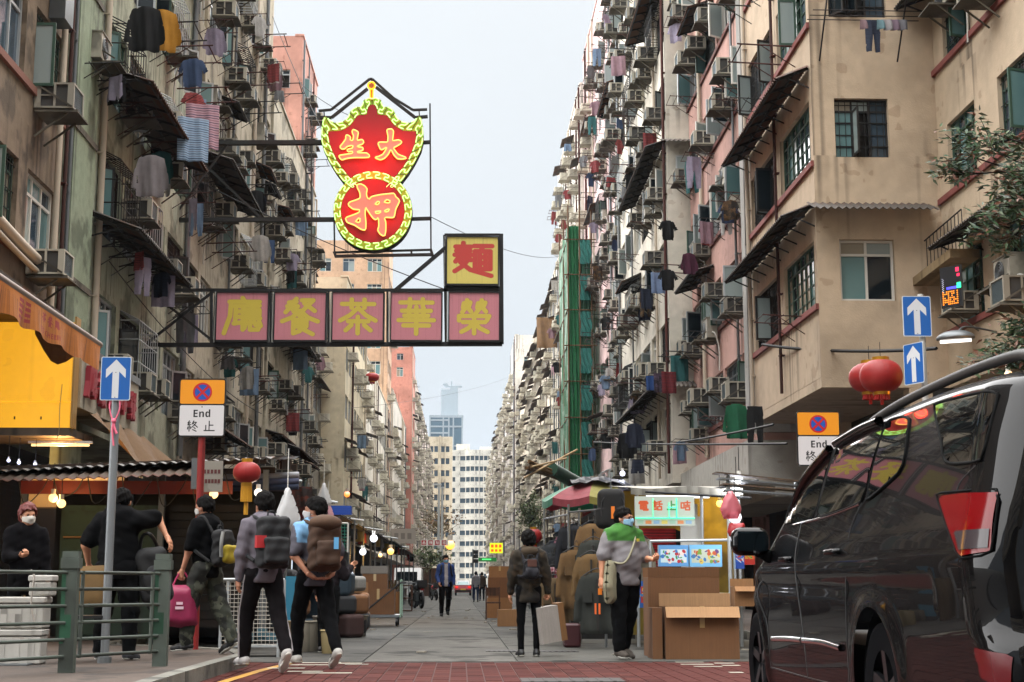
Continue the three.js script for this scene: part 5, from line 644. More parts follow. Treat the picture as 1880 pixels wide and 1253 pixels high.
    part('reversing_lens', surf([[0.2, 1.1], [-0.1, 1.1], [-0.1, 1.015], [0.1, 1.01]], 0.016, sg, 0.02), phys(0x332c2e, 0.12, { specularIntensity: 0.6 }), car); part('lamp_rim', ring([[0.52, 1.262], [0.2, 1.258], [-0.1, 1.243], [-0.11, 0.995], [0.08, 0.975], [0.12, 0.99]], 0.012, sg, 0.006), trim, car);
    part('bumper_reflector', surf([[0.06, 0.62], [-0.2, 0.6], [-0.18, 0.47], [0.0, 0.5]], 0.006, sg, 0.03), phys(0x4a0308, 0.2), car);
    part('roof_rail', gb((g) => g.tube([[3.0, 1.7], [2.7, 1.785], [2.0, 1.845], [1.0, 1.865], [0.3, 1.85], [0.06, 1.815], [0.0, 1.78]].map(([s, y]) => V(sg * 0.63, y, -s)), 0.026, 8, 50)), std(0x161515, 0.55), car);
    // mirror
    const m = new THREE.Group(); m.name = 'door_mirror'; m.position.set(sg * 1.09, 1.16, -3.95); car.add(m); const rb = new RoundedBoxGeometry(0.25, 0.19, 0.17, 4, 0.07); part('mirror_housing', rb, paint, m); part('mirror_glass', gb((g) => g.cb(0, 0, 0.087, 0.19, 0.13, 0.006)), phys(0x2c363a, 0.04, { metalness: 1 }), m); part('mirror_arm', gb((g) => g.beam(V(-sg * 0.06, -0.06, -0.02), V(-sg * 0.2, -0.14, 0), 0.06, 0.08)), trim, m);
    for (const ax of AX) {
      const w = new THREE.Group(); w.name = 'wheel'; w.position.set(sg * 0.815, 0.345, -ax); w.rotation.z = Math.PI / 2; car.add(w);
      const pr = [[0.2, -0.1], [0.3, -0.112], [0.335, -0.1], [0.345, -0.06], [0.345, 0.06], [0.335, 0.1], [0.3, 0.112], [0.2, 0.1]].map(([r, y]) => new THREE.Vector2(r, y)); part('tyre', new THREE.LatheGeometry(pr, 40), rubber, w);
      part('rim', gb((g) => { const q = -sg; g.add(new THREE.LatheGeometry([[0.0, 0.06 * q], [0.06, 0.07 * q], [0.07, 0.04 * q], [0.2, 0.03 * q], [0.225, 0.1 * q], [0.24, 0.1 * q]].map(([r, y]) => new THREE.Vector2(r, y)), 30)); for (let k = 0; k < 5; k++) { const a = k / 5 * 6.283; g.beam(V(0.05 * Math.cos(a), 0.07 * q, 0.05 * Math.sin(a)), V(0.225 * Math.cos(a), 0.085 * q, 0.225 * Math.sin(a)), 0.06, 0.03); } }), alloy, w);
      part('wheel_well', gb((g) => g.add(new THREE.CylinderGeometry(0.41, 0.41, 0.3, 28, 1, true), new THREE.Matrix4().makeRotationZ(Math.PI / 2).setPosition(sg * 0.75, 0.36, -ax)).add(new THREE.CircleGeometry(0.41, 28), new THREE.Matrix4().makeRotationY(Math.PI / 2).setPosition(sg * 0.6, 0.36, -ax))), M.black, car);
    }
  }
  const rg = (y, o) => V(0, y, -rear(y) + o);
  part('tailgate_window', gb((g) => { const n = 8, m = 6, Q = (i, j) => { const y = lerp(1.3, 1.7, j / m), x = lerp(-0.66, 0.66, i / n); return V(x, y, -rear(y) + 0.006); }; for (let i = 0; i < n; i++) for (let j = 0; j < m; j++) g.quad(Q(i, j), Q(i + 1, j), Q(i + 1, j + 1), Q(i, j + 1)); }), glass, car);
  part('roof_spoiler', gb((g) => g.box(-0.62, 0.62, 1.76, 1.8, -0.2, 0.12)), paint, car); part('tail_lamp_inner', gb((g) => { for (const s of [-1, 1]) g.box(s > 0 ? 0.5 : -0.74, s > 0 ? 0.74 : -0.5, 1.02, 1.22, 0.16, 0.215); }), phys(0x8c0508, 0.06, { clearcoat: 1 }), car); part('number_plate', gb((g) => g.box(-0.26, 0.26, 0.86, 0.98, 0.2, 0.216)), std(0xc9a52a, 0.5), car); part('rear_bumper', gb((g) => g.add(new RoundedBoxGeometry(1.6, 0.2, 0.2, 3, 0.06), new THREE.Matrix4().setPosition(0, 0.5, 0.22))), paint, car);
  part('windscreen', gb((g) => { const n = 10, m = 8, Q = (i, j) => { const s = lerp(3.1, 4.1, j / m), y = top(s) + 0.006; return V(lerp(-0.66, 0.66, i / n), y, -s); }; for (let i = 0; i < n; i++) for (let j = 0; j < m; j++) g.quad(Q(i, j), Q(i + 1, j), Q(i + 1, j + 1), Q(i, j + 1)); }), glass, car);
}

// ---------- people ----------
function surfNet(sdf, lo, hi, cell) {           // naive surface nets
  const nx = Math.ceil((hi.x - lo.x) / cell) + 1, ny = Math.ceil((hi.y - lo.y) / cell) + 1, nz = Math.ceil((hi.z - lo.z) / cell) + 1, F_ = new Float32Array(nx * ny * nz), id = new Int32Array(nx * ny * nz).fill(-1), P = [], I = [], K = (i, j, k) => (k * ny + j) * nx + i;
  for (let k = 0; k < nz; k++) for (let j = 0; j < ny; j++) for (let i = 0; i < nx; i++) F_[K(i, j, k)] = sdf(lo.x + i * cell, lo.y + j * cell, lo.z + k * cell);
  const C = [0, 1, nx, nx + 1, nx * ny, nx * ny + 1, nx * ny + nx, nx * ny + nx + 1], E = [[0, 1], [2, 3], [4, 5], [6, 7], [0, 2], [1, 3], [4, 6], [5, 7], [0, 4], [1, 5], [2, 6], [3, 7]];
  for (let k = 0; k + 1 < nz; k++) for (let j = 0; j + 1 < ny; j++) for (let i = 0; i + 1 < nx; i++) {
    const b = K(i, j, k); let m = 0; for (let c = 0; c < 8; c++) if (F_[b + C[c]] < 0) m |= 1 << c; if (m === 0 || m === 255) continue;
    let x = 0, y = 0, z = 0, n = 0; for (const [a, c] of E) { const fa = F_[b + C[a]], fc = F_[b + C[c]]; if ((fa < 0) === (fc < 0)) continue; const t = fa / (fa - fc); x += lerp(a & 1, c & 1, t); y += lerp(a >> 1 & 1, c >> 1 & 1, t); z += lerp(a >> 2, c >> 2, t); n++; }
    id[b] = P.length / 3; P.push(lo.x + (i + x / n) * cell, lo.y + (j + y / n) * cell, lo.z + (k + z / n) * cell);
  }
  const S = [1, nx, nx * ny];
  for (let k = 1; k + 1 < nz; k++) for (let j = 1; j + 1 < ny; j++) for (let i = 1; i + 1 < nx; i++) {
    const b = K(i, j, k), f0 = F_[b] < 0;
    for (let a = 0; a < 3; a++) { if (f0 === F_[b + S[a]] < 0) continue; const u = S[(a + 1) % 3], v = S[(a + 2) % 3], q = [id[b], id[b - u], id[b - u - v], id[b - v]]; if (q.some((t) => t < 0)) continue; f0 ? I.push(q[0], q[1], q[2], q[0], q[2], q[3]) : I.push(q[0], q[2], q[1], q[0], q[3], q[2]); }
  }
  const g = new THREE.BufferGeometry(), U = []; for (let i = 0; i < P.length; i += 3) U.push(P[i] + P[i + 2] * 0.8, P[i + 1]);
  g.setAttribute('position', new THREE.Float32BufferAttribute(P, 3)); g.setAttribute('uv', new THREE.Float32BufferAttribute(U, 2)); g.setIndex(I); g.computeVertexNormals(); return g;
}
const smin = (a, b, k) => { const h = Math.max(k - Math.abs(a - b), 0) / k; return Math.min(a, b) - h * h * k * 0.25; };
function cap(a, b, ra, rb, fx = 1, fz = 1) { // tapered capsule; fx, fz stretch the distance (flattened limbs)
  const bx = (b.x - a.x), by = b.y - a.y, bz = (b.z - a.z), l2 = bx * bx + by * by + bz * bz + 1e-9;
  return (x, y, z) => { const px = x - a.x, py = y - a.y, pz = z - a.z, t = Math.min(1, Math.max(0, (px * bx + py * by + pz * bz) / l2)), dx = (px - bx * t) * fx, dy = py - by * t, dz = (pz - bz * t) * fz; return (Math.sqrt(dx * dx + dy * dy + dz * dz) - (ra + (rb - ra) * t)); };
}
const join = (fs, k) => (x, y, z) => { let d = 1e9; for (const f of fs) d = smin(d, f(x, y, z), k); return d; };
function bounds(pts, pad) { const lo = V(1e9, 1e9, 1e9), hi = V(-1e9, -1e9, -1e9); for (const p of pts) { lo.min(p); hi.max(p); } return [lo.subScalar(pad), hi.addScalar(pad)]; }
const ell = (c, r) => (x, y, z) => { const a = (x - c.x) / r.x, b = (y - c.y) / r.y, d = (z - c.z) / r.z, l = Math.sqrt(a * a + b * b + d * d); return (l - 1) * Math.min(r.x, r.y, r.z); };

// pose: directions of upper arm, forearm, thigh, shin in the body frame (x to the person's left, y up, z forward)
function person(o) {
  o = { H: 1.72, turn: 0, lean: 0, head: [0, 0], build: 1, arms: {}, legs: {}, cell: 0.016, skin: M.skin, sleeve: 1, hem: -0.12, ...o };
  const s = o.H / 1.72, B = o.build, nrm = (a) => V(...a).normalize();
  const arm = { l: [[0.12, -1, 0], [0.05, -1, 0.15]], r: [[-0.12, -1, 0], [-0.05, -1, 0.15]], ...o.arms }, leg = { l: [[0.04, -1, 0], [0, -1, 0]], r: [[-0.04, -1, 0], [0, -1, 0]], ...o.legs };
  const J = { hip: V(0, 0.93, 0) }; const lean = new THREE.Quaternion().setFromEuler(new THREE.Euler(o.lean, 0, o.tilt || 0)), up = (x, y, z) => V(x, y - 0.93, z).applyQuaternion(lean).add(J.hip);
  Object.assign(J, { waist: up(0, 1.06, 0.005), chest: up(0, 1.28, -0.005), top: up(0, 1.41, -0.02), neck: up(0, 1.47, -0.012), headc: up(0, 1.605, 0.012) });
  for (const [k, g] of [['l', 1], ['r', -1]]) {
    const sh = J['sh' + k] = up(g * 0.175 * (0.5 + B * 0.5), 1.395, -0.015), ud = nrm(arm[k][0]), fd = nrm(arm[k][1]); J['el' + k] = sh.clone().addScaledVector(ud, 0.285); J['wr' + k] = J['el' + k].clone().addScaledVector(fd, 0.245); J['fd' + k] = fd;
    const h = J['h' + k] = V(g * 0.095, 0.91, 0), td = nrm(leg[k][0]), sd = nrm(leg[k][1]); J['kn' + k] = h.clone().addScaledVector(td, 0.43); J['an' + k] = J['kn' + k].clone().addScaledVector(sd, 0.41); J['toe' + k] = leg[k][2] ? nrm(leg[k][2]) : V(g * 0.12, -0.08, 1).normalize();
  }
  const foot = Math.min(...['l', 'r'].flatMap((k) => [J['an' + k].y - 0.085, J['an' + k].y - 0.045 + J['toe' + k].y * 0.19 - 0.03]));
  const G = thing('person', o.label, 'person', o.p.clone(), o.turn, o.group); G.scale.setScalar(s); const I_ = new THREE.Group(); // everything is shifted so that the lower foot touches the ground
  const dy = -foot; for (const k in J) if (!/^(fd|toe)/.test(k)) J[k].y += dy;
  const hd = new THREE.Matrix4().makeRotationFromEuler(new THREE.Euler(o.head[1] + o.lean * 0.4, o.head[0], 0, 'YXZ')).setPosition(J.headc), inv = hd.clone().invert(), e = inv.elements, loc = (f) => (x, y, z) => f(e[0] * x + e[4] * y + e[8] * z + e[12], e[1] * x + e[5] * y + e[9] * z + e[13], e[2] * x + e[6] * y + e[10] * z + e[14]);
  // head
  const face = join([ell(V(0, 0.025, -0.015), V(0.078, 0.098, 0.098)), ell(V(0, -0.05, 0.025), V(0.058, 0.072, 0.068)), cap(V(0, -0.1, 0.045), V(0, -0.085, 0.05), 0.03, 0.03)], 0.05), nose = cap(V(0, 0.012, 0.088), V(0, -0.03, 0.104), 0.011, 0.016), ears = join([ell(V(0.077, -0.01, -0.005), V(0.013, 0.032, 0.02)), ell(V(-0.077, -0.01, -0.005), V(0.013, 0.032, 0.02))], 0.01), brow = cap(V(-0.035, 0.027, 0.08), V(0.035, 0.027, 0.08), 0.013, 0.013), eyeh = (x, y, z) => Math.min(Math.hypot(x - 0.032, y - 0.004, z - 0.092), Math.hypot(x + 0.032, y - 0.004, z - 0.092)) - 0.013;
  const headF = (x, y, z) => Math.max(smin(smin(smin(face(x, y, z), nose(x, y, z), 0.018), ears(x, y, z), 0.012), brow(x, y, z), 0.03), -eyeh(x, y, z) * 1);
  const hb = J.headc, hlo = hb.clone().subScalar(0.18), hhi = hb.clone().addScalar(0.18), hc = o.cell * 0.45;
  const neckF = cap(J.top, J.headc.clone().lerp(J.neck, 0.6), 0.062, 0.055), hw = loc(headF), geos = [surfNet((x, y, z) => smin(hw(x, y, z), neckF(x, y, z), 0.03), hlo, hhi, hc)];
  // body under the clothes: one continuous surface
  const limbs = [neckF, cap(J.top, J.waist, 0.125 * B, 0.115 * B, 1 / 1.25, 1.05), cap(J.waist, J.hip, 0.115 * B, 0.13 * B, 1 / 1.15, 1.05)];
  for (const k of ['l', 'r']) limbs.push(cap(J['sh' + k], J['el' + k], 0.05 * B, 0.039 * B), cap(J['el' + k], J['wr' + k], 0.04 * B, 0.026), cap(J['h' + k], J['kn' + k], 0.075 * B, 0.052), cap(J['kn' + k], J['an' + k], 0.046, 0.033));
  const all = Object.entries(J).filter(([k]) => !/^(fd|toe|headc)/.test(k)).map(([, p]) => p), [blo, bhi] = bounds(all, 0.24); bhi.y = Math.min(bhi.y, J.neck.y + 0.05);
  geos.push(surfNet(join(limbs, 0.04), blo, bhi, o.cell * 1.25));
  // hands: palm and five fingers
  for (const [k, g] of [['l', 1], ['r', -1]]) {
    const w = J['wr' + k], f = (o.hand && o.hand[k] ? nrm(o.hand[k]) : J['fd' + k].clone()), sd = V(1, 0, 0).addScaledVector(f, -f.x).normalize(); if (o.palm && o.palm[k]) sd.copy(nrm(o.palm[k])).addScaledVector(f, -f.dot(nrm(o.palm[k]))).normalize(); else sd.set(0, 0, 1).addScaledVector(f, -f.z).normalize();
    const nn = sd.clone().cross(f).multiplyScalar(g), curl = o.curl && o.curl[k] !== undefined ? o.curl[k] : 0.45, fs = [], Pt = (a, b, c) => w.clone().addScaledVector(f, a).addScaledVector(sd, b).addScaledVector(nn, c);
    fs.push(cap(Pt(0, 0, 0), Pt(0.07, 0.018, 0), 0.026, 0.022), cap(Pt(0.01, 0, 0), Pt(0.07, -0.022, 0), 0.024, 0.02));
    const fin = [[0.03, 0.072], [0.011, 0.08], [-0.009, 0.075], [-0.028, 0.058]]; const fing = fin.map(([b, l]) => { let p = Pt(0.078, b, 0), a = curl * 0.4; const ch = []; for (let q = 0; q < 3; q++) { const n = p.clone().addScaledVector(f, Math.cos(a) * l * 0.42).addScaledVector(nn, -Math.sin(a) * l * 0.42); ch.push(cap(p, n, 0.0098 - q * 0.0008, 0.0092 - q * 0.0009)); p = n; a += curl * 0.9; } return join(ch, 0.006); });
    const th = join([cap(Pt(0.018, 0.022, -0.004), Pt(0.05, 0.05, -0.012), 0.014, 0.011), cap(Pt(0.05, 0.05, -0.012), Pt(0.08, 0.054, -0.02 - 0.02 * curl), 0.011, 0.009)], 0.006), palm = join(fs, 0.02), c = Pt(0.07, 0, 0), sdf = (x, y, z) => { let q = palm(x, y, z); for (const t of fing) q = smin(q, t(x, y, z), 0.007); return smin(q, th(x, y, z), 0.01); };
    geos.push(surfNet(sdf, c.clone().subScalar(0.14), c.clone().addScalar(0.14), Math.max(0.0055, o.cell * 0.35)));
  }
  const body = part('body', mergeGeometries(geos), o.skin, G);
  if (o.cell < 0.025) { const em = std(0x15100d, 0.2); for (const g of [1, -1]) { const q = part('eye', new THREE.SphereGeometry(0.0115, 8, 6), em, body); q.position.copy(V(g * 0.032, 0.004, 0.08).applyMatrix4(hd)); const b = part('eyebrow', gb((q2) => q2.beam(V(g * 0.018, 0.034, 0.093), V(g * 0.05, 0.033, 0.082), 0.006, 0.008)), M.hair, body); b.applyMatrix4(hd); } }
  // hair
  const hl = o.hairLine || [0.035, 0.06], hf = loc((x, y, z) => { const t = 0.016 + (o.hairThick || 0) + 0.006 * Math.sin(x * 47 + y * 31 + z * 20) * Math.sin(z * 53 - y * 44) + 0.004 * Math.sin(x * 130 + z * 60) * Math.sin(z * 120 - x * 40 + y * 70), lim = z > 0.0 ? lerp(-0.02, hl[0] + 0.02, clamp(z / 0.07, 0, 1)) : lerp(-0.02, -hl[1] - (o.long || 0), clamp(-z / 0.06, 0, 1)); return Math.max(Math.min(face(x, y, z) - t, o.bun ? Math.hypot(x, y - 0.07, z + 0.09) - 0.04 : 9), lim - y + 0.009 * Math.sin(x * 95 + z * 60) + 0.005 * Math.sin(x * 210), Math.abs(x) > 0.07 && z > -0.03 && y < 0.0 ? 0.01 : -1); });
  if (!o.bald) part('hair', surfNet(hf, hlo.clone().subScalar(0.05), hhi.clone().addScalar(0.04), hc), o.hair || M.hair, G);
  if (o.mask) { const mf = loc((x, y, z) => Math.max(Math.max(smin(face(x, y, z), nose(x, y, z), 0.02) - 0.012, -(smin(face(x, y, z), nose(x, y, z), 0.02) - 0.004)), y - 0.0 + Math.abs(x) * 0.25 - 0.004, -y - 0.098 + Math.abs(x) * 0.35, 0.03 - z)); part('face_mask', surfNet(mf, hlo, hhi, hc * 0.8), std(o.mask, 0.8), G); part('mask_loops', gb((q) => { for (const g of [1, -1]) q.tube([V(g * 0.058, -0.01, 0.06), V(g * 0.078, 0.01, 0.02), V(g * 0.086, -0.005, -0.02), V(g * 0.078, -0.04, 0.005), V(g * 0.056, -0.06, 0.05)].map((p) => p.applyMatrix4(hd)), 0.0022, 4, 16); }), std(o.mask, 0.8), G); }
  if (o.glasses) part('glasses', gb((q) => { for (const g of [1, -1]) { q.add(new THREE.TorusGeometry(0.021, 0.0026, 5, 18), hd.clone().multiply(new THREE.Matrix4().makeTranslation(g * 0.032, 0.004, 0.105))); q.bar(V(g * 0.052, 0.006, 0.1).applyMatrix4(hd), V(g * 0.08, 0.008, -0.01).applyMatrix4(hd), 0.0024, 4); } q.bar(V(-0.012, 0.006, 0.107).applyMatrix4(hd), V(0.012, 0.006, 0.107).applyMatrix4(hd), 0.0024, 4); }), M.black, G);
  // clothes: inflated over the body, ending at hem, cuffs and neckline
  const wr = (x, y, z, a) => a * (Math.sin(y * 38 + x * 14 + z * 9) * 0.5 + Math.sin(y * 71 - x * 33) * 0.3 + Math.sin(x * 47 + z * 41 + y * 12) * 0.35);
  const top = [cap(J.top, J.waist, 0.138 * B, (o.belly || 0.138) * B, 1 / 1.25, 1.02), cap(J.waist, J.hip.clone().add(V(0, o.hem + 0.06, 0)), (o.belly || 0.138) * B, 0.15 * B, 1 / 1.15, 1.05)];
  if (o.gut) top.push(ell(J.waist.clone().add(V(0, 0.06, 0.05)), V(0.17, 0.17, 0.15)));
  for (const k of ['l', 'r']) { const S = J['sh' + k], E_ = J['el' + k], W_ = J['wr' + k], a = clamp(o.sleeve / 0.5, 0, 1), c = clamp((o.sleeve - 0.5) / 0.5, 0, 1), r = o.loose || 1; top.push(cap(S, S.clone().lerp(E_, a), 0.07 * r * (0.5 + B / 2), 0.06 * r * B)); if (c > 0) top.push(cap(E_, E_.clone().lerp(W_, c * 0.97), 0.055 * r * B, 0.042 * r)); }
  const cuts = [J.neck.y + 0.002, J.hip.y + o.hem], tf0 = join(top, 0.035), ncut = cap(J.neck, J.headc, 0.062, 0.07), tf = (x, y, z) => Math.max(tf0(x, y, z) + wr(x, y, z, 0.0075), Math.abs(x) < 0.24 * B ? cuts[1] - y : -1, -ncut(x, y, z));
  const [tlo, thi] = bounds([J.top, J.hip, J.shl, J.shr, J.ell, J.elr, J.wrl, J.wrr], 0.26);
  const tg = surfNet(tf, tlo, thi, o.cell);
  const tm = o.top; if (o.yoke) { // two-coloured shirt by a seam that follows the yoke
    const col = [], p = tg.attributes.position, A = new THREE.Color(o.yoke), C2 = new THREE.Color(o.topColor); for (let i = 0; i < p.count; i++) { const y = p.getY(i), q = (o.yokeFn ? o.yokeFn(p.getX(i), y, p.getZ(i), J) : y > J.chest.y + 0.035) ? A : C2; col.push(q.r, q.g, q.b); } tg.setAttribute('color', new THREE.Float32BufferAttribute(col, 3)); part(o.topName || 'shirt', tg, std(0xffffff, 0.9, { map: T.cloth, vertexColors: true }), G);
  } else part(o.topName || 'shirt', tg, tm, G);
  if (o.collar) part('collar', gb((q) => q.add(new THREE.TorusGeometry(0.066, 0.013, 7, 20), new THREE.Matrix4().makeRotationX(Math.PI / 2 - 0.25).setPosition(J.neck.x, J.neck.y - 0.01, J.neck.z + 0.005))), o.collar, G);
  if (o.hood) part('hood', surfNet(join([ell(J.neck.clone().add(V(0, -0.02, -0.085)), V(0.13, 0.075, 0.07)), cap(J.neck.clone().add(V(-0.08, 0, -0.01)), J.neck.clone().add(V(0.08, 0, -0.01)), 0.035, 0.035)], 0.05), J.neck.clone().subScalar(0.24), J.neck.clone().addScalar(0.2), o.cell * 0.8), o.hood, G);
  const lr = o.legLoose || 1, tr = [cap(J.waist.clone().add(V(0, -0.06, 0)), J.hip, 0.125 * B, 0.142 * B, 1 / 1.15, 1.05)];
  for (const k of ['l', 'r']) tr.push(cap(J['h' + k], J['kn' + k], 0.098 * B * (0.6 + 0.4 * lr), 0.068 * lr), cap(J['kn' + k], J['an' + k].clone().lerp(J['kn' + k], 0.04), 0.066 * lr, 0.052 * lr * (o.cuff || 1)));
  const tr0 = join(tr, 0.03), [llo, lhi] = bounds([J.waist, J.hl, J.hr, J.knl, J.knr, J.anl, J.anr], 0.22); lhi.y = J.waist.y + 0.05; part('trousers', surfNet((x, y, z) => tr0(x, y, z) + wr(x, y * 0.8, z, 0.012 * Math.max(0.1, lr - 0.65)), llo, lhi, o.cell), o.trousers, G);
  if (o.stripe) part('side_stripe', gb((q) => { for (const [k, g] of [['l', 1], ['r', -1]]) q.tube([J['h' + k], J['h' + k].clone().lerp(J['kn' + k], 0.5), J['kn' + k], J['kn' + k].clone().lerp(J['an' + k], 0.5), J['an' + k]].map((p, i) => p.clone().add(V(g * [0.1, 0.09, 0.067 * lr, 0.062 * lr, 0.05 * lr][i] * 0.98, 0, -0.01))), 0.012, 5, 30); }), std(o.stripe, 0.8), G);
  for (const k of ['l', 'r']) { // shoes
    const A = J['an' + k], t = J['toe' + k], h = A.clone().add(V(0, -0.045, 0)).addScaledVector(t, -0.045), m = A.clone().add(V(0, -0.05, 0)).addScaledVector(t, 0.1), e2 = A.clone().add(V(0, -0.052, 0)).addScaledVector(t, 0.17), up2 = V(0, 1, 0).addScaledVector(t, -t.y).normalize();
    const f = join([cap(h, m, 0.042, 0.044), cap(m, e2, 0.042, 0.032), cap(A.clone().add(V(0, 0.0, 0)), A.clone().add(V(0, -0.04, 0)), 0.044, 0.046)], 0.03), [a, b] = bounds([A, h, e2], 0.08), sole = (x, y, z) => { const q = V(x, y, z).sub(h).dot(up2); return -(q + 0.038); };
    const sh = part('shoe', surfNet((x, y, z) => Math.max(f(x, y, z), sole(x, y, z)), a, b, o.cell * 0.6), o.shoe || M.black, G);
    if (o.cell < 0.02) part('sole', surfNet((x, y, z) => { const q = V(x, y, z).sub(h).dot(up2); return Math.max(join([cap(h, m, 0.046, 0.049), cap(m, e2, 0.047, 0.036)], 0.03)(x, y, z), q + 0.024, -q - 0.042); }, a, b, o.cell * 0.6), o.sole || M.white, sh);
    if (o.stripes3) part('shoe_stripes', gb((q) => { const sd = t.clone().cross(up2).normalize(); for (let i = 0; i < 3; i++) for (const g of [1, -1]) q.beam(h.clone().addScaledVector(t, 0.07 + i * 0.025).addScaledVector(sd, g * 0.043).addScaledVector(up2, -0.018), h.clone().addScaledVector(t, 0.085 + i * 0.025).addScaledVector(sd, g * 0.036).addScaledVector(up2, 0.03), 0.008, 0.012); }), M.black, sh);
  }
  G.updateMatrixWorld(true); G.userData.J = undefined; return { G, J, W: (p) => p.clone().applyMatrix4(G.matrixWorld), s };
}
// rucksack hung on a person's back
function rucksack(P, label, o = {}) {
  const g = thing('rucksack', label, 'rucksack', P.G.position.clone(), P.G.rotation.y, o.group); g.scale.setScalar(P.s); const { J } = P, w = o.w || 0.3, h = o.h || 0.46, d = o.d || 0.16, c = J.chest.clone().add(V(o.x || 0, (o.y || -0.05), -0.15 * (o.back || 1) - d / 2)), m = std(o.color, 0.85, { map: T.cloth, bumpMap: T.bump, bumpScale: 0.003 }), m2 = std(o.color2 || o.color, 0.8, { map: T.cloth });
  const rb = (x, y, z, a, b, e, r) => (X, Y, Z) => { const qx = Math.abs(X - x) - a + r, qy = Math.abs(Y - y) - b + r, qz = Math.abs(Z - z) - e + r; return Math.hypot(Math.max(qx, 0), Math.max(qy, 0), Math.max(qz, 0)) + Math.min(Math.max(qx, qy, qz), 0) - r; };
  const bodyF = rb(c.x, c.y, c.z, w / 2, h / 2, d / 2, 0.07), wob = (x, y, z) => 0.006 * Math.sin(x * 40 + y * 23) + 0.005 * Math.sin(y * 55 + z * 30);
  part('pack', surfNet((x, y, z) => bodyF(x, y, z) + wob(x, y, z), c.clone().add(V(-w / 2 - 0.06, -h / 2 - 0.06, -d / 2 - 0.06)), c.clone().add(V(w / 2 + 0.06, h / 2 + 0.06, d / 2 + 0.06)), 0.014), m, g);
  const pk = V(c.x, c.y - h * 0.16, c.z - d / 2 - 0.02); part('front_pocket', surfNet((x, y, z) => rb(pk.x, pk.y, pk.z, w * 0.38, h * 0.25, 0.045, 0.04)(x, y, z) + wob(x, y, z) * 0.7, pk.clone().subScalar(0.2), pk.clone().addScalar(0.2), 0.012), m2, g);
  part('zip', gb((q) => q.tube([V(-w * 0.42, -h * 0.1, 0), V(-w * 0.4, h * 0.3, 0), V(0, h * 0.46, 0), V(w * 0.4, h * 0.3, 0), V(w * 0.42, -h * 0.1, 0)].map((p) => p.add(c).add(V(0, 0, -d * 0.36))), 0.006, 5, 30)), M.dark, g);
  part('grab_handle', gb((q) => q.tube([V(-0.04, h / 2 - 0.01, d * 0.3), V(-0.03, h / 2 + 0.04, d * 0.3), V(0.03, h / 2 + 0.04, d * 0.3), V(0.04, h / 2 - 0.01, d * 0.3)].map((p) => p.add(c)), 0.009, 5, 16)), m, g);
  for (const [k, s] of [['l', 1], ['r', -1]]) if (!o.one || o.one === k) part('strap', gb((q) => { const S = J['sh' + k], pts = [c.clone().add(V(s * 0.09, h * 0.4, d / 2)), S.clone().add(V(-s * 0.05, 0.085, -0.05)), S.clone().add(V(-s * 0.045, 0.085, 0.02)), S.clone().add(V(-s * 0.035, -0.02, 0.125)), S.clone().add(V(-s * 0.02, -0.17, 0.13)), S.clone().add(V(s * 0.02, -0.27, 0.03)), c.clone().add(V(s * w * 0.45, -h * 0.36, d / 2))]; q.tube(pts, 0.021, 6, 40); }), m, g);
  for (const f of o.extra || []) f(g, c, w, h, d);
  return g;
}
const cl = (c, o = {}) => phys(c, 0.95, { map: T.cloth, specularIntensity: 0.2, ...o });
const faceAway = Math.PI;     // people facing down the street look along -z
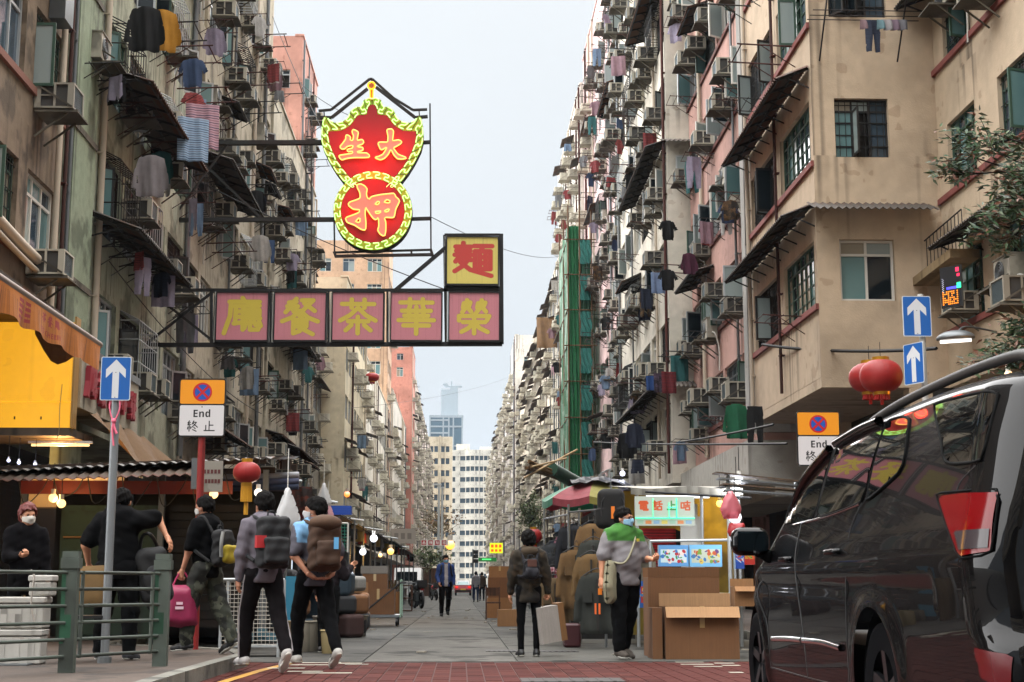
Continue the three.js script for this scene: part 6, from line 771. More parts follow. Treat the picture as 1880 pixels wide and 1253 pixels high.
{
  // student in the grey hooded top
  const a = person({ label: 'student in grey hooded top and dark striped track trousers walking away', p: V(-2.02, 0.0, -15.35), turn: Math.PI + 0.5, H: 1.76, lean: 0.04, head: [0.15, 0.02], top: cl(0x77717a), topName: 'hooded_top', hood: cl(0x7a747d), loose: 1.15, hem: -0.1, trousers: cl(0x151113), stripe: 0x857f80, legLoose: 1.15, shoe: cl(0xc6c2bf), sole: M.white, hairThick: 0.006,
    arms: { l: [[0.16, -1, 0.12], [0.02, -1, 0.2]], r: [[-0.1, -1, 0.1], [0, -1, 0.3]] }, legs: { l: [[0.03, -1, 0.42], [0.0, -1, 0.06]], r: [[-0.05, -1, -0.34], [0, -0.82, -0.58], [0.0, -0.75, 0.66]] }, skin: M.skin2 });
  rucksack(a, 'black school rucksack with a red tag on the grey-topped student', { color: 0x17181b, w: 0.34, h: 0.52, d: 0.18, extra: [(g, c, w, h, d) => part('red_tag', gb((q) => q.cb(c.x + w / 2 - 0.02, c.y + 0.0, c.z - d / 2 + 0.03, 0.1, 0.12, 0.06)), std(0xa01c20, 0.7), g)] });
  // student with the brown rucksack, hands joined behind
  const b = person({ label: 'masked student in blue-shouldered shirt with hands clasped behind his back', p: V(-1.58, 0, -16.2), turn: Math.PI + 0.5, H: 1.77, head: [0.95, 0], lean: 0.03, yoke: 0x7fb2dc, topColor: 0x55525c, yokeFn: (x, y, z, J) => y > J.chest.y - 0.02 && Math.abs(x) > 0.1 && Math.abs(x) < 0.25, sleeve: 0.42, loose: 1.3, hem: -0.12, trousers: cl(0x0e0e10), legLoose: 1.15, shoe: cl(0xcfccc6), stripes3: true, mask: 0xa9a6a6, skin: M.skin2, hairThick: 0.008,
    arms: { l: [[0.3, -1, -0.16], [-0.5, -0.78, -0.45]], r: [[-0.3, -1, -0.16], [0.5, -0.78, -0.45]] }, hand: { l: [-0.75, -0.5, -0.2], r: [0.75, -0.5, -0.2] }, legs: { l: [[0.04, -1, 0.4], [0.0, -1, 0.05]], r: [[-0.05, -1, -0.32], [0, -0.84, -0.55], [0, -0.6, 0.8]] } });
  rucksack(b, 'brown canvas rucksack with a pale blue tag on the masked student', { color: 0x4a2f1a, w: 0.34, h: 0.54, d: 0.19, extra: [(g, c, w, h, d) => part('blue_tag', gb((q) => q.cb(c.x - 0.06, c.y + 0.02, c.z - d / 2 - 0.075, 0.05, 0.12, 0.01)), std(0x63a8d8, 0.5), g), (g, c, w, h, d) => part('top_flap', surfNet((x, y, z) => ell(V(c.x, c.y + h / 2 - 0.04, c.z - 0.02), V(w / 2 + 0.01, 0.09, d / 2 + 0.03))(x, y, z), c.clone().add(V(-0.25, 0.05, -0.25)), c.clone().add(V(0.25, 0.4, 0.25)), 0.014), std(0x54371f, 0.85, { map: T.cloth }), g)] });
  // short person with red scarf
  person({ label: 'short person in dark coat and red scarf beside the cardboard boxes', p: V(-1.75, 0, -19.9), turn: Math.PI - 0.5, H: 1.5, head: [-0.3, 0.1], top: cl(0x2a2428), topName: 'coat', loose: 1.25, hem: -0.3, trousers: cl(0x121213), hairThick: 0.012, collar: cl(0xb01818), arms: { r: [[-0.2, -0.9, 0.3], [0.1, 0.5, 0.8]] } });
  // camouflage trousers
  const c = person({ label: 'masked man in black T-shirt and camouflage trousers striding past the red post', p: V(-2.85, 0.12, -16.8), turn: -Math.PI / 2 - 0.45, H: 1.7, lean: 0.06, head: [0, 0.05], top: cl(0x0d0d0f), sleeve: 0.42, loose: 1.25, hem: -0.12, trousers: std(0x8f9084, 0.92, { map: T.camo }), legLoose: 1.5, mask: 0xb5b3ae, skin: M.skin2, arms: { l: [[0.12, -1, 0.3], [0.0, -1, 0.35]], r: [[-0.12, -1, -0.1], [0, -1, 0.2]] }, curl: { l: 1.2 }, legs: { l: [[0.05, -1, 0.34], [0.02, -1, 0.02]], r: [[-0.05, -1, -0.28], [0, -0.88, -0.45], [0, -0.5, 0.87]] } });
  rucksack(c, 'black and yellow rucksack on the man in camouflage trousers', { color: 0x131315, color2: 0xb09a16, w: 0.3, h: 0.42, d: 0.16, y: -0.14, extra: [(g, cc, w, h, d) => part('grey_panel', gb((q) => q.tube([V(0.12, 0.18, -0.08), V(0.16, 0.05, -0.09), V(0.14, -0.1, -0.08)].map((p) => p.add(cc)), 0.022, 6, 14)), std(0x6d6d6a, 0.7), g)] });
  { const w = c.W(c.J.wrl), bg = one('shopping_bag', cloth([[-0.13, 0], [0.13, 0], [0.17, -0.2], [0.19, -0.44], [0, -0.47], [-0.2, -0.44], [-0.17, -0.2]], 0.03, 0.09, 0.012, 20), std(0xa31f52, 0.55, { map: T.cloth }), 'magenta shopping bag in the hand of the camouflage-trousered man', 'bag', w.clone().add(V(0, -0.16, 0)), 0.2); part('handle', gb((g) => g.tube([V(-0.1, -0.01, 0), V(-0.03, 0.13, 0), V(0.03, 0.13, 0), V(0.1, -0.01, 0)], 0.01, 5, 16)), std(0xa31f52, 0.6), bg); part('print', gb((g) => g.cb(-0.02, -0.2, 0.1, 0.07, 0.03, 0.006).cb(-0.02, -0.25, 0.1, 0.09, 0.03, 0.006)), std(0xd9b9c4, 0.6), bg); }
  // big man swinging his bag round
  const d = person({ label: 'big man all in black by the grey post swinging a bag on his raised arm', p: V(-3.54, 0.12, -15.45), turn: Math.PI / 2 + 1.35, H: 1.72, build: 1.2, lean: 0.1, head: [0.2, 0.25], top: cl(0x0b0b0d), sleeve: 0.4, loose: 1.3, hem: -0.14, trousers: cl(0x0a0a0c), legLoose: 1.35, arms: { l: [[0.55, -0.9, -0.2], [0.1, -0.8, 0.5]], r: [[-0.3, 0.15, 0.8], [-0.45, -0.7, -0.1]] }, legs: { l: [[0.1, -1, 0.06], [0.02, -1, -0.05]], r: [[-0.16, -1, 0.05], [-0.02, -1, -0.05]] }, shoe: cl(0x4a4c50) });
  { const w = d.W(d.J.wrr), o = thing('rucksack', 'large black rucksack hanging from the arm of the big man', 'rucksack', w.clone().add(V(-0.1, -0.4, 0.1)), 0.25); o.rotation.z = 0.22; part('pack', surfNet((x, y, z) => { const r = 0.09, qx = Math.abs(x) - 0.17 + r, qy = Math.abs(y) - 0.29 + r, qz = Math.abs(z) - 0.12 + r; return Math.hypot(Math.max(qx, 0), Math.max(qy, 0), Math.max(qz, 0)) + Math.min(Math.max(qx, qy, qz), 0) - r + 0.006 * Math.sin(x * 30 + y * 20); }, V(-0.25, -0.4, -0.2), V(0.25, 0.4, 0.2), 0.014), std(0x0c0c0e, 0.8, { map: T.cloth }), o); part('strap', gb((g) => g.tube([V(-0.1, 0.26, -0.1), V(-0.04, 0.42, -0.02), V(0.04, 0.42, 0.02), V(0.1, 0.24, -0.12), V(0.12, -0.2, -0.14)], 0.02, 6, 30).tube([V(-0.02, -0.27, 0.05), V(-0.06, -0.36, 0.05), V(-0.12, -0.3, 0.05), V(-0.1, -0.24, 0.04)], 0.012, 5, 16)), M.black, o); part('front_pocket', surfNet((x, y, z) => ell(V(0, -0.06, 0.1), V(0.13, 0.17, 0.06))(x, y, z), V(-0.2, -0.3, -0.05), V(0.2, 0.2, 0.2), 0.014), std(0x111114, 0.8, { map: T.cloth }), o); part('badge', gb((g) => g.cb(0.05, -0.05, 0.162, 0.012, 0.012, 0.006)), M.alu, o); }
  // woman with red hair, hooded person
  person({ label: 'red-haired masked woman in black behind the railing looking at her hand', p: V(-4.75, 0.12, -16.4), turn: 0.55, H: 1.6, head: [0.1, 0.08], top: cl(0x121013), topName: 'cardigan', loose: 1.2, hem: -0.25, trousers: cl(0x0e0d0e), hair: std(0x5a1710, 0.6), hairLine: [0.05, 0.1], hairThick: 0.012, long: 0.06, mask: 0xc7c3ba, arms: { r: [[-0.15, -1, 0.2], [0.35, 0.05, 0.9]], l: [[0.15, -1, 0.1], [0.1, -1, 0.3]] }, curl: { r: 1.1 } });
  person({ label: 'hooded person in black coat standing before the lit shop door', p: V(-6.15, 0.12, -24.6), turn: Math.PI - 0.6, H: 1.62, top: cl(0x0a0a0b), topName: 'coat', hood: cl(0x0a0a0b), loose: 1.4, build: 1.12, hem: -0.45, trousers: cl(0x101011), hair: std(0x3a2c24, 0.7), cell: 0.02, arms: { r: [[-0.3, -0.9, 0.3], [0.3, 0.75, 0.5]] } });
  // woman with the paper bag
  const f = person({ label: 'woman in brown camouflage jacket walking away carrying a large paper bag', p: V(0.86, 0, -18.75), turn: Math.PI + 0.12, H: 1.52, head: [0.05, 0.12], top: std(0x9a8f78, 0.92, { map: T.camo2 }), topName: 'jacket', loose: 1.25, hem: -0.2, hood: std(0x4a3b28, 0.9, { map: T.cloth }), trousers: cl(0x0c0c0e), legLoose: 0.85, hairThick: 0.014, long: 0.02, arms: { l: [[0.22, -1, -0.02], [0.1, -1, 0.2]], r: [[-0.3, -1, 0.05], [-0.1, -1, 0.1]] }, curl: { r: 1.3 }, shoe: M.black });
  rucksack(f, 'small navy rucksack with brown leather flap on the woman', { color: 0x15151f, color2: 0x171722, w: 0.25, h: 0.3, d: 0.1, y: -0.08, extra: [(g, c, w, h, d) => part('leather_flap', gb((q) => q.cb(c.x, c.y + h * 0.28, c.z - d / 2 - 0.04, 0.13, 0.1, 0.02)), std(0x4a2a20, 0.6), g)] });
  { const w = f.W(f.J.wrr), o = thing('paper_bag', 'white and tan paper carrier bag held by the woman', 'bag', w.clone().add(V(0.05, -0.62, 0)), 0.45); o.rotation.z = 0.14; part('bag_body', gb((g) => g.box(-0.17, 0.1, 0, 0.45, -0.08, 0.08)), std(0xb0aaa6, 0.7, { map: T.card }), o); part('gusset', gb((g) => g.box(0.102, 0.19, 0.0, 0.47, -0.075, 0.075)), std(0x8a6238, 0.8, { map: T.card }), o); part('handle', gb((g) => g.tube([V(-0.07, 0.45, 0), V(-0.04, 0.58, 0), V(0.05, 0.58, 0), V(0.08, 0.46, 0)], 0.007, 5, 16)), std(0x7a5a3a, 0.8), o); }
  // man in the green-shouldered polo shirt
  const g = person({ label: 'masked man in green and grey polo shirt with a cream shoulder bag', p: V(1.98, 0, -17.95), turn: 0.5, H: 1.75, head: [0.5, 0.03], build: 1.15, gut: true, belly: 0.15, yoke: 0x3f7f2c, topColor: 0x8d898c, yokeFn: (x, y, z, J) => y > J.chest.y + 0.06 && Math.abs(x) < 0.27, sleeve: 0.44, loose: 1.3, hem: -0.12, trousers: cl(0x0b0b0d), legLoose: 1.4, mask: 0x86b5cf, glasses: true, collar: std(0x3f7f2c, 0.9), shoe: std(0x3a332c, 0.8), arms: { l: [[0.3, -0.95, 0.25], [-0.25, -0.05, 1]], r: [[-0.4, -1, 0.0], [-0.16, -1, 0.1]] }, curl: { l: 0.9, r: 0.7 }, legs: { l: [[0.05, -1, -0.16], [0.0, -0.95, -0.3], [0.1, -0.35, 0.93]], r: [[-0.04, -1, 0.1], [0, -1, 0.0]] } });
  { const o = thing('shoulder_bag', 'cream cloth shoulder bag slung across the man in the polo shirt', 'bag', g.G.position.clone(), g.G.rotation.y), J = g.J, m = std(0xa5a084, 0.9, { map: T.cloth }), c = J.hip.clone().add(V(-0.24, -0.02, 0.06)); part('pouch', cloth([[-0.08, 0.22], [0.08, 0.22], [0.15, -0.08], [0.1, -0.3], [-0.1, -0.3], [-0.16, -0.1]], 0.025, 0.06, 0.01, 24), m, o).position.copy(c); o.children[0].rotation.y = 0.6; part('strap', gb((q) => q.tube([c.clone().add(V(0.0, 0.2, 0)), J.waist.clone().add(V(-0.13, 0.04, 0.2)), J.chest.clone().add(V(0.02, 0.04, 0.19)), J.shl.clone().add(V(-0.05, 0.07, 0.05)), J.shl.clone().add(V(-0.06, 0.07, -0.06)), J.chest.clone().add(V(0.0, -0.02, -0.18)), J.waist.clone().add(V(-0.17, 0.02, -0.13)), c.clone().add(V(-0.02, 0.2, -0.02))], 0.013, 6, 60)), m, o); part('badge', gb((q) => q.cb(J.chest.x + 0.1, J.chest.y + 0.09, J.chest.z + 0.165, 0.035, 0.035, 0.01)), std(0xb8a23a, 0.6), o); }
  { const w = g.W(g.J.wrr); const t = one('price_card', gb((q) => q.cb(0, 0, 0, 0.05, 0.075, 0.004)), std(0xd9781a, 0.7), 'orange card in the hand of the man in the polo shirt', 'card', w.clone().add(V(-0.02, -0.15, 0.03)), 0.3); }
  // middle distance
  const h = person({ label: 'masked man in blue track jacket and white shirt walking towards the stalls', p: V(-0.44, 0, -44.4), turn: 0.15, H: 1.76, head: [0, 0.05], yoke: 0xb8b8bc, topColor: 0x1d3f80, yokeFn: (x, y, z, J) => Math.abs(x) < 0.055 && z > 0, loose: 1.2, hem: -0.1, trousers: cl(0x0e0e11), legLoose: 1.2, mask: 0x6fa6c8, cell: 0.024, arms: { l: [[0.2, -1, -0.1], [0.05, -0.9, 0.3]], r: [[-0.25, -1, 0.1], [0.1, -0.75, 0.7]] }, legs: { l: [[0.03, -1, -0.2], [0, -0.85, -0.5], [0, -0.3, 1]], r: [[-0.05, -1, 0.12], [0, -1, -0.05]] } });
  rucksack(h, 'dark rucksack on the man in the blue track jacket', { color: 0x16161c });
  const far = person({ label: 'distant walker in pale grey top and blue jeans', p: V(0.9, 0, -86), turn: Math.PI, H: 1.7, top: cl(0x8d8c90), trousers: cl(0x2a3550), cell: 0.035, mask: null });
  person({ label: 'distant walker in a dark brown jacket near the far stalls', p: V(1.35, 0, -93), turn: Math.PI, H: 1.72, top: cl(0x4a4038), trousers: cl(0x1c1c1f), cell: 0.035 });
}

// ---------- lamps, lanterns, stalls and goods ----------
function bulb(p, label, k = 6, color = 0xf4f6ff, r = 0.05, group) { const o = thing('bulb', label, 'lamp', p, 0, group); part('globe', new THREE.SphereGeometry(r, 14, 10), glow(color, 0.5, 0xdddddd), o); part('cap', gb((g) => g.bar(V(0, r * 0.8, 0), V(0, r * 2, 0), r * 0.55, 8)), M.white, o); part('flex', gb((g) => g.bar(V(0, r * 2, 0), V(0, r * 2 + 0.35, 0), 0.006, 4)), M.black, o); const l = new THREE.PointLight(color, k * 0.16); l.name = 'bulb_light'; l.castShadow = true; l.shadow.radius = r / 0.02 * 0.8; o.add(l); return o; }
function lantern(p, label, r, h, tassel, group) {
  const o = thing('lantern', label, 'lantern', p, 0, group), n = 20, pr = [];
  for (let i = 0; i <= 14; i++) { const t = i / 14 * Math.PI; pr.push(new THREE.Vector2(Math.max(r * 0.35, r * Math.pow(Math.sin(t), 0.75)), -h / 2 * Math.cos(t))); }
  const g = new THREE.LatheGeometry(pr, n * 2); { const q = g.attributes.position; for (let i = 0; i < q.count; i++) { const a = Math.atan2(q.getZ(i), q.getX(i)), k = 1 - 0.03 * Math.pow(Math.abs(Math.cos(a * n / 2)), 4); q.setX(i, q.getX(i) * k); q.setZ(i, q.getZ(i) * k); } g.computeVertexNormals(); }
  part('shade', g, phys(0xb3100c, 0.6, { transmission: 0.12, map: T.cloth }), o); const gold = std(0xb0801c, 0.4, { metalness: 0.5 });
  for (const y of [h / 2 - 0.015, -h / 2 - 0.04]) part('rim', gb((q) => q.bar(V(0, y, 0), V(0, y + 0.055, 0), r * 0.4, 16)), gold, o);
  part('tassel', gb((q) => { for (let i = 0; i < 16; i++) { const a = i / 16 * 6.283; q.bar(V(r * 0.3 * Math.cos(a), -h / 2 - 0.03, r * 0.3 * Math.sin(a)), V(r * 0.33 * Math.cos(a), -h / 2 - tassel, r * 0.33 * Math.sin(a)), 0.012 + r * 0.03, 4); } q.bar(V(0, -h / 2 - tassel, 0), V(0, -h / 2 - tassel * 1.7, 0), 0.03, 6); }), std(tassel > 0.15 ? 0xc08a14 : 0xa81410, 0.7), o);
  part('hanger', gb((q) => q.bar(V(0, h / 2 + 0.03, 0), V(0, h / 2 + 0.3, 0), 0.006, 4)), M.black, o); return o;
}
function carton(p, w, h, d, label, o = {}) {      // cardboard box with flaps; p is the base centre
  const m = o.mat || M.card, c = thing('cardboard_box', label, 'box', p, o.turn || 0, o.group), t = 0.006;
  part('walls', gb((g) => g.box(-w / 2, w / 2, 0, h, d / 2 - t, d / 2).box(-w / 2, w / 2, 0, h, -d / 2, -d / 2 + t).box(-w / 2, -w / 2 + t, 0, h, -d / 2 + t, d / 2 - t).box(w / 2 - t, w / 2, 0, h, -d / 2 + t, d / 2 - t).box(-w / 2 + t, w / 2 - t, 0.001, t, -d / 2 + t, d / 2 - t)), m, c);
  if (o.open) { const fl = (a, b, c2, ang, ax) => part('flap', gb((g) => g.at(new THREE.Matrix4().makeTranslation(...a).multiply(ax === 'x' ? new THREE.Matrix4().makeRotationX(ang) : new THREE.Matrix4().makeRotationZ(ang))).box(-b / 2, b / 2, 0, c2, -t / 2, t / 2)), o.flap || m, c); fl([0, h + 0.002, d / 2], w, o.open, o.front === undefined ? 2.2 : o.front, 'x'); fl([0, h + 0.002, -d / 2], w, o.open, o.back === undefined ? -0.15 : o.back, 'x'); }
  else part('lid', gb((g) => g.box(-w / 2, w / 2, h + 0.001, h + 0.008, -d / 2, -0.004).box(-w / 2, w / 2, h + 0.001, h + 0.009, 0.002, d / 2)), m, c);
  if (o.tape) part('tape', gb((g) => g.box(-0.03, 0.03, h * 0.6, h + 0.01, d / 2 + 0.001, d / 2 + 0.002)), std(0xa58a5a, 0.3), c);
  return c;
}
const M2 = { tarpB: std(0x2c3a5c, 0.7, { map: T.cloth }), tarpG: std(0x1f4a36, 0.7, { map: T.cloth }), tin: std(0x7b7974, 0.6, { metalness: 0.3, map: T.rust }), brown: std(0x6b4a33, 0.85, { map: T.wood }), plasticW: phys(0xc4c4c4, 0.35, { transmission: 0.35 }), concrete: std(0x8a8478, 0.9, { map: T.grime }) };
const PN = (px, d) => at(px, 1078, d).x;      // sideways position of a pixel column at street depth d
// railing at the corner
{
  const rail = thing('railing', 'grey-green pavement railing with thick posts at the corner', 'railing', V(0, 0.12, 0)), pm = std(0x55605a, 0.6, { map: T.grime }), gm = std(0x1f5a40, 0.6, { map: T.grime });
  const a = ground(120, 1262), b = ground(292, 1248), c = a.clone().add(a.clone().sub(b).normalize().multiplyScalar(1.6)); a.y = b.y = c.y = 0;
  for (const p of [a, b]) { part('post', gb((g) => g.box(p.x - 0.065, p.x + 0.065, 0, 0.9, p.z - 0.05, p.z + 0.05)), pm, rail); part('post_cap', gb((g) => g.box(p.x - 0.08, p.x + 0.08, 0.9, 0.99, p.z - 0.065, p.z + 0.065).box(p.x - 0.07, p.x + 0.07, 0.992, 1.05, p.z - 0.055, p.z + 0.055)), pm, rail); part('old_paint', gb((g) => g.box(p.x - 0.0655, p.x - 0.03, 0.25, 0.86, p.z + 0.05, p.z + 0.0515).box(p.x - 0.03, p.x + 0.03, 0.3, 0.5, p.z + 0.05, p.z + 0.0512)), gm, rail); }
  for (let i = 0; i < 6; i++) { const y = 0.14 + i * 0.145; part('rail', gb((g) => g.bar(c.clone().setY(y), a.clone().setY(y), 0.016, 7)), pm, rail); part('rail', gb((g) => g.bar(a.clone().setY(y), b.clone().setY(y), 0.016, 7)), pm, rail); }
  for (const t of [0.12, 0.88]) part('stile', gb((g) => g.bar(a.clone().lerp(b, t).setY(0.12), a.clone().lerp(b, t).setY(0.88), 0.018, 7)), pm, rail);
  const foam = std(0xb5b3ae, 0.7, { map: T.plaster }), g2 = 'foam boxes behind the railing', fb = (x, y, z, w, h, d, t, lab) => { const o = thing('foam_box', lab, 'box', V(x, y, z), t, g2); part('tub', gb((g) => g.add(new RoundedBoxGeometry(w, h, d, 2, 0.02), new THREE.Matrix4().setPosition(0, h / 2, 0))), foam, o); part('lid', gb((g) => g.add(new RoundedBoxGeometry(w + 0.02, 0.06, d + 0.02, 2, 0.015), new THREE.Matrix4().setPosition(0, h + 0.032, 0))), foam, o); part('rib', gb((g) => { for (const k of [-0.3, 0, 0.3]) g.box(w * k - 0.03, w * k + 0.03, 0.02, h - 0.02, d / 2, d / 2 + 0.008); }), foam, o); };
  fb(-4.28, 0.12, -14.75, 0.46, 0.27, 0.36, 0.1, 'lower white foam box behind the railing'); fb(-4.27, 0.46, -14.76, 0.46, 0.24, 0.36, 0.06, 'white foam box resting on another behind the railing'); fb(-4.1, 0.77, -14.8, 0.22, 0.14, 0.2, 0.0, 'small white foam box topping the stack behind the railing');
  const tr = thing('hand_trolley', 'bent tube handle of a trolley behind the railing', 'trolley', V(0, 0, 0)); part('handle', gb((g) => g.tube([V(-4.62, 0.14, -14.5), V(-4.6, 0.8, -14.5), V(-4.5, 0.98, -14.5), V(-4.2, 1.0, -14.52), V(-4.0, 0.99, -14.55)], 0.018, 7, 40)), M.steel, tr); part('toe_plate', gb((g) => g.box(-4.66, -4.1, 0.122, 0.135, -14.7, -14.4)), M.steel, tr); part('rope', gb((g) => g.tube([V(-4.14, 1.02, -14.5), V(-4.1, 0.95, -14.48), V(-4.12, 0.7, -14.5), V(-4.08, 0.5, -14.52)], 0.01, 5, 20)), std(0x9a938a, 0.9), tr);
  const ch = thing('chair', 'folding chair with a tan cloth over its back by the grey post', 'chair', V(-3.72, 0.12, -15.05), 0.2); part('seat', gb((g) => g.box(-0.2, 0.2, 0.43, 0.46, -0.2, 0.2)), M.black, ch); part('backrest', cloth([[-0.17, 0], [0.2, 0.02], [0.17, -0.36], [-0.2, -0.4]], 0.04, 0.02, 0.02, 12), std(0x8a6a3c, 0.8, { map: T.cloth }), ch).position.set(0, 0.94, -0.18); for (const [x, z] of [[-0.19, 0.18], [0.19, 0.18], [-0.19, -0.18], [0.19, -0.18]]) part('leg', gb((g) => g.bar(V(x * 1.05, 0, z * 1.1), V(x, z < 0 ? 0.92 : 0.44, z), 0.012, 6)), M.steel, ch);
}
// green stall on the left corner
{
  const s = thing('market_stall', 'dark green hut stall under a wide corrugated roof by the red post', 'stall', V(-4.55, 0, -21.2)), gw = std(0x2f4a3e, 0.75, { map: T.grime }), dk = std(0x1c1a18, 0.8, { map: T.rust });
  part('back_wall', gb((g) => g.box(-1.6, 1.85, 0.12, 2.3, -1.6, -1.5)), dk, s); part('counter_wall', gb((g) => g.box(-1.1, 0.25, 0.14, 2.0, 0.0, 0.06)), gw, s); for (const x of [-1.0, -0.34]) part('door_panel', gb((g) => g.box(x, x + 0.6, 0.2, 1.92, 0.062, 0.08)), gw, s); part('door_frame', gb((g) => g.path([V(-0.36, 0.2, 0.1), V(-0.36, 1.55, 0.1), V(-1.05, 1.55, 0.1)], 0.016)), std(0x7d5f3e, 0.6), s);
  for (let i = 0; i < 15; i++) part('shutter_slat', gb((g) => g.box(0.42, 1.7, 0.3 + i * 0.115, 0.4 + i * 0.115, 0.0, 0.03 + (i % 2) * 0.006)), dk, s); for (const x of [-1.6, 0.32, 1.78]) part('post', gb((g) => g.box(x - 0.04, x + 0.04, 0.12, 2.5, 0.1, 0.18)), M.steel, s);
  const r1 = part('roof_sheet', corrugated(4.1, 2.9, 0.14, 0.016), M2.tin, s); r1.position.set(0.02, 2.72, -1.5); r1.rotation.set(R(5), 0, R(3)); const r2 = part('roof_sheet', corrugated(3.4, 1.2, 0.14, 0.016), std(0x6a5340, 0.8, { map: T.rust }), s); r2.position.set(-0.35, 2.56, 0.55); r2.rotation.set(R(14), 0, R(2));
  part('roof_beam', gb((g) => g.beam(V(-1.8, 2.42, 1.1), V(1.9, 2.56, 1.1), 0.06, 0.08).beam(V(-1.8, 2.4, 0.1), V(1.9, 2.5, 0.1), 0.06, 0.08)), std(0x4a3526, 0.8, { map: T.wood }), s); part('red_pelmet', gb((g) => g.box(-1.5, 1.4, 2.12, 2.3, 0.7, 0.72)), std(0x6e1512, 0.7, { map: T.cloth }), s);
  seed_ = 12; for (let i = 0; i < 7; i++) { const x = -1.5 + i * 0.47; part('hanging_wire', gb((g) => g.tube([V(x, 2.4, 0.9), V(x + 0.1, 2.1 - rr(0, 0.2), 0.85), V(x + 0.3, 2.15, 0.8), V(x + 0.45, 2.38, 0.9)], 0.008, 4, 20)), M.black, s); }
  lantern(at(453, 868, 19.3), 'red lantern with gold tassel hung at the corner of the stall roof', 0.18, 0.28, 0.24);
  bulb(at(474, 905, 19.6), 'unlit-looking white lamp beside the tasselled lantern', 0.6, 0xfff0d8, 0.055);
  const g1 = 'cream lamps under the stall roof'; for (const [x, y] of [[97, 915], [112, 925], [392, 908]]) bulb(at(x, y, 20), 'small cream lamp under the left stall roof', 1.2, 0xffc878, 0.06, g1);
  const nb = thing('notice_board', 'small white notice boards fixed to the stall post', 'sign', at(385, 876, 18.6)); part('board', gb((g) => g.box(-0.12, 0.16, -0.19, 0.2, -0.01, 0.01)), std(0xa8a49a, 0.7, { map: T.plaster }), nb); part('grey_board', gb((g) => g.box(-0.24, -0.14, -0.15, 0.24, -0.05, -0.03)), M.steel, nb); part('print', gb((g) => { for (let i = 0; i < 5; i++) g.box(-0.08 + i * 0.045, -0.05 + i * 0.045, 0.04, 0.09, 0.011, 0.013).box(-0.06 + i * 0.04, -0.03 + i * 0.04, -0.08, -0.03, 0.011, 0.013); }), std(0x5a2a28, 0.7), nb);
  const cg = thing('wire_basket', 'grey wire mesh basket trolley beside the stall', 'basket', V(PN(460, 18.7), 0.0, -18.9)); part('mesh', gb((g) => { for (let i = 0; i <= 14; i++) { const x = -0.35 + i * 0.05; g.bar(V(x, 0.15, 0.2), V(x, 0.92, 0.2), 0.004, 4); } for (let i = 0; i <= 15; i++) { const y = 0.15 + i * 0.0513; g.bar(V(-0.35, y, 0.2), V(0.35, y, 0.2), 0.004, 4); } }), std(0xa9a49a, 0.5, { metalness: 0.4 }), cg); part('frame', gb((g) => g.path([V(-0.36, 0, 0.2), V(-0.36, 0.95, 0.2), V(0.36, 0.95, 0.2), V(0.36, 0, 0.2)], 0.02).path([V(-0.36, 0, -0.3), V(-0.36, 0.95, -0.3), V(0.36, 0.95, -0.3), V(0.36, 0, -0.3)], 0.02).box(-0.36, 0.36, 0.12, 0.14, -0.3, 0.2)), M.alu, cg); part('goods', gb((g) => { seed_ = 4; for (let i = 0; i < 9; i++) g.cb(rr(-0.28, 0.28), 0.2 + rr(0, 0.1), rr(-0.2, 0.1), 0.1, 0.1, 0.1); }), std(0x3c5f6a, 0.7), cg);
  // lit tiled doorway behind
  const d = thing('tiled_doorway', 'lit cream-tiled shop doorway with a black door behind the stall', 'doorway', V(-7.2, 0.12, -27)), tm = [0xb9a67c, 0xb4a178, 0xbeac84].map((c) => std(c, 0.3)); part('grout', gb((g) => g.box(-0.75, 1.4, 0, 2.9, -0.1, -0.012)), std(0x6f6148, 0.9), d); seed_ = 8;
  for (let i = 0; i < 9; i++) for (let j = 0; j < 12; j++) { if (i > 0 && i < 3 && j < 9) continue; part('tile', memo('tile', () => gb((g) => g.box(-0.115, 0.115, 0.004, 0.236, -0.012, 0))), pick(tm), d).position.set(-0.64 + i * 0.236, j * 0.24, 0); }
  part('door', gb((g) => g.box(-0.5, 0.03, 0, 2.14, -0.011, 0.02)), M.black, d); part('poster', gb((g) => g.box(0.95, 1.25, 0.9, 2.0, 0.004, 0.012)), std(0xa89a78, 0.5, { map: T.plaster }), d); part('red_board', gb((g) => g.box(0.8, 1.5, 2.05, 2.5, 0.01, 0.04)), std(0x5c1410, 0.6), d);
  const ft = thing('strip_lamp', 'warm strip lamp in the ceiling before the tiled doorway', 'lamp', V(-7.0, 3.3, -25.9)); part('tube', gb((g) => g.bar(V(-0.5, 0, 0), V(0.5, 0, 0), 0.02, 8)), glow(0xffcf8a, 0.4), ft); part('tray', gb((g) => g.box(-0.55, 0.55, 0.03, 0.07, -0.05, 0.05)), M.white, ft); const l = new THREE.PointLight(0xffc27a, 1.6); l.name = 'strip_light'; l.position.y = -0.1; l.shadow.radius = 5; l.castShadow = true; ft.add(l);
  const g3 = 'cold spot lamps in the dark shop'; for (const [x, y] of [[15, 846], [34, 850], [64, 853]]) bulb(at(x, y, 24.5), 'small cold white spot lamp in the dark left shop', 0.5, 0xcfd4ff, 0.03, g3);
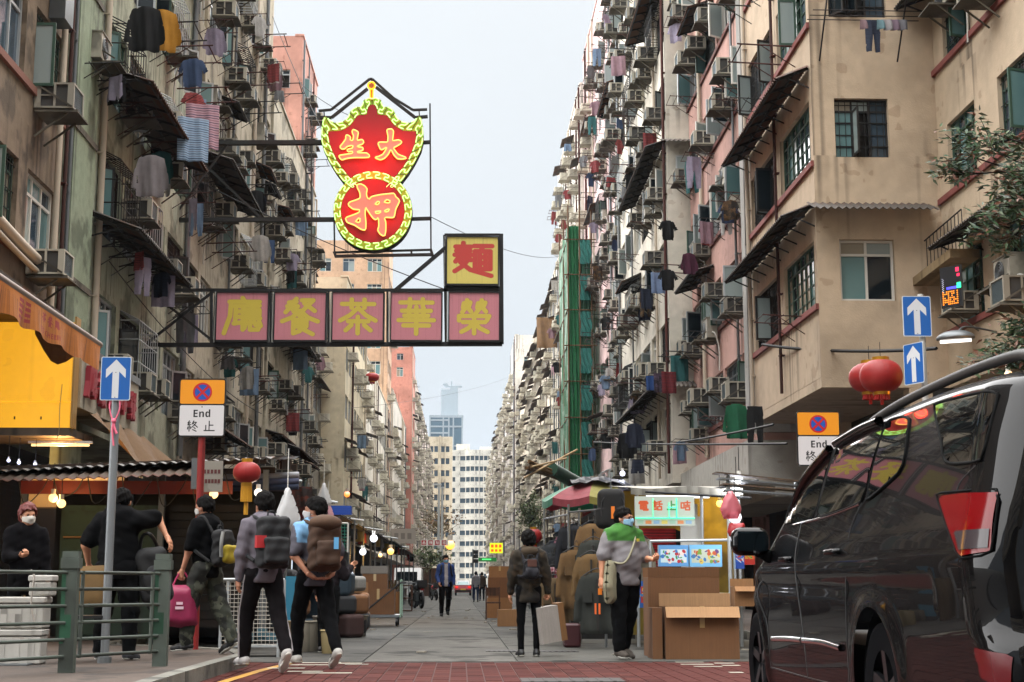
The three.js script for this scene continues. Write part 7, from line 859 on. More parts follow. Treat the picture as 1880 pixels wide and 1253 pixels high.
  // hanging goods
  const bg2 = 'plastic bags hung on strings'; for (const [x, y, dd, s2, c, n] of [[527, 938, 17.2, 1.2, M2.plasticW, 'white plastic bag of goods hung between the two students'], [594, 912, 23, 0.95, M2.plasticW, 'thin white plastic bag hung high by the blue crate'], [602, 945, 23, 0.85, phys(0xb98a90, 0.4, { transmission: 0.25 }), 'pinkish plastic bag hung below the blue crate']]) { const p = at(x, y, dd), o = one('plastic_bag', cloth([[-0.02, 0.22], [0.02, 0.22], [0.09, 0.05], [0.14, -0.1], [0.1, -0.2], [-0.1, -0.2], [-0.14, -0.1], [-0.08, 0.05]], 0.022, 0.07, 0.015, 30), c, n, 'bag', p); o.scale.setScalar(s2); part('string', gb((g) => g.bar(V(0, 0.2, 0), V(0, 0.6, 0), 0.005, 4)), M.white, o); }
  const bc = thing('plastic_crate', 'blue plastic crate on the red stall roof', 'crate', at(622, 938, 23.5)); part('crate_walls', gb((g) => { for (let i = 0; i < 4; i++) g.box(-0.2, 0.2, -0.06 + i * 0.035, -0.035 + i * 0.035, 0.13, 0.14).box(-0.2, 0.2, -0.06 + i * 0.035, -0.035 + i * 0.035, -0.14, -0.13); g.box(-0.2, -0.19, -0.06, 0.07, -0.13, 0.13).box(0.19, 0.2, -0.06, 0.07, -0.13, 0.13); }), std(0x17429a, 0.5), bc);
  const bk = (x, y, h, r, c, lab) => { const p = ground(x, y).setY(0), o = thing('bucket', lab, 'bucket', p); part('pail', new THREE.LatheGeometry([[0.001, 0.01], [r * 0.8, 0.01], [r, h], [r * 0.94, h], [r * 0.74, 0.04], [0.001, 0.04]].map(([a, b]) => new THREE.Vector2(a, b)), 18), c, o); part('rim', gb((g) => g.add(new THREE.TorusGeometry(r, 0.012, 6, 22), new THREE.Matrix4().makeRotationX(Math.PI / 2).setPosition(0, h, 0))), c, o); return o; };
  bk(535, 1203, 0.42, 0.13, std(0x8f7c5e, 0.9, { map: T.grime }), 'tan concrete bucket between the students'); bk(570, 1198, 0.4, 0.16, M2.concrete, 'grey concrete bucket behind the masked student'); bk(602, 1202, 0.3, 0.1, std(0x9a8a62, 0.8), 'small yellowish tub behind the masked student'); bk(656, 1170, 0.36, 0.18, M2.concrete, 'grey concrete bucket with a green pole by the boxes'); bk(590, 1185, 0.42, 0.14, std(0xb0aca4, 0.6, { map: T.grime }), 'white paint bucket by the parked trolley');
}
// row of stalls down the left side
{
  seed_ = 50;
  const roofs = [[22.5, 5, 2.55, 'low stall with a red-edged roof and rolled blue tarpaulins', 0x5e1612], [29, 6.5, 2.6, 'stall of hanging wires under grey sheets lit by white bulbs', 0x6b6f70], [37, 7, 2.6, 'stall with a dark sheet roof and yellow lamps', 0x33353a], [46, 8, 2.7, 'far left stall under a pale tin roof', 0x8a8880], [57, 10, 2.8, 'farther left stall under a green tarpaulin', 0x2c4a3a], [70, 14, 2.8, 'last left stalls under brown sheets', 0x5a4636]];
  [[PN(560, 23), 23.6], [PN(610, 25), 26], [PN(640, 29), 30]].forEach(([x, d], i) => { const o = thing('covered_stock', ['heap of dark bagged stock under the red-edged stall', 'dark bundles piled behind the short person', 'heap of bundles under the wire-roofed stall'][i], 'stock', V(x, 0, -d)); for (let k = 0; k < 9; k++) part('bundle', gb((g) => g.add(new RoundedBoxGeometry(rr(0.3, 0.6), rr(0.25, 0.45), rr(0.3, 0.5), 2, 0.08), new THREE.Matrix4().makeRotationY(rr(0, 3)).setPosition(rr(-0.5, 0.4), 0.2 + Math.floor(k / 3) * 0.36, rr(-0.4, 0.4)))), pick([M.card2, std(0x2c2d30, 0.8, { map: T.cloth }), std(0x4a2f2c, 0.8, { map: T.cloth }), std(0x2f4452, 0.7, { map: T.cloth }), std(0x6b675e, 0.8, { map: T.cloth })]), o); });
  roofs.forEach(([d, L, h, lab, c], i) => {
    const s = thing('market_stall', lab, 'stall', V(-4.1, 0, -d)), m = std(c, 0.8, { map: T.rust }); const r = part('roof', gb((g) => { const n = 12, Q = (a, k) => V(lerp(-1.0, 1.55, k / 4), h + 0.15 - 0.35 * k / 4 - 0.07 * Math.sin(k / 4 * 3.1) * (1 + 0.4 * Math.sin(a * 2.3)), -a / n * L); for (let a = 0; a < n; a++) for (let k = 0; k < 4; k++) { g.quad(Q(a, k), Q(a, k + 1), Q(a + 1, k + 1), Q(a + 1, k)); g.quad(Q(a, k + 1).add(V(0, -0.03, 0)), Q(a, k).add(V(0, -0.03, 0)), Q(a + 1, k).add(V(0, -0.03, 0)), Q(a + 1, k + 1).add(V(0, -0.03, 0))); } }), m, s);
    for (const [x, z] of [[1.45, -0.1], [1.45, -L / 2], [1.45, -L + 0.1], [-0.9, -0.1], [-0.9, -L + 0.1]]) part('post', gb((g) => g.bar(V(x, 0, z), V(x, h - 0.1, z), 0.03, 7)), M.steel, s);
    part('back_panel', gb((g) => g.box(-1.0, -0.94, 0.1, h, -L, 0)), std(0x34312c, 0.9, { map: T.grime }), s); part('counter', gb((g) => g.box(-0.85, 1.15, 0.72, 0.78, -L + 0.2, -0.2).box(-0.8, 1.1, 0.1, 0.715, -L + 0.3, -0.3)), i % 2 ? M2.brown : std(0x3f5a5c, 0.7, { map: T.grime }), s);
    part('pipe_frame', gb((g) => g.path([V(1.5, h - 0.2, 0.1), V(1.5, h - 0.2, -L)], 0.025).path([V(0.2, h + 0.1, 0.15), V(1.7, h - 0.12, 0.15)], 0.025)), M.alu, s);
    for (let k = 0; k < 7; k++) part('stacked_goods', gb((g) => g.cb(rr(-0.7, 1.0), 0.78 + rr(0.08, 0.2), -rr(0.3, L - 0.3), rr(0.2, 0.5), rr(0.16, 0.45), rr(0.25, 0.6))), pick([M.card, M.card2, std(pick([0x6a2a2a, 0x2a5a6a, 0x8a8a86, 0x3a3a3c, 0x9a8a4a]), 0.7)]), s);
    for (let k = 0; k < 4; k++) { const q = part('hanging_goods', clothGeo.small, clothMat(pick([0x8c2a2a, 0x2c4a7a, 0x7a7a76, 0xa08a4a, 0x1a1a1c])), s); q.position.set(1.4, h - 0.3, -rr(0.3, L)); q.rotation.y = rr(-0.8, 0.8); }
  });
  const bl = 'white bulbs in the left stalls'; bulb(at(686, 989, 29.5), 'bright white bulb hung from the wire-roofed stall', 9, 0xf2f6ff, 0.075); bulb(at(666, 1014, 27), 'bright white bulb low in front of the teal cabinet', 6, 0xf2f6ff, 0.06); bulb(at(717, 1013, 40), 'yellow shaded lamp in the dark-roofed stall', 8, 0xffb84a, 0.09); bulb(at(637, 908, 60), 'small orange lamp high on the cream gable', 3, 0xff7a1a, 0.12); bulb(at(698, 1020, 36), 'small warm lamp behind the yellow shaded lamp', 4, 0xffc070, 0.05);
  const tc = thing('rolled_tarpaulins', 'stack of rolled blue tarpaulins on the stall edge', 'tarpaulin', at(472, 890, 21.5)); for (let i = 0; i < 3; i++) part('roll', gb((g) => g.bar(V(-0.55, i * 0.085 - 0.06, 0), V(0.6, i * 0.085 - 0.03, 0), 0.045, 8)), [M2.tarpB, std(0x4a4f6a, 0.7), std(0x8a8a90, 0.6)][i], tc);
  one('patterned_cloth', clothGeo.towel, std(0x9a3a1c, 0.8, { map: T.camo }), 'orange patterned cloth hung beside the rolled tarpaulins', 'cloth', at(547, 893, 22), 0.1).scale.set(0.75, 0.5, 1);
  const tk = thing('blue_panel', 'turquoise upright panel between the two students', 'panel', V(PN(533, 19.8), 0.0, -20.2)); part('sheet', gb((g) => g.box(-0.11, 0.11, 0.1, 1.0, -0.02, 0.02)), std(0x1f6a86, 0.6), tk); part('foot', gb((g) => g.box(-0.14, 0.14, 0, 0.1, -0.1, 0.1)), M.dark, tk);
  const wm = thing('mesh_screen', 'green wire mesh screen in a pale frame above the short person', 'screen', at(603, 985, 23.2)); part('frame', gb((g) => g.path([V(-0.3, -0.25, 0), V(-0.3, 0.2, 0), V(0.3, 0.2, 0), V(0.3, -0.25, 0)], 0.015)), M.white, wm); part('mesh', gb((g) => { for (let i = -5; i < 6; i++) g.bar(V(i * 0.05, -0.25, 0), V(i * 0.05, 0.2, 0), 0.004, 4); for (let i = 0; i < 9; i++) g.bar(V(-0.3, -0.22 + i * 0.05, 0), V(0.3, -0.22 + i * 0.05, 0), 0.004, 4); }), std(0x1f7a66, 0.6), wm);
  // cartons on a trolley, cabinets, crates
  const b0 = V(PN(694, 33), 0, -33.3); const tr = thing('platform_trolley', 'flat trolley loaded with cartons with a slanting striped handle', 'trolley', b0); part('deck', gb((g) => g.box(-0.35, 0.5, 0.2, 0.25, -0.5, 0.4)), M.steel, tr); for (const [x, z] of [[-0.28, 0.32], [0.42, 0.32], [-0.28, -0.42], [0.42, -0.42]]) part('wheel', gb((g) => g.add(new THREE.CylinderGeometry(0.09, 0.09, 0.05, 16), new THREE.Matrix4().makeRotationZ(Math.PI / 2).setPosition(x, 0.1, z))), M.black, tr); part('handle', gb((g) => g.path([V(-0.3, 0.3, 0.42), V(0.5, 0.95, 0.42), V(0.62, 0.95, 0.42)], 0.022)), M.dark, tr); part('side_frame', gb((g) => g.path([V(0.5, 0.2, 0.4), V(0.5, 1.0, 0.4), V(0.5, 1.0, -0.5), V(0.5, 0.2, -0.5)], 0.018)), std(0x8fae9a, 0.5), tr);
  const cg2 = 'cartons on the platform trolley'; carton(b0.clone().add(V(0.0, 0.255, -0.05)), 0.72, 0.55, 0.6, 'lower brown carton on the platform trolley', { mat: M.card2, tape: true }); carton(b0.clone().add(V(-0.08, 0.77, -0.05)), 0.55, 0.36, 0.5, 'upper brown carton on the platform trolley', { tape: true, mat: M.card2 }); carton(V(PN(660, 32), 0.0, -32.4), 0.3, 0.95, 0.12, 'flattened upright carton leaning by the platform trolley', { turn: 0.2 }); carton(b0.clone().add(V(-0.1, 1.15, -0.1)), 0.6, 0.16, 0.5, 'grey-topped carton on the carton stack', { mat: std(0x86817a, 0.7, { map: T.card }) });
  const cab = thing('cabinet', 'wooden cabinet with dark wheels beyond the trolley', 'cabinet', V(PN(716, 42), 0, -42.3)); part('case', gb((g) => g.box(-0.33, 0.33, 0.12, 0.72, -0.3, 0.3)), std(0x8a6a3e, 0.7, { map: T.wood }), cab); part('edge_post', gb((g) => g.box(0.3, 0.36, 0.02, 0.76, 0.28, 0.34).box(-0.36, -0.3, 0.02, 0.76, 0.28, 0.34)), M.dark, cab); part('crate_top', gb((g) => { for (let i = 0; i < 6; i++) g.box(-0.3 + i * 0.105, -0.25 + i * 0.105, 0.76, 1.05, 0.2, 0.26); g.box(-0.32, 0.32, 0.73, 0.77, -0.28, 0.3); }), M.black, cab);
  const cr = thing('wooden_crate', 'open wooden shelf crate beside the cabinet', 'crate', V(PN(741, 52), 0, -52.4)); part('planks', gb((g) => { for (const y of [0.02, 0.45, 0.88]) g.box(-0.28, 0.3, y, y + 0.04, -0.3, 0.3); for (const x of [-0.28, 0.26]) g.box(x, x + 0.04, 0.06, 0.88, 0.26, 0.3).box(x, x + 0.04, 0.06, 0.88, -0.3, -0.26); }), M2.brown, cr);
}
// right-hand stalls
{
  seed_ = 91;
  const s = thing('phone_stall', 'phone card stall under a pale flat awning with strip lights', 'stall', V(0, 0, -21.6)), pale = std(0xb9b7ac, 0.6, { map: T.plaster });
  const x0 = PN(1165, 21.3), x1 = PN(1300, 21.3), yt = at(1200, 893, 21.3).y; part('awning', gb((g) => { const n = 10; for (let i = 0; i < n; i++) { const a = i / n, b = (i + 1) / n, Q = (t, y) => V(lerp(x0, x1 + 0.6, t), yt - 0.02 * Math.sin(t * 9) + y, 0), q = (t, y) => V(lerp(x0 - 0.1, x1 + 0.6, t), yt + 0.18 + y, -2.4); g.quad(Q(a, 0), Q(b, 0), q(b, 0), q(a, 0)); g.quad(Q(b, -0.04), Q(a, -0.04), q(a, -0.04), q(b, -0.04)); g.quad(Q(a, -0.1), Q(b, -0.1), Q(b, 0), Q(a, 0)); } }), pale, s);
  for (const x of [x0 + 0.1, x1, x1 + 0.55]) part('post', gb((g) => g.bar(V(x, 0, -0.1), V(x, yt, -0.1), 0.025, 7)), M.alu, s); part('frame_pipe', gb((g) => g.path([V(x0 + 0.2, yt - 0.07, 0.1), V(x1 + 0.7, yt - 0.16, 0.1)], 0.02).path([V(x1, yt - 0.05, -0.2), V(x1 + 0.8, yt + 0.1, 0.2)], 0.02)), M.dark, s);
  const lt = part('strip_lamp', gb((g) => g.bar(V(x0 + 0.3, yt - 0.1, -0.6), V(x1 + 0.2, yt - 0.1, -0.6), 0.02, 8)), glow(0xf3f7ff, 0.4), s); const rl = new THREE.RectAreaLight(0xf3f7ff, 0.5, 1.2, 0.08); rl.name = 'strip_light'; rl.position.set((x0 + x1) / 2 + 0.2, yt - 0.14, -0.6); rl.rotation.x = -Math.PI / 2; s.add(rl);
  part('back_wall', gb((g) => g.box(x0, x1 + 0.9, 0.1, yt + 0.1, -2.5, -2.4)), std(0x8a7a32, 0.8, { map: T.grime }), s); part('table', gb((g) => g.box(x0 + 0.15, x1 + 0.5, 0.72, 0.77, -1.6, 0.3)), M.alu, s); part('white_boards', gb((g) => { g.box(x1 - 0.28, x1 - 0.02, 1.25, 2.08, -0.4, -0.38).box(x1 - 0.26, x1 + 0.06, 1.0, 1.9, -0.5, -0.48); for (let i = 0; i < 7; i++) g.box(x1 - 0.27, x1 - 0.03, 1.3 + i * 0.11, 1.304 + i * 0.11, -0.38, -0.377); }), std(0xb9b8b0, 0.5), s); part('top_rail', gb((g) => g.path([V(x0 + 0.2, 1.5, 0.55), V(x1 + 0.35, 1.52, 0.55)], 0.022).path([V(x1 + 0.35, 1.52, 0.55), V(x1 + 0.35, 0, 0.55)], 0.022).path([V(x0 + 0.2, 1.5, 0.55), V(x0 + 0.2, 0, 0.55)], 0.022)), M.alu, s);
  // printed toy boxes: plain colourful print, no figures
  const toy = (px, py, d, w, h, lab, pal) => { const t = canvas(256, Math.round(256 * h / w), (c, W, H) => { c.fillStyle = pal[0]; c.fillRect(0, 0, W, H); c.fillStyle = pal[1]; c.fillRect(W * 0.06, H * 0.2, W * 0.88, H * 0.62); for (let i = 0; i < 34; i++) { c.fillStyle = pal[2 + i % (pal.length - 2)]; c.beginPath(); c.ellipse(W * (0.1 + 0.8 * hash2(i, 1, 3)), H * (0.28 + 0.5 * hash2(i, 2, 3)), W * (0.02 + 0.05 * hash2(i, 3, 3)), H * (0.03 + 0.07 * hash2(i, 4, 3)), i, 0, 7); c.fill(); } }); const p = at(px, py, d), o = thing('toy_box', lab, 'box', p); part('carton', gb((g) => g.box(-w / 2, w / 2, -h / 2, h / 2, -0.12, 0)), std(0x8fa6b8, 0.5), o); const q = new GB(); q.quad(V(-w / 2, -h / 2, 0.003), V(w / 2, -h / 2, 0.003), V(w / 2, h / 2, 0.003), V(-w / 2, h / 2, 0.003), [[0, 0], [1, 0], [1, 1], [0, 1]]); part('print', q.geo(), std(0xffffff, 0.3, { map: t }), o); };
  toy(1237, 1021, 20.4, 0.41, 0.29, 'blue toy box with a pale window and green print', ['#5a8fc0', '#b9cdd2', '#3f8a52', '#a83038', '#d8c8c0', '#3a6ab0']); toy(1296, 1021, 20.4, 0.45, 0.3, 'toy box with a busy multicoloured print', ['#6aa3c8', '#a8b0a0', '#6a8a3a', '#a85030', '#3a6a9a', '#c0a850', '#5a3a6a']); toy(1358, 1010, 19.6, 0.12, 0.5, 'tall narrow blue toy pack hung by the lamp', ['#2a4a9a', '#3a62b0', '#c8c8d0', '#b04030']); toy(1376, 1008, 19.6, 0.14, 0.42, 'red and yellow toy pack hung by the lamp', ['#a83028', '#b89030', '#c84830', '#4a8a4a']); toy(1192, 1092, 19.3, 0.25, 0.34, 'blue and red toy pack standing under the table', ['#2a5aa0', '#a03a38', '#c8a040', '#3a7ab0']);
  bulb(at(1350, 950, 19.8), 'bright white bulb at the toy stall under a pink bag', 3, 0xf6f8ff, 0.085); bulb(at(1143, 870, 27), 'small cold lamp behind the parasol', 2, 0xdfe4ff, 0.05); const g5 = 'white lamps under the brown awning'; for (const [x, y] of [[1357, 880], [1352, 898]]) bulb(at(x, y, 21.5), 'white lamp glimpsed under the brown awning by the car', 2.5, 0xf3f6ff, 0.06, g5);
  bulb(at(1322, 925, 23.5), 'warm lamp lighting the yellow stall wall', 5, 0xffd060, 0.06);
  one('pink_bag', cloth([[-0.03, 0.2], [0.03, 0.2], [0.1, 0.08], [0.15, -0.04], [0.09, -0.17], [-0.1, -0.17], [-0.15, -0.04], [-0.1, 0.1]], 0.022, 0.09, 0.015, 30), phys(0xc06a74, 0.45, { transmission: 0.25 }), 'pink plastic bag hung over the bright bulb', 'bag', at(1342, 930, 19.7)); one('red_bag', cloth([[-0.1, 0.08], [0.1, 0.08], [0.13, -0.04], [0.1, -0.1], [-0.1, -0.1], [-0.13, -0.04]], 0.022, 0.07, 0.015, 30), phys(0xa8282c, 0.45, { transmission: 0.2 }), 'red plastic bag below the bright bulb', 'bag', at(1353, 972, 19.7)); one('red_garment', clothGeo.towel, clothMat(0x8c1016), 'dark red garment hung inside the phone stall', 'clothes', V(PN(1208, 22.4), 1.75, -22.3), 0.1); one('dark_garment', clothGeo.shirt, clothMat(0x121214), 'black jacket hung inside the phone stall', 'clothes', V(PN(1232, 22.4), 1.72, -22.35), 0.1);
  // brown awning by the car
  const b = thing('brown_awning', 'brown folded sheet awning over the stall beside the car', 'awning', V(0, 0, -20.8)); const a0 = PN(1325, 20.6), a1 = PN(1480, 20.6), ay = at(1400, 868, 20.6).y; for (let i = 0; i < 4; i++) part('sheet', gb((g) => g.beam(V(a0 + i * 0.03, ay - i * 0.09 + 0.02, i * 0.12 - 0.2), V(a1 + 0.4, ay - 0.14 - i * 0.07, i * 0.12 - 0.2), 0.34, 0.018)), i % 2 ? M.steel : std(0x7d6856, 0.8, { map: T.wood }), b); part('post', gb((g) => g.bar(V(a0 + 0.2, 0, -0.2), V(a0 + 0.2, ay, -0.2), 0.03, 7).bar(V(a1, 0, -0.2), V(a1, ay - 0.1, -0.2), 0.03, 7)), M.alu, b); part('side_table', gb((g) => g.box(a0 + 0.1, a1 + 0.3, 0.7, 0.75, -0.4, 0.4)), M.alu, b);
  // big cartons in front
  const z = -17.95, g6 = 'large cartons by the toy stall'; const bigX = (PN(1222, 17.9) + PN(1357, 17.9)) / 2, bw = PN(1357, 17.9) - PN(1222, 17.9); carton(V(bigX, 0.0, z - 0.28), bw, 0.62, 0.55, 'big open brown carton with its front flap folded down', { open: 0.16, front: 2.5, back: -0.12, tape: true, flap: std(0xb08962, 0.9, { map: T.card }), mat: M.card2 }); carton(V(bigX - 0.12, 0.0, z - 0.9), 0.9, 0.98, 0.5, 'tall brown carton standing behind the big open carton', { mat: M.card2, open: 0.12, front: 0.1, back: -0.1 }); carton(V(bigX - bw / 2 - 0.09, 0, z - 0.32), 0.12, 0.6, 0.5, 'narrow carton squeezed beside the big open carton', { mat: M.card2 });
  carton(V(PN(1372, 18.4), 0.62, -18.6), 0.3, 0.24, 0.3, 'small carton on the table by the car', { open: 0.1 });
  // clothes on hangers
  const coat = [[-0.07, 0], [0.07, 0], [0.22, -0.06], [0.28, -0.3], [0.3, -0.66], [0.22, -0.67], [0.2, -0.4], [0.22, -0.82], [-0.22, -0.82], [-0.2, -0.4], [-0.22, -0.67], [-0.3, -0.66], [-0.28, -0.3], [-0.22, -0.06]], cgeo = cloth(coat, 0.03, 0.024, 0.045, 17), cgeo2 = cloth(coat.map(([x, y]) => [x, y * 0.9]), 0.03, 0.024, 0.05, 21, 2);
  const jk = (px, py, d, c, lab, sc = 1, tag2) => { const o = thing('jacket_on_hanger', lab, 'jacket', at(px, py, d), rr(-0.25, 0.25)); o.scale.setScalar(sc); part('jacket', chance(0.5) ? cgeo : cgeo2, c.isMaterial ? c : std(c, 0.9, { map: T.cloth }), o); part('placket', gb((g) => g.box(-0.012, 0.012, -0.7, -0.08, 0.03, 0.075)), std(0x1a1612, 0.8), o); part('pocket', gb((g) => { for (const x of [-0.12, 0.12]) g.box(x - 0.055, x + 0.055, -0.36, -0.24, 0.03, 0.07); }), c.isMaterial ? c : std(new THREE.Color(c).multiplyScalar(0.8), 0.9, { map: T.cloth }), o); part('hanger', gb((g) => g.tube([V(-0.18, -0.04, 0), V(0, 0.05, 0), V(0.18, -0.04, 0)], 0.008, 5, 14).tube([V(0, 0.05, 0), V(0, 0.1, 0), V(0.02, 0.13, 0), V(0.035, 0.1, 0)], 0.005, 5, 14)), M.dark, o); if (tag2) part('price_tag', gb((g) => g.box(-0.035, 0.035, -0.5, -0.37, 0.068, 0.072)), std(0xd8601a, 0.7), o); };
  const plaid = std(0xffffff, 0.9, { map: canvas(128, 128, (c, W) => { c.fillStyle = '#6a2a34'; c.fillRect(0, 0, W, W); c.fillStyle = 'rgba(200,190,190,0.45)'; for (let i = 0; i < 4; i++) { c.fillRect(i * 32, 0, 12, W); c.fillRect(0, i * 32, W, 12); } }) }); plaid.map.wrapS = plaid.map.wrapT = THREE.RepeatWrapping; plaid.map.repeat.set(4, 4);
  const plaid2 = std(0x6a7086, 0.9, { map: T.camo });
  jk(1088, 962, 22.4, 0x8a6a42, 'tan field jacket on the upper rail of the clothes stall', 1, false); jk(1090, 992, 21.9, 0x3a3c36, 'dark olive jacket hung below the tan jacket', 0.95); jk(1086, 1018, 21.4, 0x7d6038, 'brown work jacket under the olive jacket', 1); jk(1097, 1052, 20.9, 0x30332e, 'long dark green coat low on the clothes stall', 1.15, true); jk(1052, 965, 22.8, 0x1d2028, 'navy jacket behind the tan jacket', 1); jk(1056, 1010, 22, 0x7a5c36, 'khaki waistcoat hung beside the brown jacket', 1.05); jk(1018, 998, 23.8, plaid2, 'blue patterned shirt at the end of the clothes stall', 0.95); jk(1014, 1022, 23.2, 0x121318, 'black jacket under the patterned shirt', 0.95); jk(1016, 1042, 22.9, plaid, 'red plaid shirt in the clothes stall', 0.85); jk(1018, 1062, 22.2, 0x6a5638, 'olive brown jacket with an orange tag low on the stall', 1.05, true); jk(1168, 985, 21.8, 0x8a8270, 'pale beige jacket behind the man in the polo shirt', 1);
  const rk = thing('clothes_rail', 'steel rails and posts of the clothes stall', 'rail', V(0, 0, 0)); for (const [x, d] of [[1000, 24], [1045, 22.5], [1112, 21.5], [1065, 23.5]]) part('post', gb((g) => g.bar(V(PN(x, d), 0, -d), V(PN(x, d), 2.1, -d), 0.02, 7)), M.steel, rk); part('rail', gb((g) => g.bar(V(PN(1000, 24), 1.95, -24), V(PN(1045, 22.5), 1.95, -22.5), 0.016, 6).bar(V(PN(1045, 22.5), 1.98, -22.5), V(PN(1112, 21.5), 1.98, -21.5), 0.016, 6)), M.steel, rk);
  one('dark_stall_block', gb((g) => g.box(PN(1010, 25), PN(1165, 25), 0.0, 1.5, -27.5, -25)), std(0x1f1d1c, 0.9, { map: T.grime }), 'dark covered stock pile behind the hanging jackets', 'stock');
  one('suitcase', gb((g) => g.add(new RoundedBoxGeometry(0.24, 0.34, 0.4, 3, 0.04), new THREE.Matrix4().setPosition(0, 0.17, 0))), std(0x3a1418, 0.5), 'dark red case on the ground under the jackets', 'case', V(PN(1049, 21.6), 0, -21.6));
  { const o = thing('rucksack', 'large black rucksack with orange tag hung high at the clothes stall', 'rucksack', at(1122, 935, 20.6), 0.1); part('pack', surfNet((x, y, z) => { const r = 0.1, qx = Math.abs(x) - 0.19 - 0.03 * (y < 0 ? 1 : 0) + r, qy = Math.abs(y) - 0.28 + r, qz = Math.abs(z) - 0.12 + r; return Math.hypot(Math.max(qx, 0), Math.max(qy, 0), Math.max(qz, 0)) + Math.min(Math.max(qx, qy, qz), 0) - r; }, V(-0.3, -0.36, -0.2), V(0.3, 0.36, 0.2), 0.016), std(0x0e0d0c, 0.85, { map: T.cloth }), o); part('zip', gb((g) => g.tube([V(-0.16, -0.2, 0.1), V(-0.15, 0.1, 0.115), V(0, 0.22, 0.1), V(0.15, 0.1, 0.115), V(0.16, -0.2, 0.1)], 0.006, 5, 30)), M.dark, o); part('price_tag', gb((g) => g.box(-0.025, 0.025, -0.14, 0.03, 0.125, 0.13)), std(0xd9741a, 0.6), o); part('hook', gb((g) => g.bar(V(0, 0.26, 0), V(0, 0.5, 0), 0.008, 5)), M.steel, o); }
  // parasol
  const P0 = at(1092, 905, 27), u = thing('parasol', 'faded striped market parasol half covered by a black sheet', 'parasol', V(P0.x, 0, -27)), pc = [0x74588e, 0xa8a04a, 0xa8434e, 0x3f8f6e, 0xa8434e, 0x3f8f6e, 0x74588e, 0x3f8f6e], hy = P0.y + 0.22, ry = P0.y - 0.12, RR = 0.98;
  for (let i = 0; i < 8; i++) { part('panel', gb((g) => { const n = 6, a = (i / 8 + 0.03) * 6.283, b = ((i + 1) / 8 + 0.03) * 6.283, Q = (t, k) => { const an = lerp(a, b, k), sag = 0.06 * Math.sin(k * Math.PI) * t; return V(RR * t * Math.cos(an) * (1 - sag * 0.6), lerp(hy, ry, t * t * 0.8 + 0.2 * t) - sag, RR * t * Math.sin(an) * (1 - sag * 0.6)); }; for (let q = 0; q < n; q++) for (let k = 0; k < 4; k++) { const A = Q(q / n, k / 4), B = Q((q + 1) / n, k / 4), C = Q((q + 1) / n, (k + 1) / 4), D = Q(q / n, (k + 1) / 4); if (q) g.quad(B, A, D, C); else g.quad(B, A, D.clone().add(V(0, 0, 0.001)), C); } for (let k = 0; k < 4; k++) { const A = Q(1, k / 4), B = Q(1, (k + 1) / 4); g.quad(A.clone().add(V(0, -0.13, 0)), B.clone().add(V(0, -0.13, 0)), B, A); } }), phys(pc[i], 0.8, { transmission: 0.2, map: T.cloth }), u); part('rib', gb((g) => g.bar(V(0, hy - 0.03, 0), V(RR * Math.cos((i / 8 + 0.03) * 6.283), ry - 0.03, RR * Math.sin((i / 8 + 0.03) * 6.283)), 0.008, 4)), M.steel, u); }
  part('pole', gb((g) => g.bar(V(0, 0, 0), V(0, hy + 0.05, 0), 0.025, 8)), M.steel, u); part('black_sheet', gb((g) => { const n = 10, Q = (i, j) => { const x = -0.45 + i / n * 1.2, z = -0.8 + j / n * 1.4, r = Math.hypot(x, z); return V(x, hy + 0.06 - r * r * 0.3 - 0.03 * Math.sin(i * 2.1 + j), z); }; for (let i = 0; i < n; i++) for (let j = 0; j < n; j++) g.quad(Q(i, j), Q(i, j + 1), Q(i + 1, j + 1), Q(i + 1, j)); }), std(0x1a1b20, 0.6, { map: T.cloth, side: THREE.DoubleSide }), u);
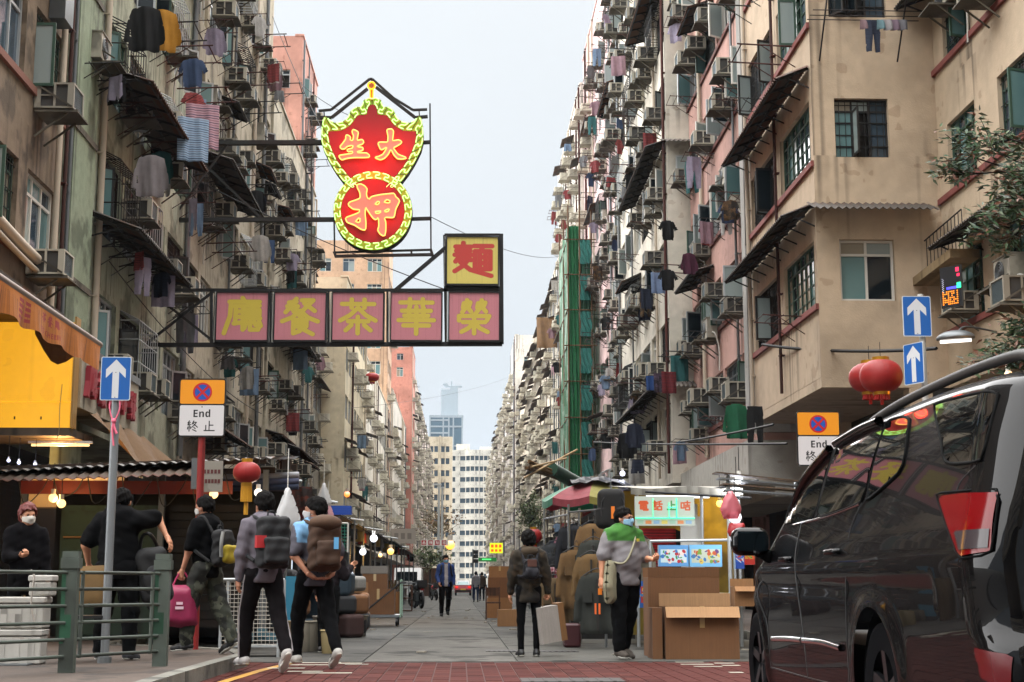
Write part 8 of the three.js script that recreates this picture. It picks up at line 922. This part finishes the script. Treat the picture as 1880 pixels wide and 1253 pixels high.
  // farther right stalls
  [[28, 6, 'right stall with pale sheets beyond the parasol', 0x8a8e90], [35, 8, 'right stall under a blue sheet', 0x3f5a80], [45, 10, 'right stall under a grey tarpaulin', 0x6a6a66], [58, 14, 'far right stalls under green sheets', 0x3a5a48]].forEach(([d, L, lab, c]) => { const q = thing('market_stall', lab, 'stall', V(4.0, 0, -d)); part('roof', gb((g) => { const n = 10, Q = (a, k) => V(lerp(-1.35, 1.2, k / 4), 2.35 + 0.3 * k / 4 - 0.08 * Math.sin(k / 4 * 3.1) * (1 + 0.4 * Math.sin(a * 2)), -a / n * L); for (let a = 0; a < n; a++) for (let k = 0; k < 4; k++) { g.quad(Q(a, k), Q(a, k + 1), Q(a + 1, k + 1), Q(a + 1, k)); g.quad(Q(a, k + 1).add(V(0, -0.03, 0)), Q(a, k).add(V(0, -0.03, 0)), Q(a + 1, k).add(V(0, -0.03, 0)), Q(a + 1, k + 1).add(V(0, -0.03, 0))); } }), std(c, 0.75, { map: T.cloth }), q); for (const [x, z] of [[-1.3, -0.1], [-1.3, -L / 2], [-1.3, -L + 0.1]]) part('post', gb((g) => g.bar(V(x, 0, z), V(x, 2.35, z), 0.03, 7)), M.steel, q); part('back_panel', gb((g) => g.box(1.0, 1.06, 0.1, 2.5, -L, 0)), std(0x34312c, 0.9, { map: T.grime }), q); part('counter', gb((g) => g.box(-1.0, 0.9, 0.1, 0.8, -L + 0.2, -0.2)), M2.brown, q); for (let k = 0; k < 8; k++) part('stacked_goods', gb((g) => g.cb(rr(-0.8, 0.7), 0.8 + rr(0.1, 0.25), -rr(0.3, L - 0.3), rr(0.2, 0.5), rr(0.2, 0.5), rr(0.25, 0.6))), pick([M.card, M.card2, std(pick([0x7a2a2a, 0x2a4a7a, 0x9a9a96, 0xa88a3a]), 0.7)]), q); for (let k = 0; k < 5; k++) { const h = part('hanging_goods', clothGeo[pick(['small', 'tshirt'])], clothMat(pick([0x8c2a2a, 0x2c4a7a, 0x7a7a76, 0xa08a4a, 0x1a1a1c, 0xb07a8a])), q); h.position.set(-1.25, 2.2, -rr(0.2, L)); h.rotation.y = rr(-0.6, 0.6); } });
  lantern(at(980, 985, 36), 'round red lantern over the far clothes stalls', 0.2, 0.36, 0.1); const st = 'cartons stacked in the carriageway'; carton(V(PN(917, 42), 0, -42), 0.7, 0.55, 0.6, 'lower carton of the stack out in the road', { mat: M.card, group: st }); carton(V(PN(917, 42), 0.56, -42), 0.65, 0.55, 0.55, 'middle carton of the stack out in the road', { mat: M.card2, group: st }); carton(V(PN(917, 42), 1.12, -42), 0.6, 0.3, 0.55, 'top carton of the stack out in the road', { tape: true, group: st }); carton(V(PN(932, 33), 0, -33), 0.45, 0.36, 0.4, 'single carton standing by the woman with the paper bag', { mat: M.card });
  { const o = thing('chair', 'small wooden chair by the carton stack', 'chair', V(PN(905, 40), 0, -40)); part('seat', gb((g) => g.box(-0.2, 0.2, 0.42, 0.46, -0.2, 0.2)), M2.brown, o); for (const [x, z] of [[-0.18, 0.18], [0.18, 0.18], [-0.18, -0.18], [0.18, -0.18]]) part('leg', gb((g) => g.bar(V(x, 0, z), V(x, z < 0 ? 0.85 : 0.43, z), 0.018, 6)), M2.brown, o); part('backrest', gb((g) => g.box(-0.19, 0.19, 0.62, 0.84, -0.2, -0.17)), M2.brown, o); }
}
// lanterns, lamp and tree on the right corner
{
  const g = 'large red lanterns by the cream corner'; lantern(at(1597, 694, 25), 'large red lantern under the cream corner, dimmer of the pair', 0.36, 0.52, 0.12, g); lantern(at(1618, 691, 24.2), 'large red lantern in front of its twin under the cream corner', 0.36, 0.56, 0.12, g);
  const p = at(1755, 622, 25.5), o = thing('flood_lamp', 'grey shaded flood lamp lit over the right shop', 'lamp', p, -0.5); part('hood', surfNet((x, y, z) => Math.max(ell(V(0, 0, 0), V(0.34, 0.15, 0.2))(x, y, z), -y - 0.02), V(-0.45, -0.2, -0.3), V(0.45, 0.25, 0.3), 0.02), M.steel, o); part('tube', gb((q) => q.bar(V(-0.27, -0.045, 0), V(0.27, -0.045, 0), 0.03, 8)), glow(0xfff4e8, 0.5), o); part('arm', gb((q) => q.tube([V(0, 0.1, -0.1), V(0.1, 0.3, -0.6), V(0.5, 0.3, -1.4)], 0.02, 6, 20)), M.steel, o); const l = new THREE.SpotLight(0xffe2b8, 1.6, 0, 1.1, 0.5); l.name = 'flood_light'; l.position.set(0, -0.12, 0); l.target.position.set(0.4, -3, 0.2); l.castShadow = true; o.add(l, l.target);
  bulb(at(1852, 690, 24), 'warm lamp glowing behind the tree leaves', 5, 0xffb050, 0.08);
  const bal = thing('balcony_railing', 'slanting iron balcony railing on the cream house', 'railing', V(0, 0, 0)); part('bars', gb((q) => { for (let i = 0; i < 16; i++) { const a = onX(1672 + i * 6.5, 535 - i * 5, 10.1), b = onX(1672 + i * 6.5, 455 + 60 - i * 9.5, 10.1); q.bar(a, a.clone().setY(a.y + 0.85), 0.01, 4); } }), M.iron, bal); part('handrail', gb((q) => { const a = onX(1672, 535, 10.1), b = onX(1672 + 97, 460, 10.1); q.bar(a.setY(a.y + 0.85), b.setY(b.y + 0.85), 0.018, 5); }), M.iron, bal); part('slab', gb((q) => { const a = onX(1672, 540, 10.1), b = onX(1772, 465, 10.1); q.beam(a, b, 0.6, 0.18); }), wallMat(0xa08a68, true), bal);
  const t = thing('street_tree', 'dark leafy tree overhanging the car from the right pavement', 'tree', V(9.6, 0.12, -19.4)), bark = std(0x3a3029, 0.9, { map: T.wood, bumpMap: T.bump, bumpScale: 0.01 }), tips = []; seed_ = 606;
  part('trunk', gb((q) => { q.tube([V(0, 0, 0), V(0.05, 2, 0), V(-0.1, 4, 0.1), V(0, 7.5, 0)], 0.13, 9, 24); const br = (p2, dir, len, r, lv) => { const e = p2.clone().addScaledVector(dir, len); q.bar(p2, e, r, 5, r * 0.6); if (lv > 2) { tips.push(e, p2.clone().lerp(e, 0.5)); return; } const n = 3; for (let i = 0; i < n; i++) br(p2.clone().lerp(e, rr(0.55, 1)), dir.clone().add(V(rr(-0.8, 0.8), rr(-0.55, 0.6), rr(-0.8, 0.8))).normalize(), len * rr(0.6, 0.85), r * 0.6, lv + 1); tips.push(e); }; for (let y = 3; y < 7.6; y += 0.3) { const a = y * 2.7; br(V(0, y, 0), V(Math.cos(a) - 0.6, rr(0.1, 0.5), Math.sin(a)).normalize(), rr(0.75, 1.2), 0.045, 0); } }), bark, t);
  const leaf = [[0, 0, 0], [0.022, 0.004, 0.05], [0, -0.01, 0.15], [-0.022, 0.004, 0.05]], Pp = [], Cc = [], Ii = []; for (const tp of tips) for (let k = 0; k < 22; k++) { const q = new THREE.Quaternion().setFromEuler(new THREE.Euler(rr(-0.4, 1.3), rr(0, 6.28), rr(-0.6, 0.6))), c = tp.clone().add(V(rr(-0.13, 0.13), rr(-0.13, 0.1), rr(-0.13, 0.13))), b = Pp.length / 3, sc = rr(0.65, 1.15), col = chance(0.16) ? [0.16, 0.06, 0.03] : [rr(0.03, 0.07), rr(0.06, 0.11), rr(0.025, 0.045)]; for (const v of leaf) { const w = V(...v).multiplyScalar(sc).applyQuaternion(q).add(c); Pp.push(w.x, w.y, w.z); Cc.push(...col); } Ii.push(b, b + 1, b + 2, b, b + 2, b + 3); }
  const lg = new THREE.BufferGeometry(); lg.setAttribute('position', new THREE.Float32BufferAttribute(Pp, 3)); lg.setAttribute('color', new THREE.Float32BufferAttribute(Cc, 3)); lg.setIndex(Ii); lg.computeVertexNormals(); part('crown', lg, phys(0xffffff, 0.6, { vertexColors: true, transmission: 0.2, side: THREE.DoubleSide }), t);
  // a second, far tree by the white gable and a bush at the road end
  for (const [px, py, d, rx, ry, n, lab] of [[975, 945, 100, 1.1, 1.7, 1500, 'small grey-green tree growing against the white gable'], [790, 1025, 120, 2.2, 1.3, 900, 'low green tree by the road end'], [805, 960, 150, 2.6, 2.4, 700, 'reddish thin tree before the cream apartment tower']]) { const c = at(px, py, d), tt = thing('street_tree', lab, 'tree', V(c.x, 0, -d)), cy = c.y; part('trunk', gb((q) => { q.bar(V(0, 0, 0), V(0, cy, 0), 0.12, 7, 0.06); for (let i = 0; i < 7; i++) q.bar(V(0, cy - ry * 0.6 + i * 0.15, 0), V(rx * 0.7 * Math.cos(i * 2.4), cy + rr(-0.3, 0.6) * ry, rx * 0.7 * Math.sin(i * 2.4)), 0.05, 5, 0.015); }), bark, tt); const P3 = [], I3 = [], C3 = []; for (let i = 0; i < n; i++) { const a = rr(0, 6.28), el = Math.asin(rr(-1, 1)), r = Math.pow(rnd(), 0.4) * (0.75 + 0.35 * Math.sin(a * 3 + el * 4)), x = rx * r * Math.cos(a) * Math.cos(el), y = cy + ry * r * Math.sin(el), z2 = rx * r * Math.sin(a) * Math.cos(el), b = P3.length / 3, s2 = d / 100 * 0.13; for (let k = 0; k < 3; k++) { P3.push(x + rr(-s2, s2), y + rr(-s2, s2), z2 + rr(-s2, s2)); C3.push(rr(0.05, 0.1) * (lab[0] === 'r' ? 1.9 : 1), rr(0.07, 0.12), 0.04); } I3.push(b, b + 1, b + 2); } const g3 = new THREE.BufferGeometry(); g3.setAttribute('position', new THREE.Float32BufferAttribute(P3, 3)); g3.setAttribute('color', new THREE.Float32BufferAttribute(C3, 3)); g3.setIndex(I3); g3.computeVertexNormals(); part('crown', g3, std(0xffffff, 0.8, { vertexColors: true, side: THREE.DoubleSide }), tt); }
}
// far traffic
{
  const taxi = thing('taxi', 'red taxi with lit tail lamps stopped at the road end', 'car', V(PN(850, 150), 0, -150)), rd = phys(0x8c1418, 0.3, { clearcoat: 1 }), sec = (pts, w0, w1) => gb((g) => { const s = new THREE.Shape(pts.map(([z, y]) => new THREE.Vector2(z, y))), e = new THREE.ExtrudeGeometry(s, { depth: w0, bevelEnabled: true, bevelSize: 0.05, bevelThickness: 0.08, bevelSegments: 2 }); e.translate(0, 0, -w0 / 2); e.rotateY(Math.PI / 2); g.add(e); });
  part('body', sec([[-2.3, 0.35], [2.3, 0.35], [2.35, 0.75], [2.2, 0.95], [-2.25, 0.98], [-2.35, 0.6]], 1.5), rd, taxi); part('roof', sec([[-1.6, 1.0], [1.0, 1.0], [0.4, 1.42], [-1.1, 1.44]], 1.2), std(0xa8a8a6, 0.4), taxi); part('rear_window', gb((g) => g.quad(V(-0.58, 1.05, 1.7), V(0.58, 1.05, 1.7), V(0.5, 1.38, 1.25), V(-0.5, 1.38, 1.25))), M.glassTeal, taxi); for (const x of [-0.62, 0.62]) { part('tail_lamp', gb((g) => g.cb(x, 0.82, 2.42, 0.28, 0.16, 0.06)), glow(0xff1a12, 0.3), taxi); part('wheel', gb((g) => g.add(new THREE.CylinderGeometry(0.31, 0.31, 0.2, 18), new THREE.Matrix4().makeRotationZ(Math.PI / 2).setPosition(x * 1.15, 0.31, 1.4))), M.black, taxi); } part('number_plate', gb((g) => g.cb(0, 0.6, 2.44, 0.5, 0.12, 0.03)), std(0xb8a030, 0.5), taxi); part('bumper', gb((g) => g.cb(0, 0.45, 2.38, 1.6, 0.16, 0.14)), M.dark, taxi);
  const van = thing('white_van', 'white van parked behind the left stalls', 'van', V(PN(750, 92), 0, -92)); part('body', sec([[-2.2, 0.4], [2.3, 0.4], [2.35, 1.0], [2.2, 1.9], [-1.4, 1.95], [-2.0, 1.2]], 1.5), std(0xb5b5b2, 0.4), van); part('rear_window', gb((g) => g.box(-0.6, 0.6, 1.2, 1.75, 2.38, 2.42)), M.glassDark, van); for (const x of [-0.75, 0.75]) for (const z of [-1.4, 1.5]) part('wheel', gb((g) => g.add(new THREE.CylinderGeometry(0.33, 0.33, 0.22, 18), new THREE.Matrix4().makeRotationZ(Math.PI / 2).setPosition(x, 0.33, z))), M.black, van); for (const x of [-0.7, 0.7]) part('tail_lamp', gb((g) => g.cb(x, 0.95, 2.4, 0.14, 0.4, 0.05)), std(0x6a1014, 0.3), van);
  const bike = (px, d, c, lab) => { const o = thing('motorcycle', lab, 'motorcycle', V(PN(px, d), 0, -d), 0.25); for (const z of [-0.62, 0.62]) part('wheel', gb((g) => g.add(new THREE.TorusGeometry(0.27, 0.06, 8, 20), new THREE.Matrix4().makeRotationY(Math.PI / 2).setPosition(0, 0.33, z)).bar(V(-0.06, 0.33, z), V(0.06, 0.33, z), 0.05, 8)), M.black, o); part('tank', gb((g) => g.add(new THREE.SphereGeometry(0.2, 12, 8), new THREE.Matrix4().compose(V(0, 0.82, -0.15), new THREE.Quaternion(), V(0.8, 0.7, 1.5)))), std(c, 0.3), o); part('seat', gb((g) => g.box(-0.13, 0.13, 0.76, 0.84, 0.05, 0.65)), M.black, o); part('frame', gb((g) => g.path([V(0, 0.33, -0.62), V(0, 0.95, -0.4), V(0, 0.7, 0.1), V(0, 0.33, 0.62)], 0.04).cb(0, 0.45, 0, 0.24, 0.3, 0.4)), M.steel, o); part('handlebar', gb((g) => g.path([V(-0.35, 1.05, -0.3), V(0, 1.0, -0.42), V(0.35, 1.05, -0.3)], 0.018)), M.steel, o); part('tail_lamp', gb((g) => g.cb(0, 0.75, 0.7, 0.12, 0.07, 0.05)), std(0x8a1010, 0.3), o); part('box', gb((g) => g.cb(0, 0.98, 0.6, 0.36, 0.28, 0.34)), M.dark, o); };
  bike(768, 60, 0x2a2a2c, 'dark motorcycle with a luggage box parked by the stalls'); bike(797, 95, 0x9a1416, 'red motorcycle behind the man in the blue jacket'); bike(760, 66, 0x3a2a2a, 'second dark motorcycle in the parked row');
  const tl = thing('traffic_light', 'black traffic light head seen from the side at the road end', 'traffic light', V(PN(868, 110), 0, -110)); part('pole', gb((g) => g.bar(V(0, 0, 0), V(0, 3.6, 0), 0.06, 8)), M.steel, tl); for (let i = 0; i < 3; i++) part('lamp_hood', gb((g) => g.box(0.02, 0.4, 2.6 + i * 0.33, 2.88 + i * 0.33, -0.15, 0.2)), M.black, tl);
  for (const [px, top, d] of [[806, 890, 130], [812, 896, 138]]) { const p = at(px, top, d), o = thing('lamp_post', px < 810 ? 'tall grey lamp post at the road end' : 'slimmer grey lamp post just behind the taller one', 'lamp post', V(p.x, 0, -d)); part('pole', gb((g) => g.bar(V(0, 0, 0), V(0, p.y, 0), 0.16, 10, 0.09)), M.alu, o); part('head', gb((g) => g.cb(-0.15, p.y, 0, 0.7, 0.14, 0.3)), M.alu, o); }
  bulb(at(826, 1001, 100), 'amber glowing lamp over the man in the blue jacket', 6, 0xffa020, 0.32); lantern(at(683, 693, 100), 'tiny red lantern cluster on the cream gable tenement', 0.5, 0.6, 0.15);
  one('far_hoarding', gb((g) => g.box(PN(765, 140), PN(830, 140), 0, 2.6, -140.3, -140)), std(0x6a4a34, 0.9, { map: T.wood }), 'brown timber hoarding at the road end', 'hoarding');
}

scene.updateMatrixWorld(true);
renderer.render(scene, camera);
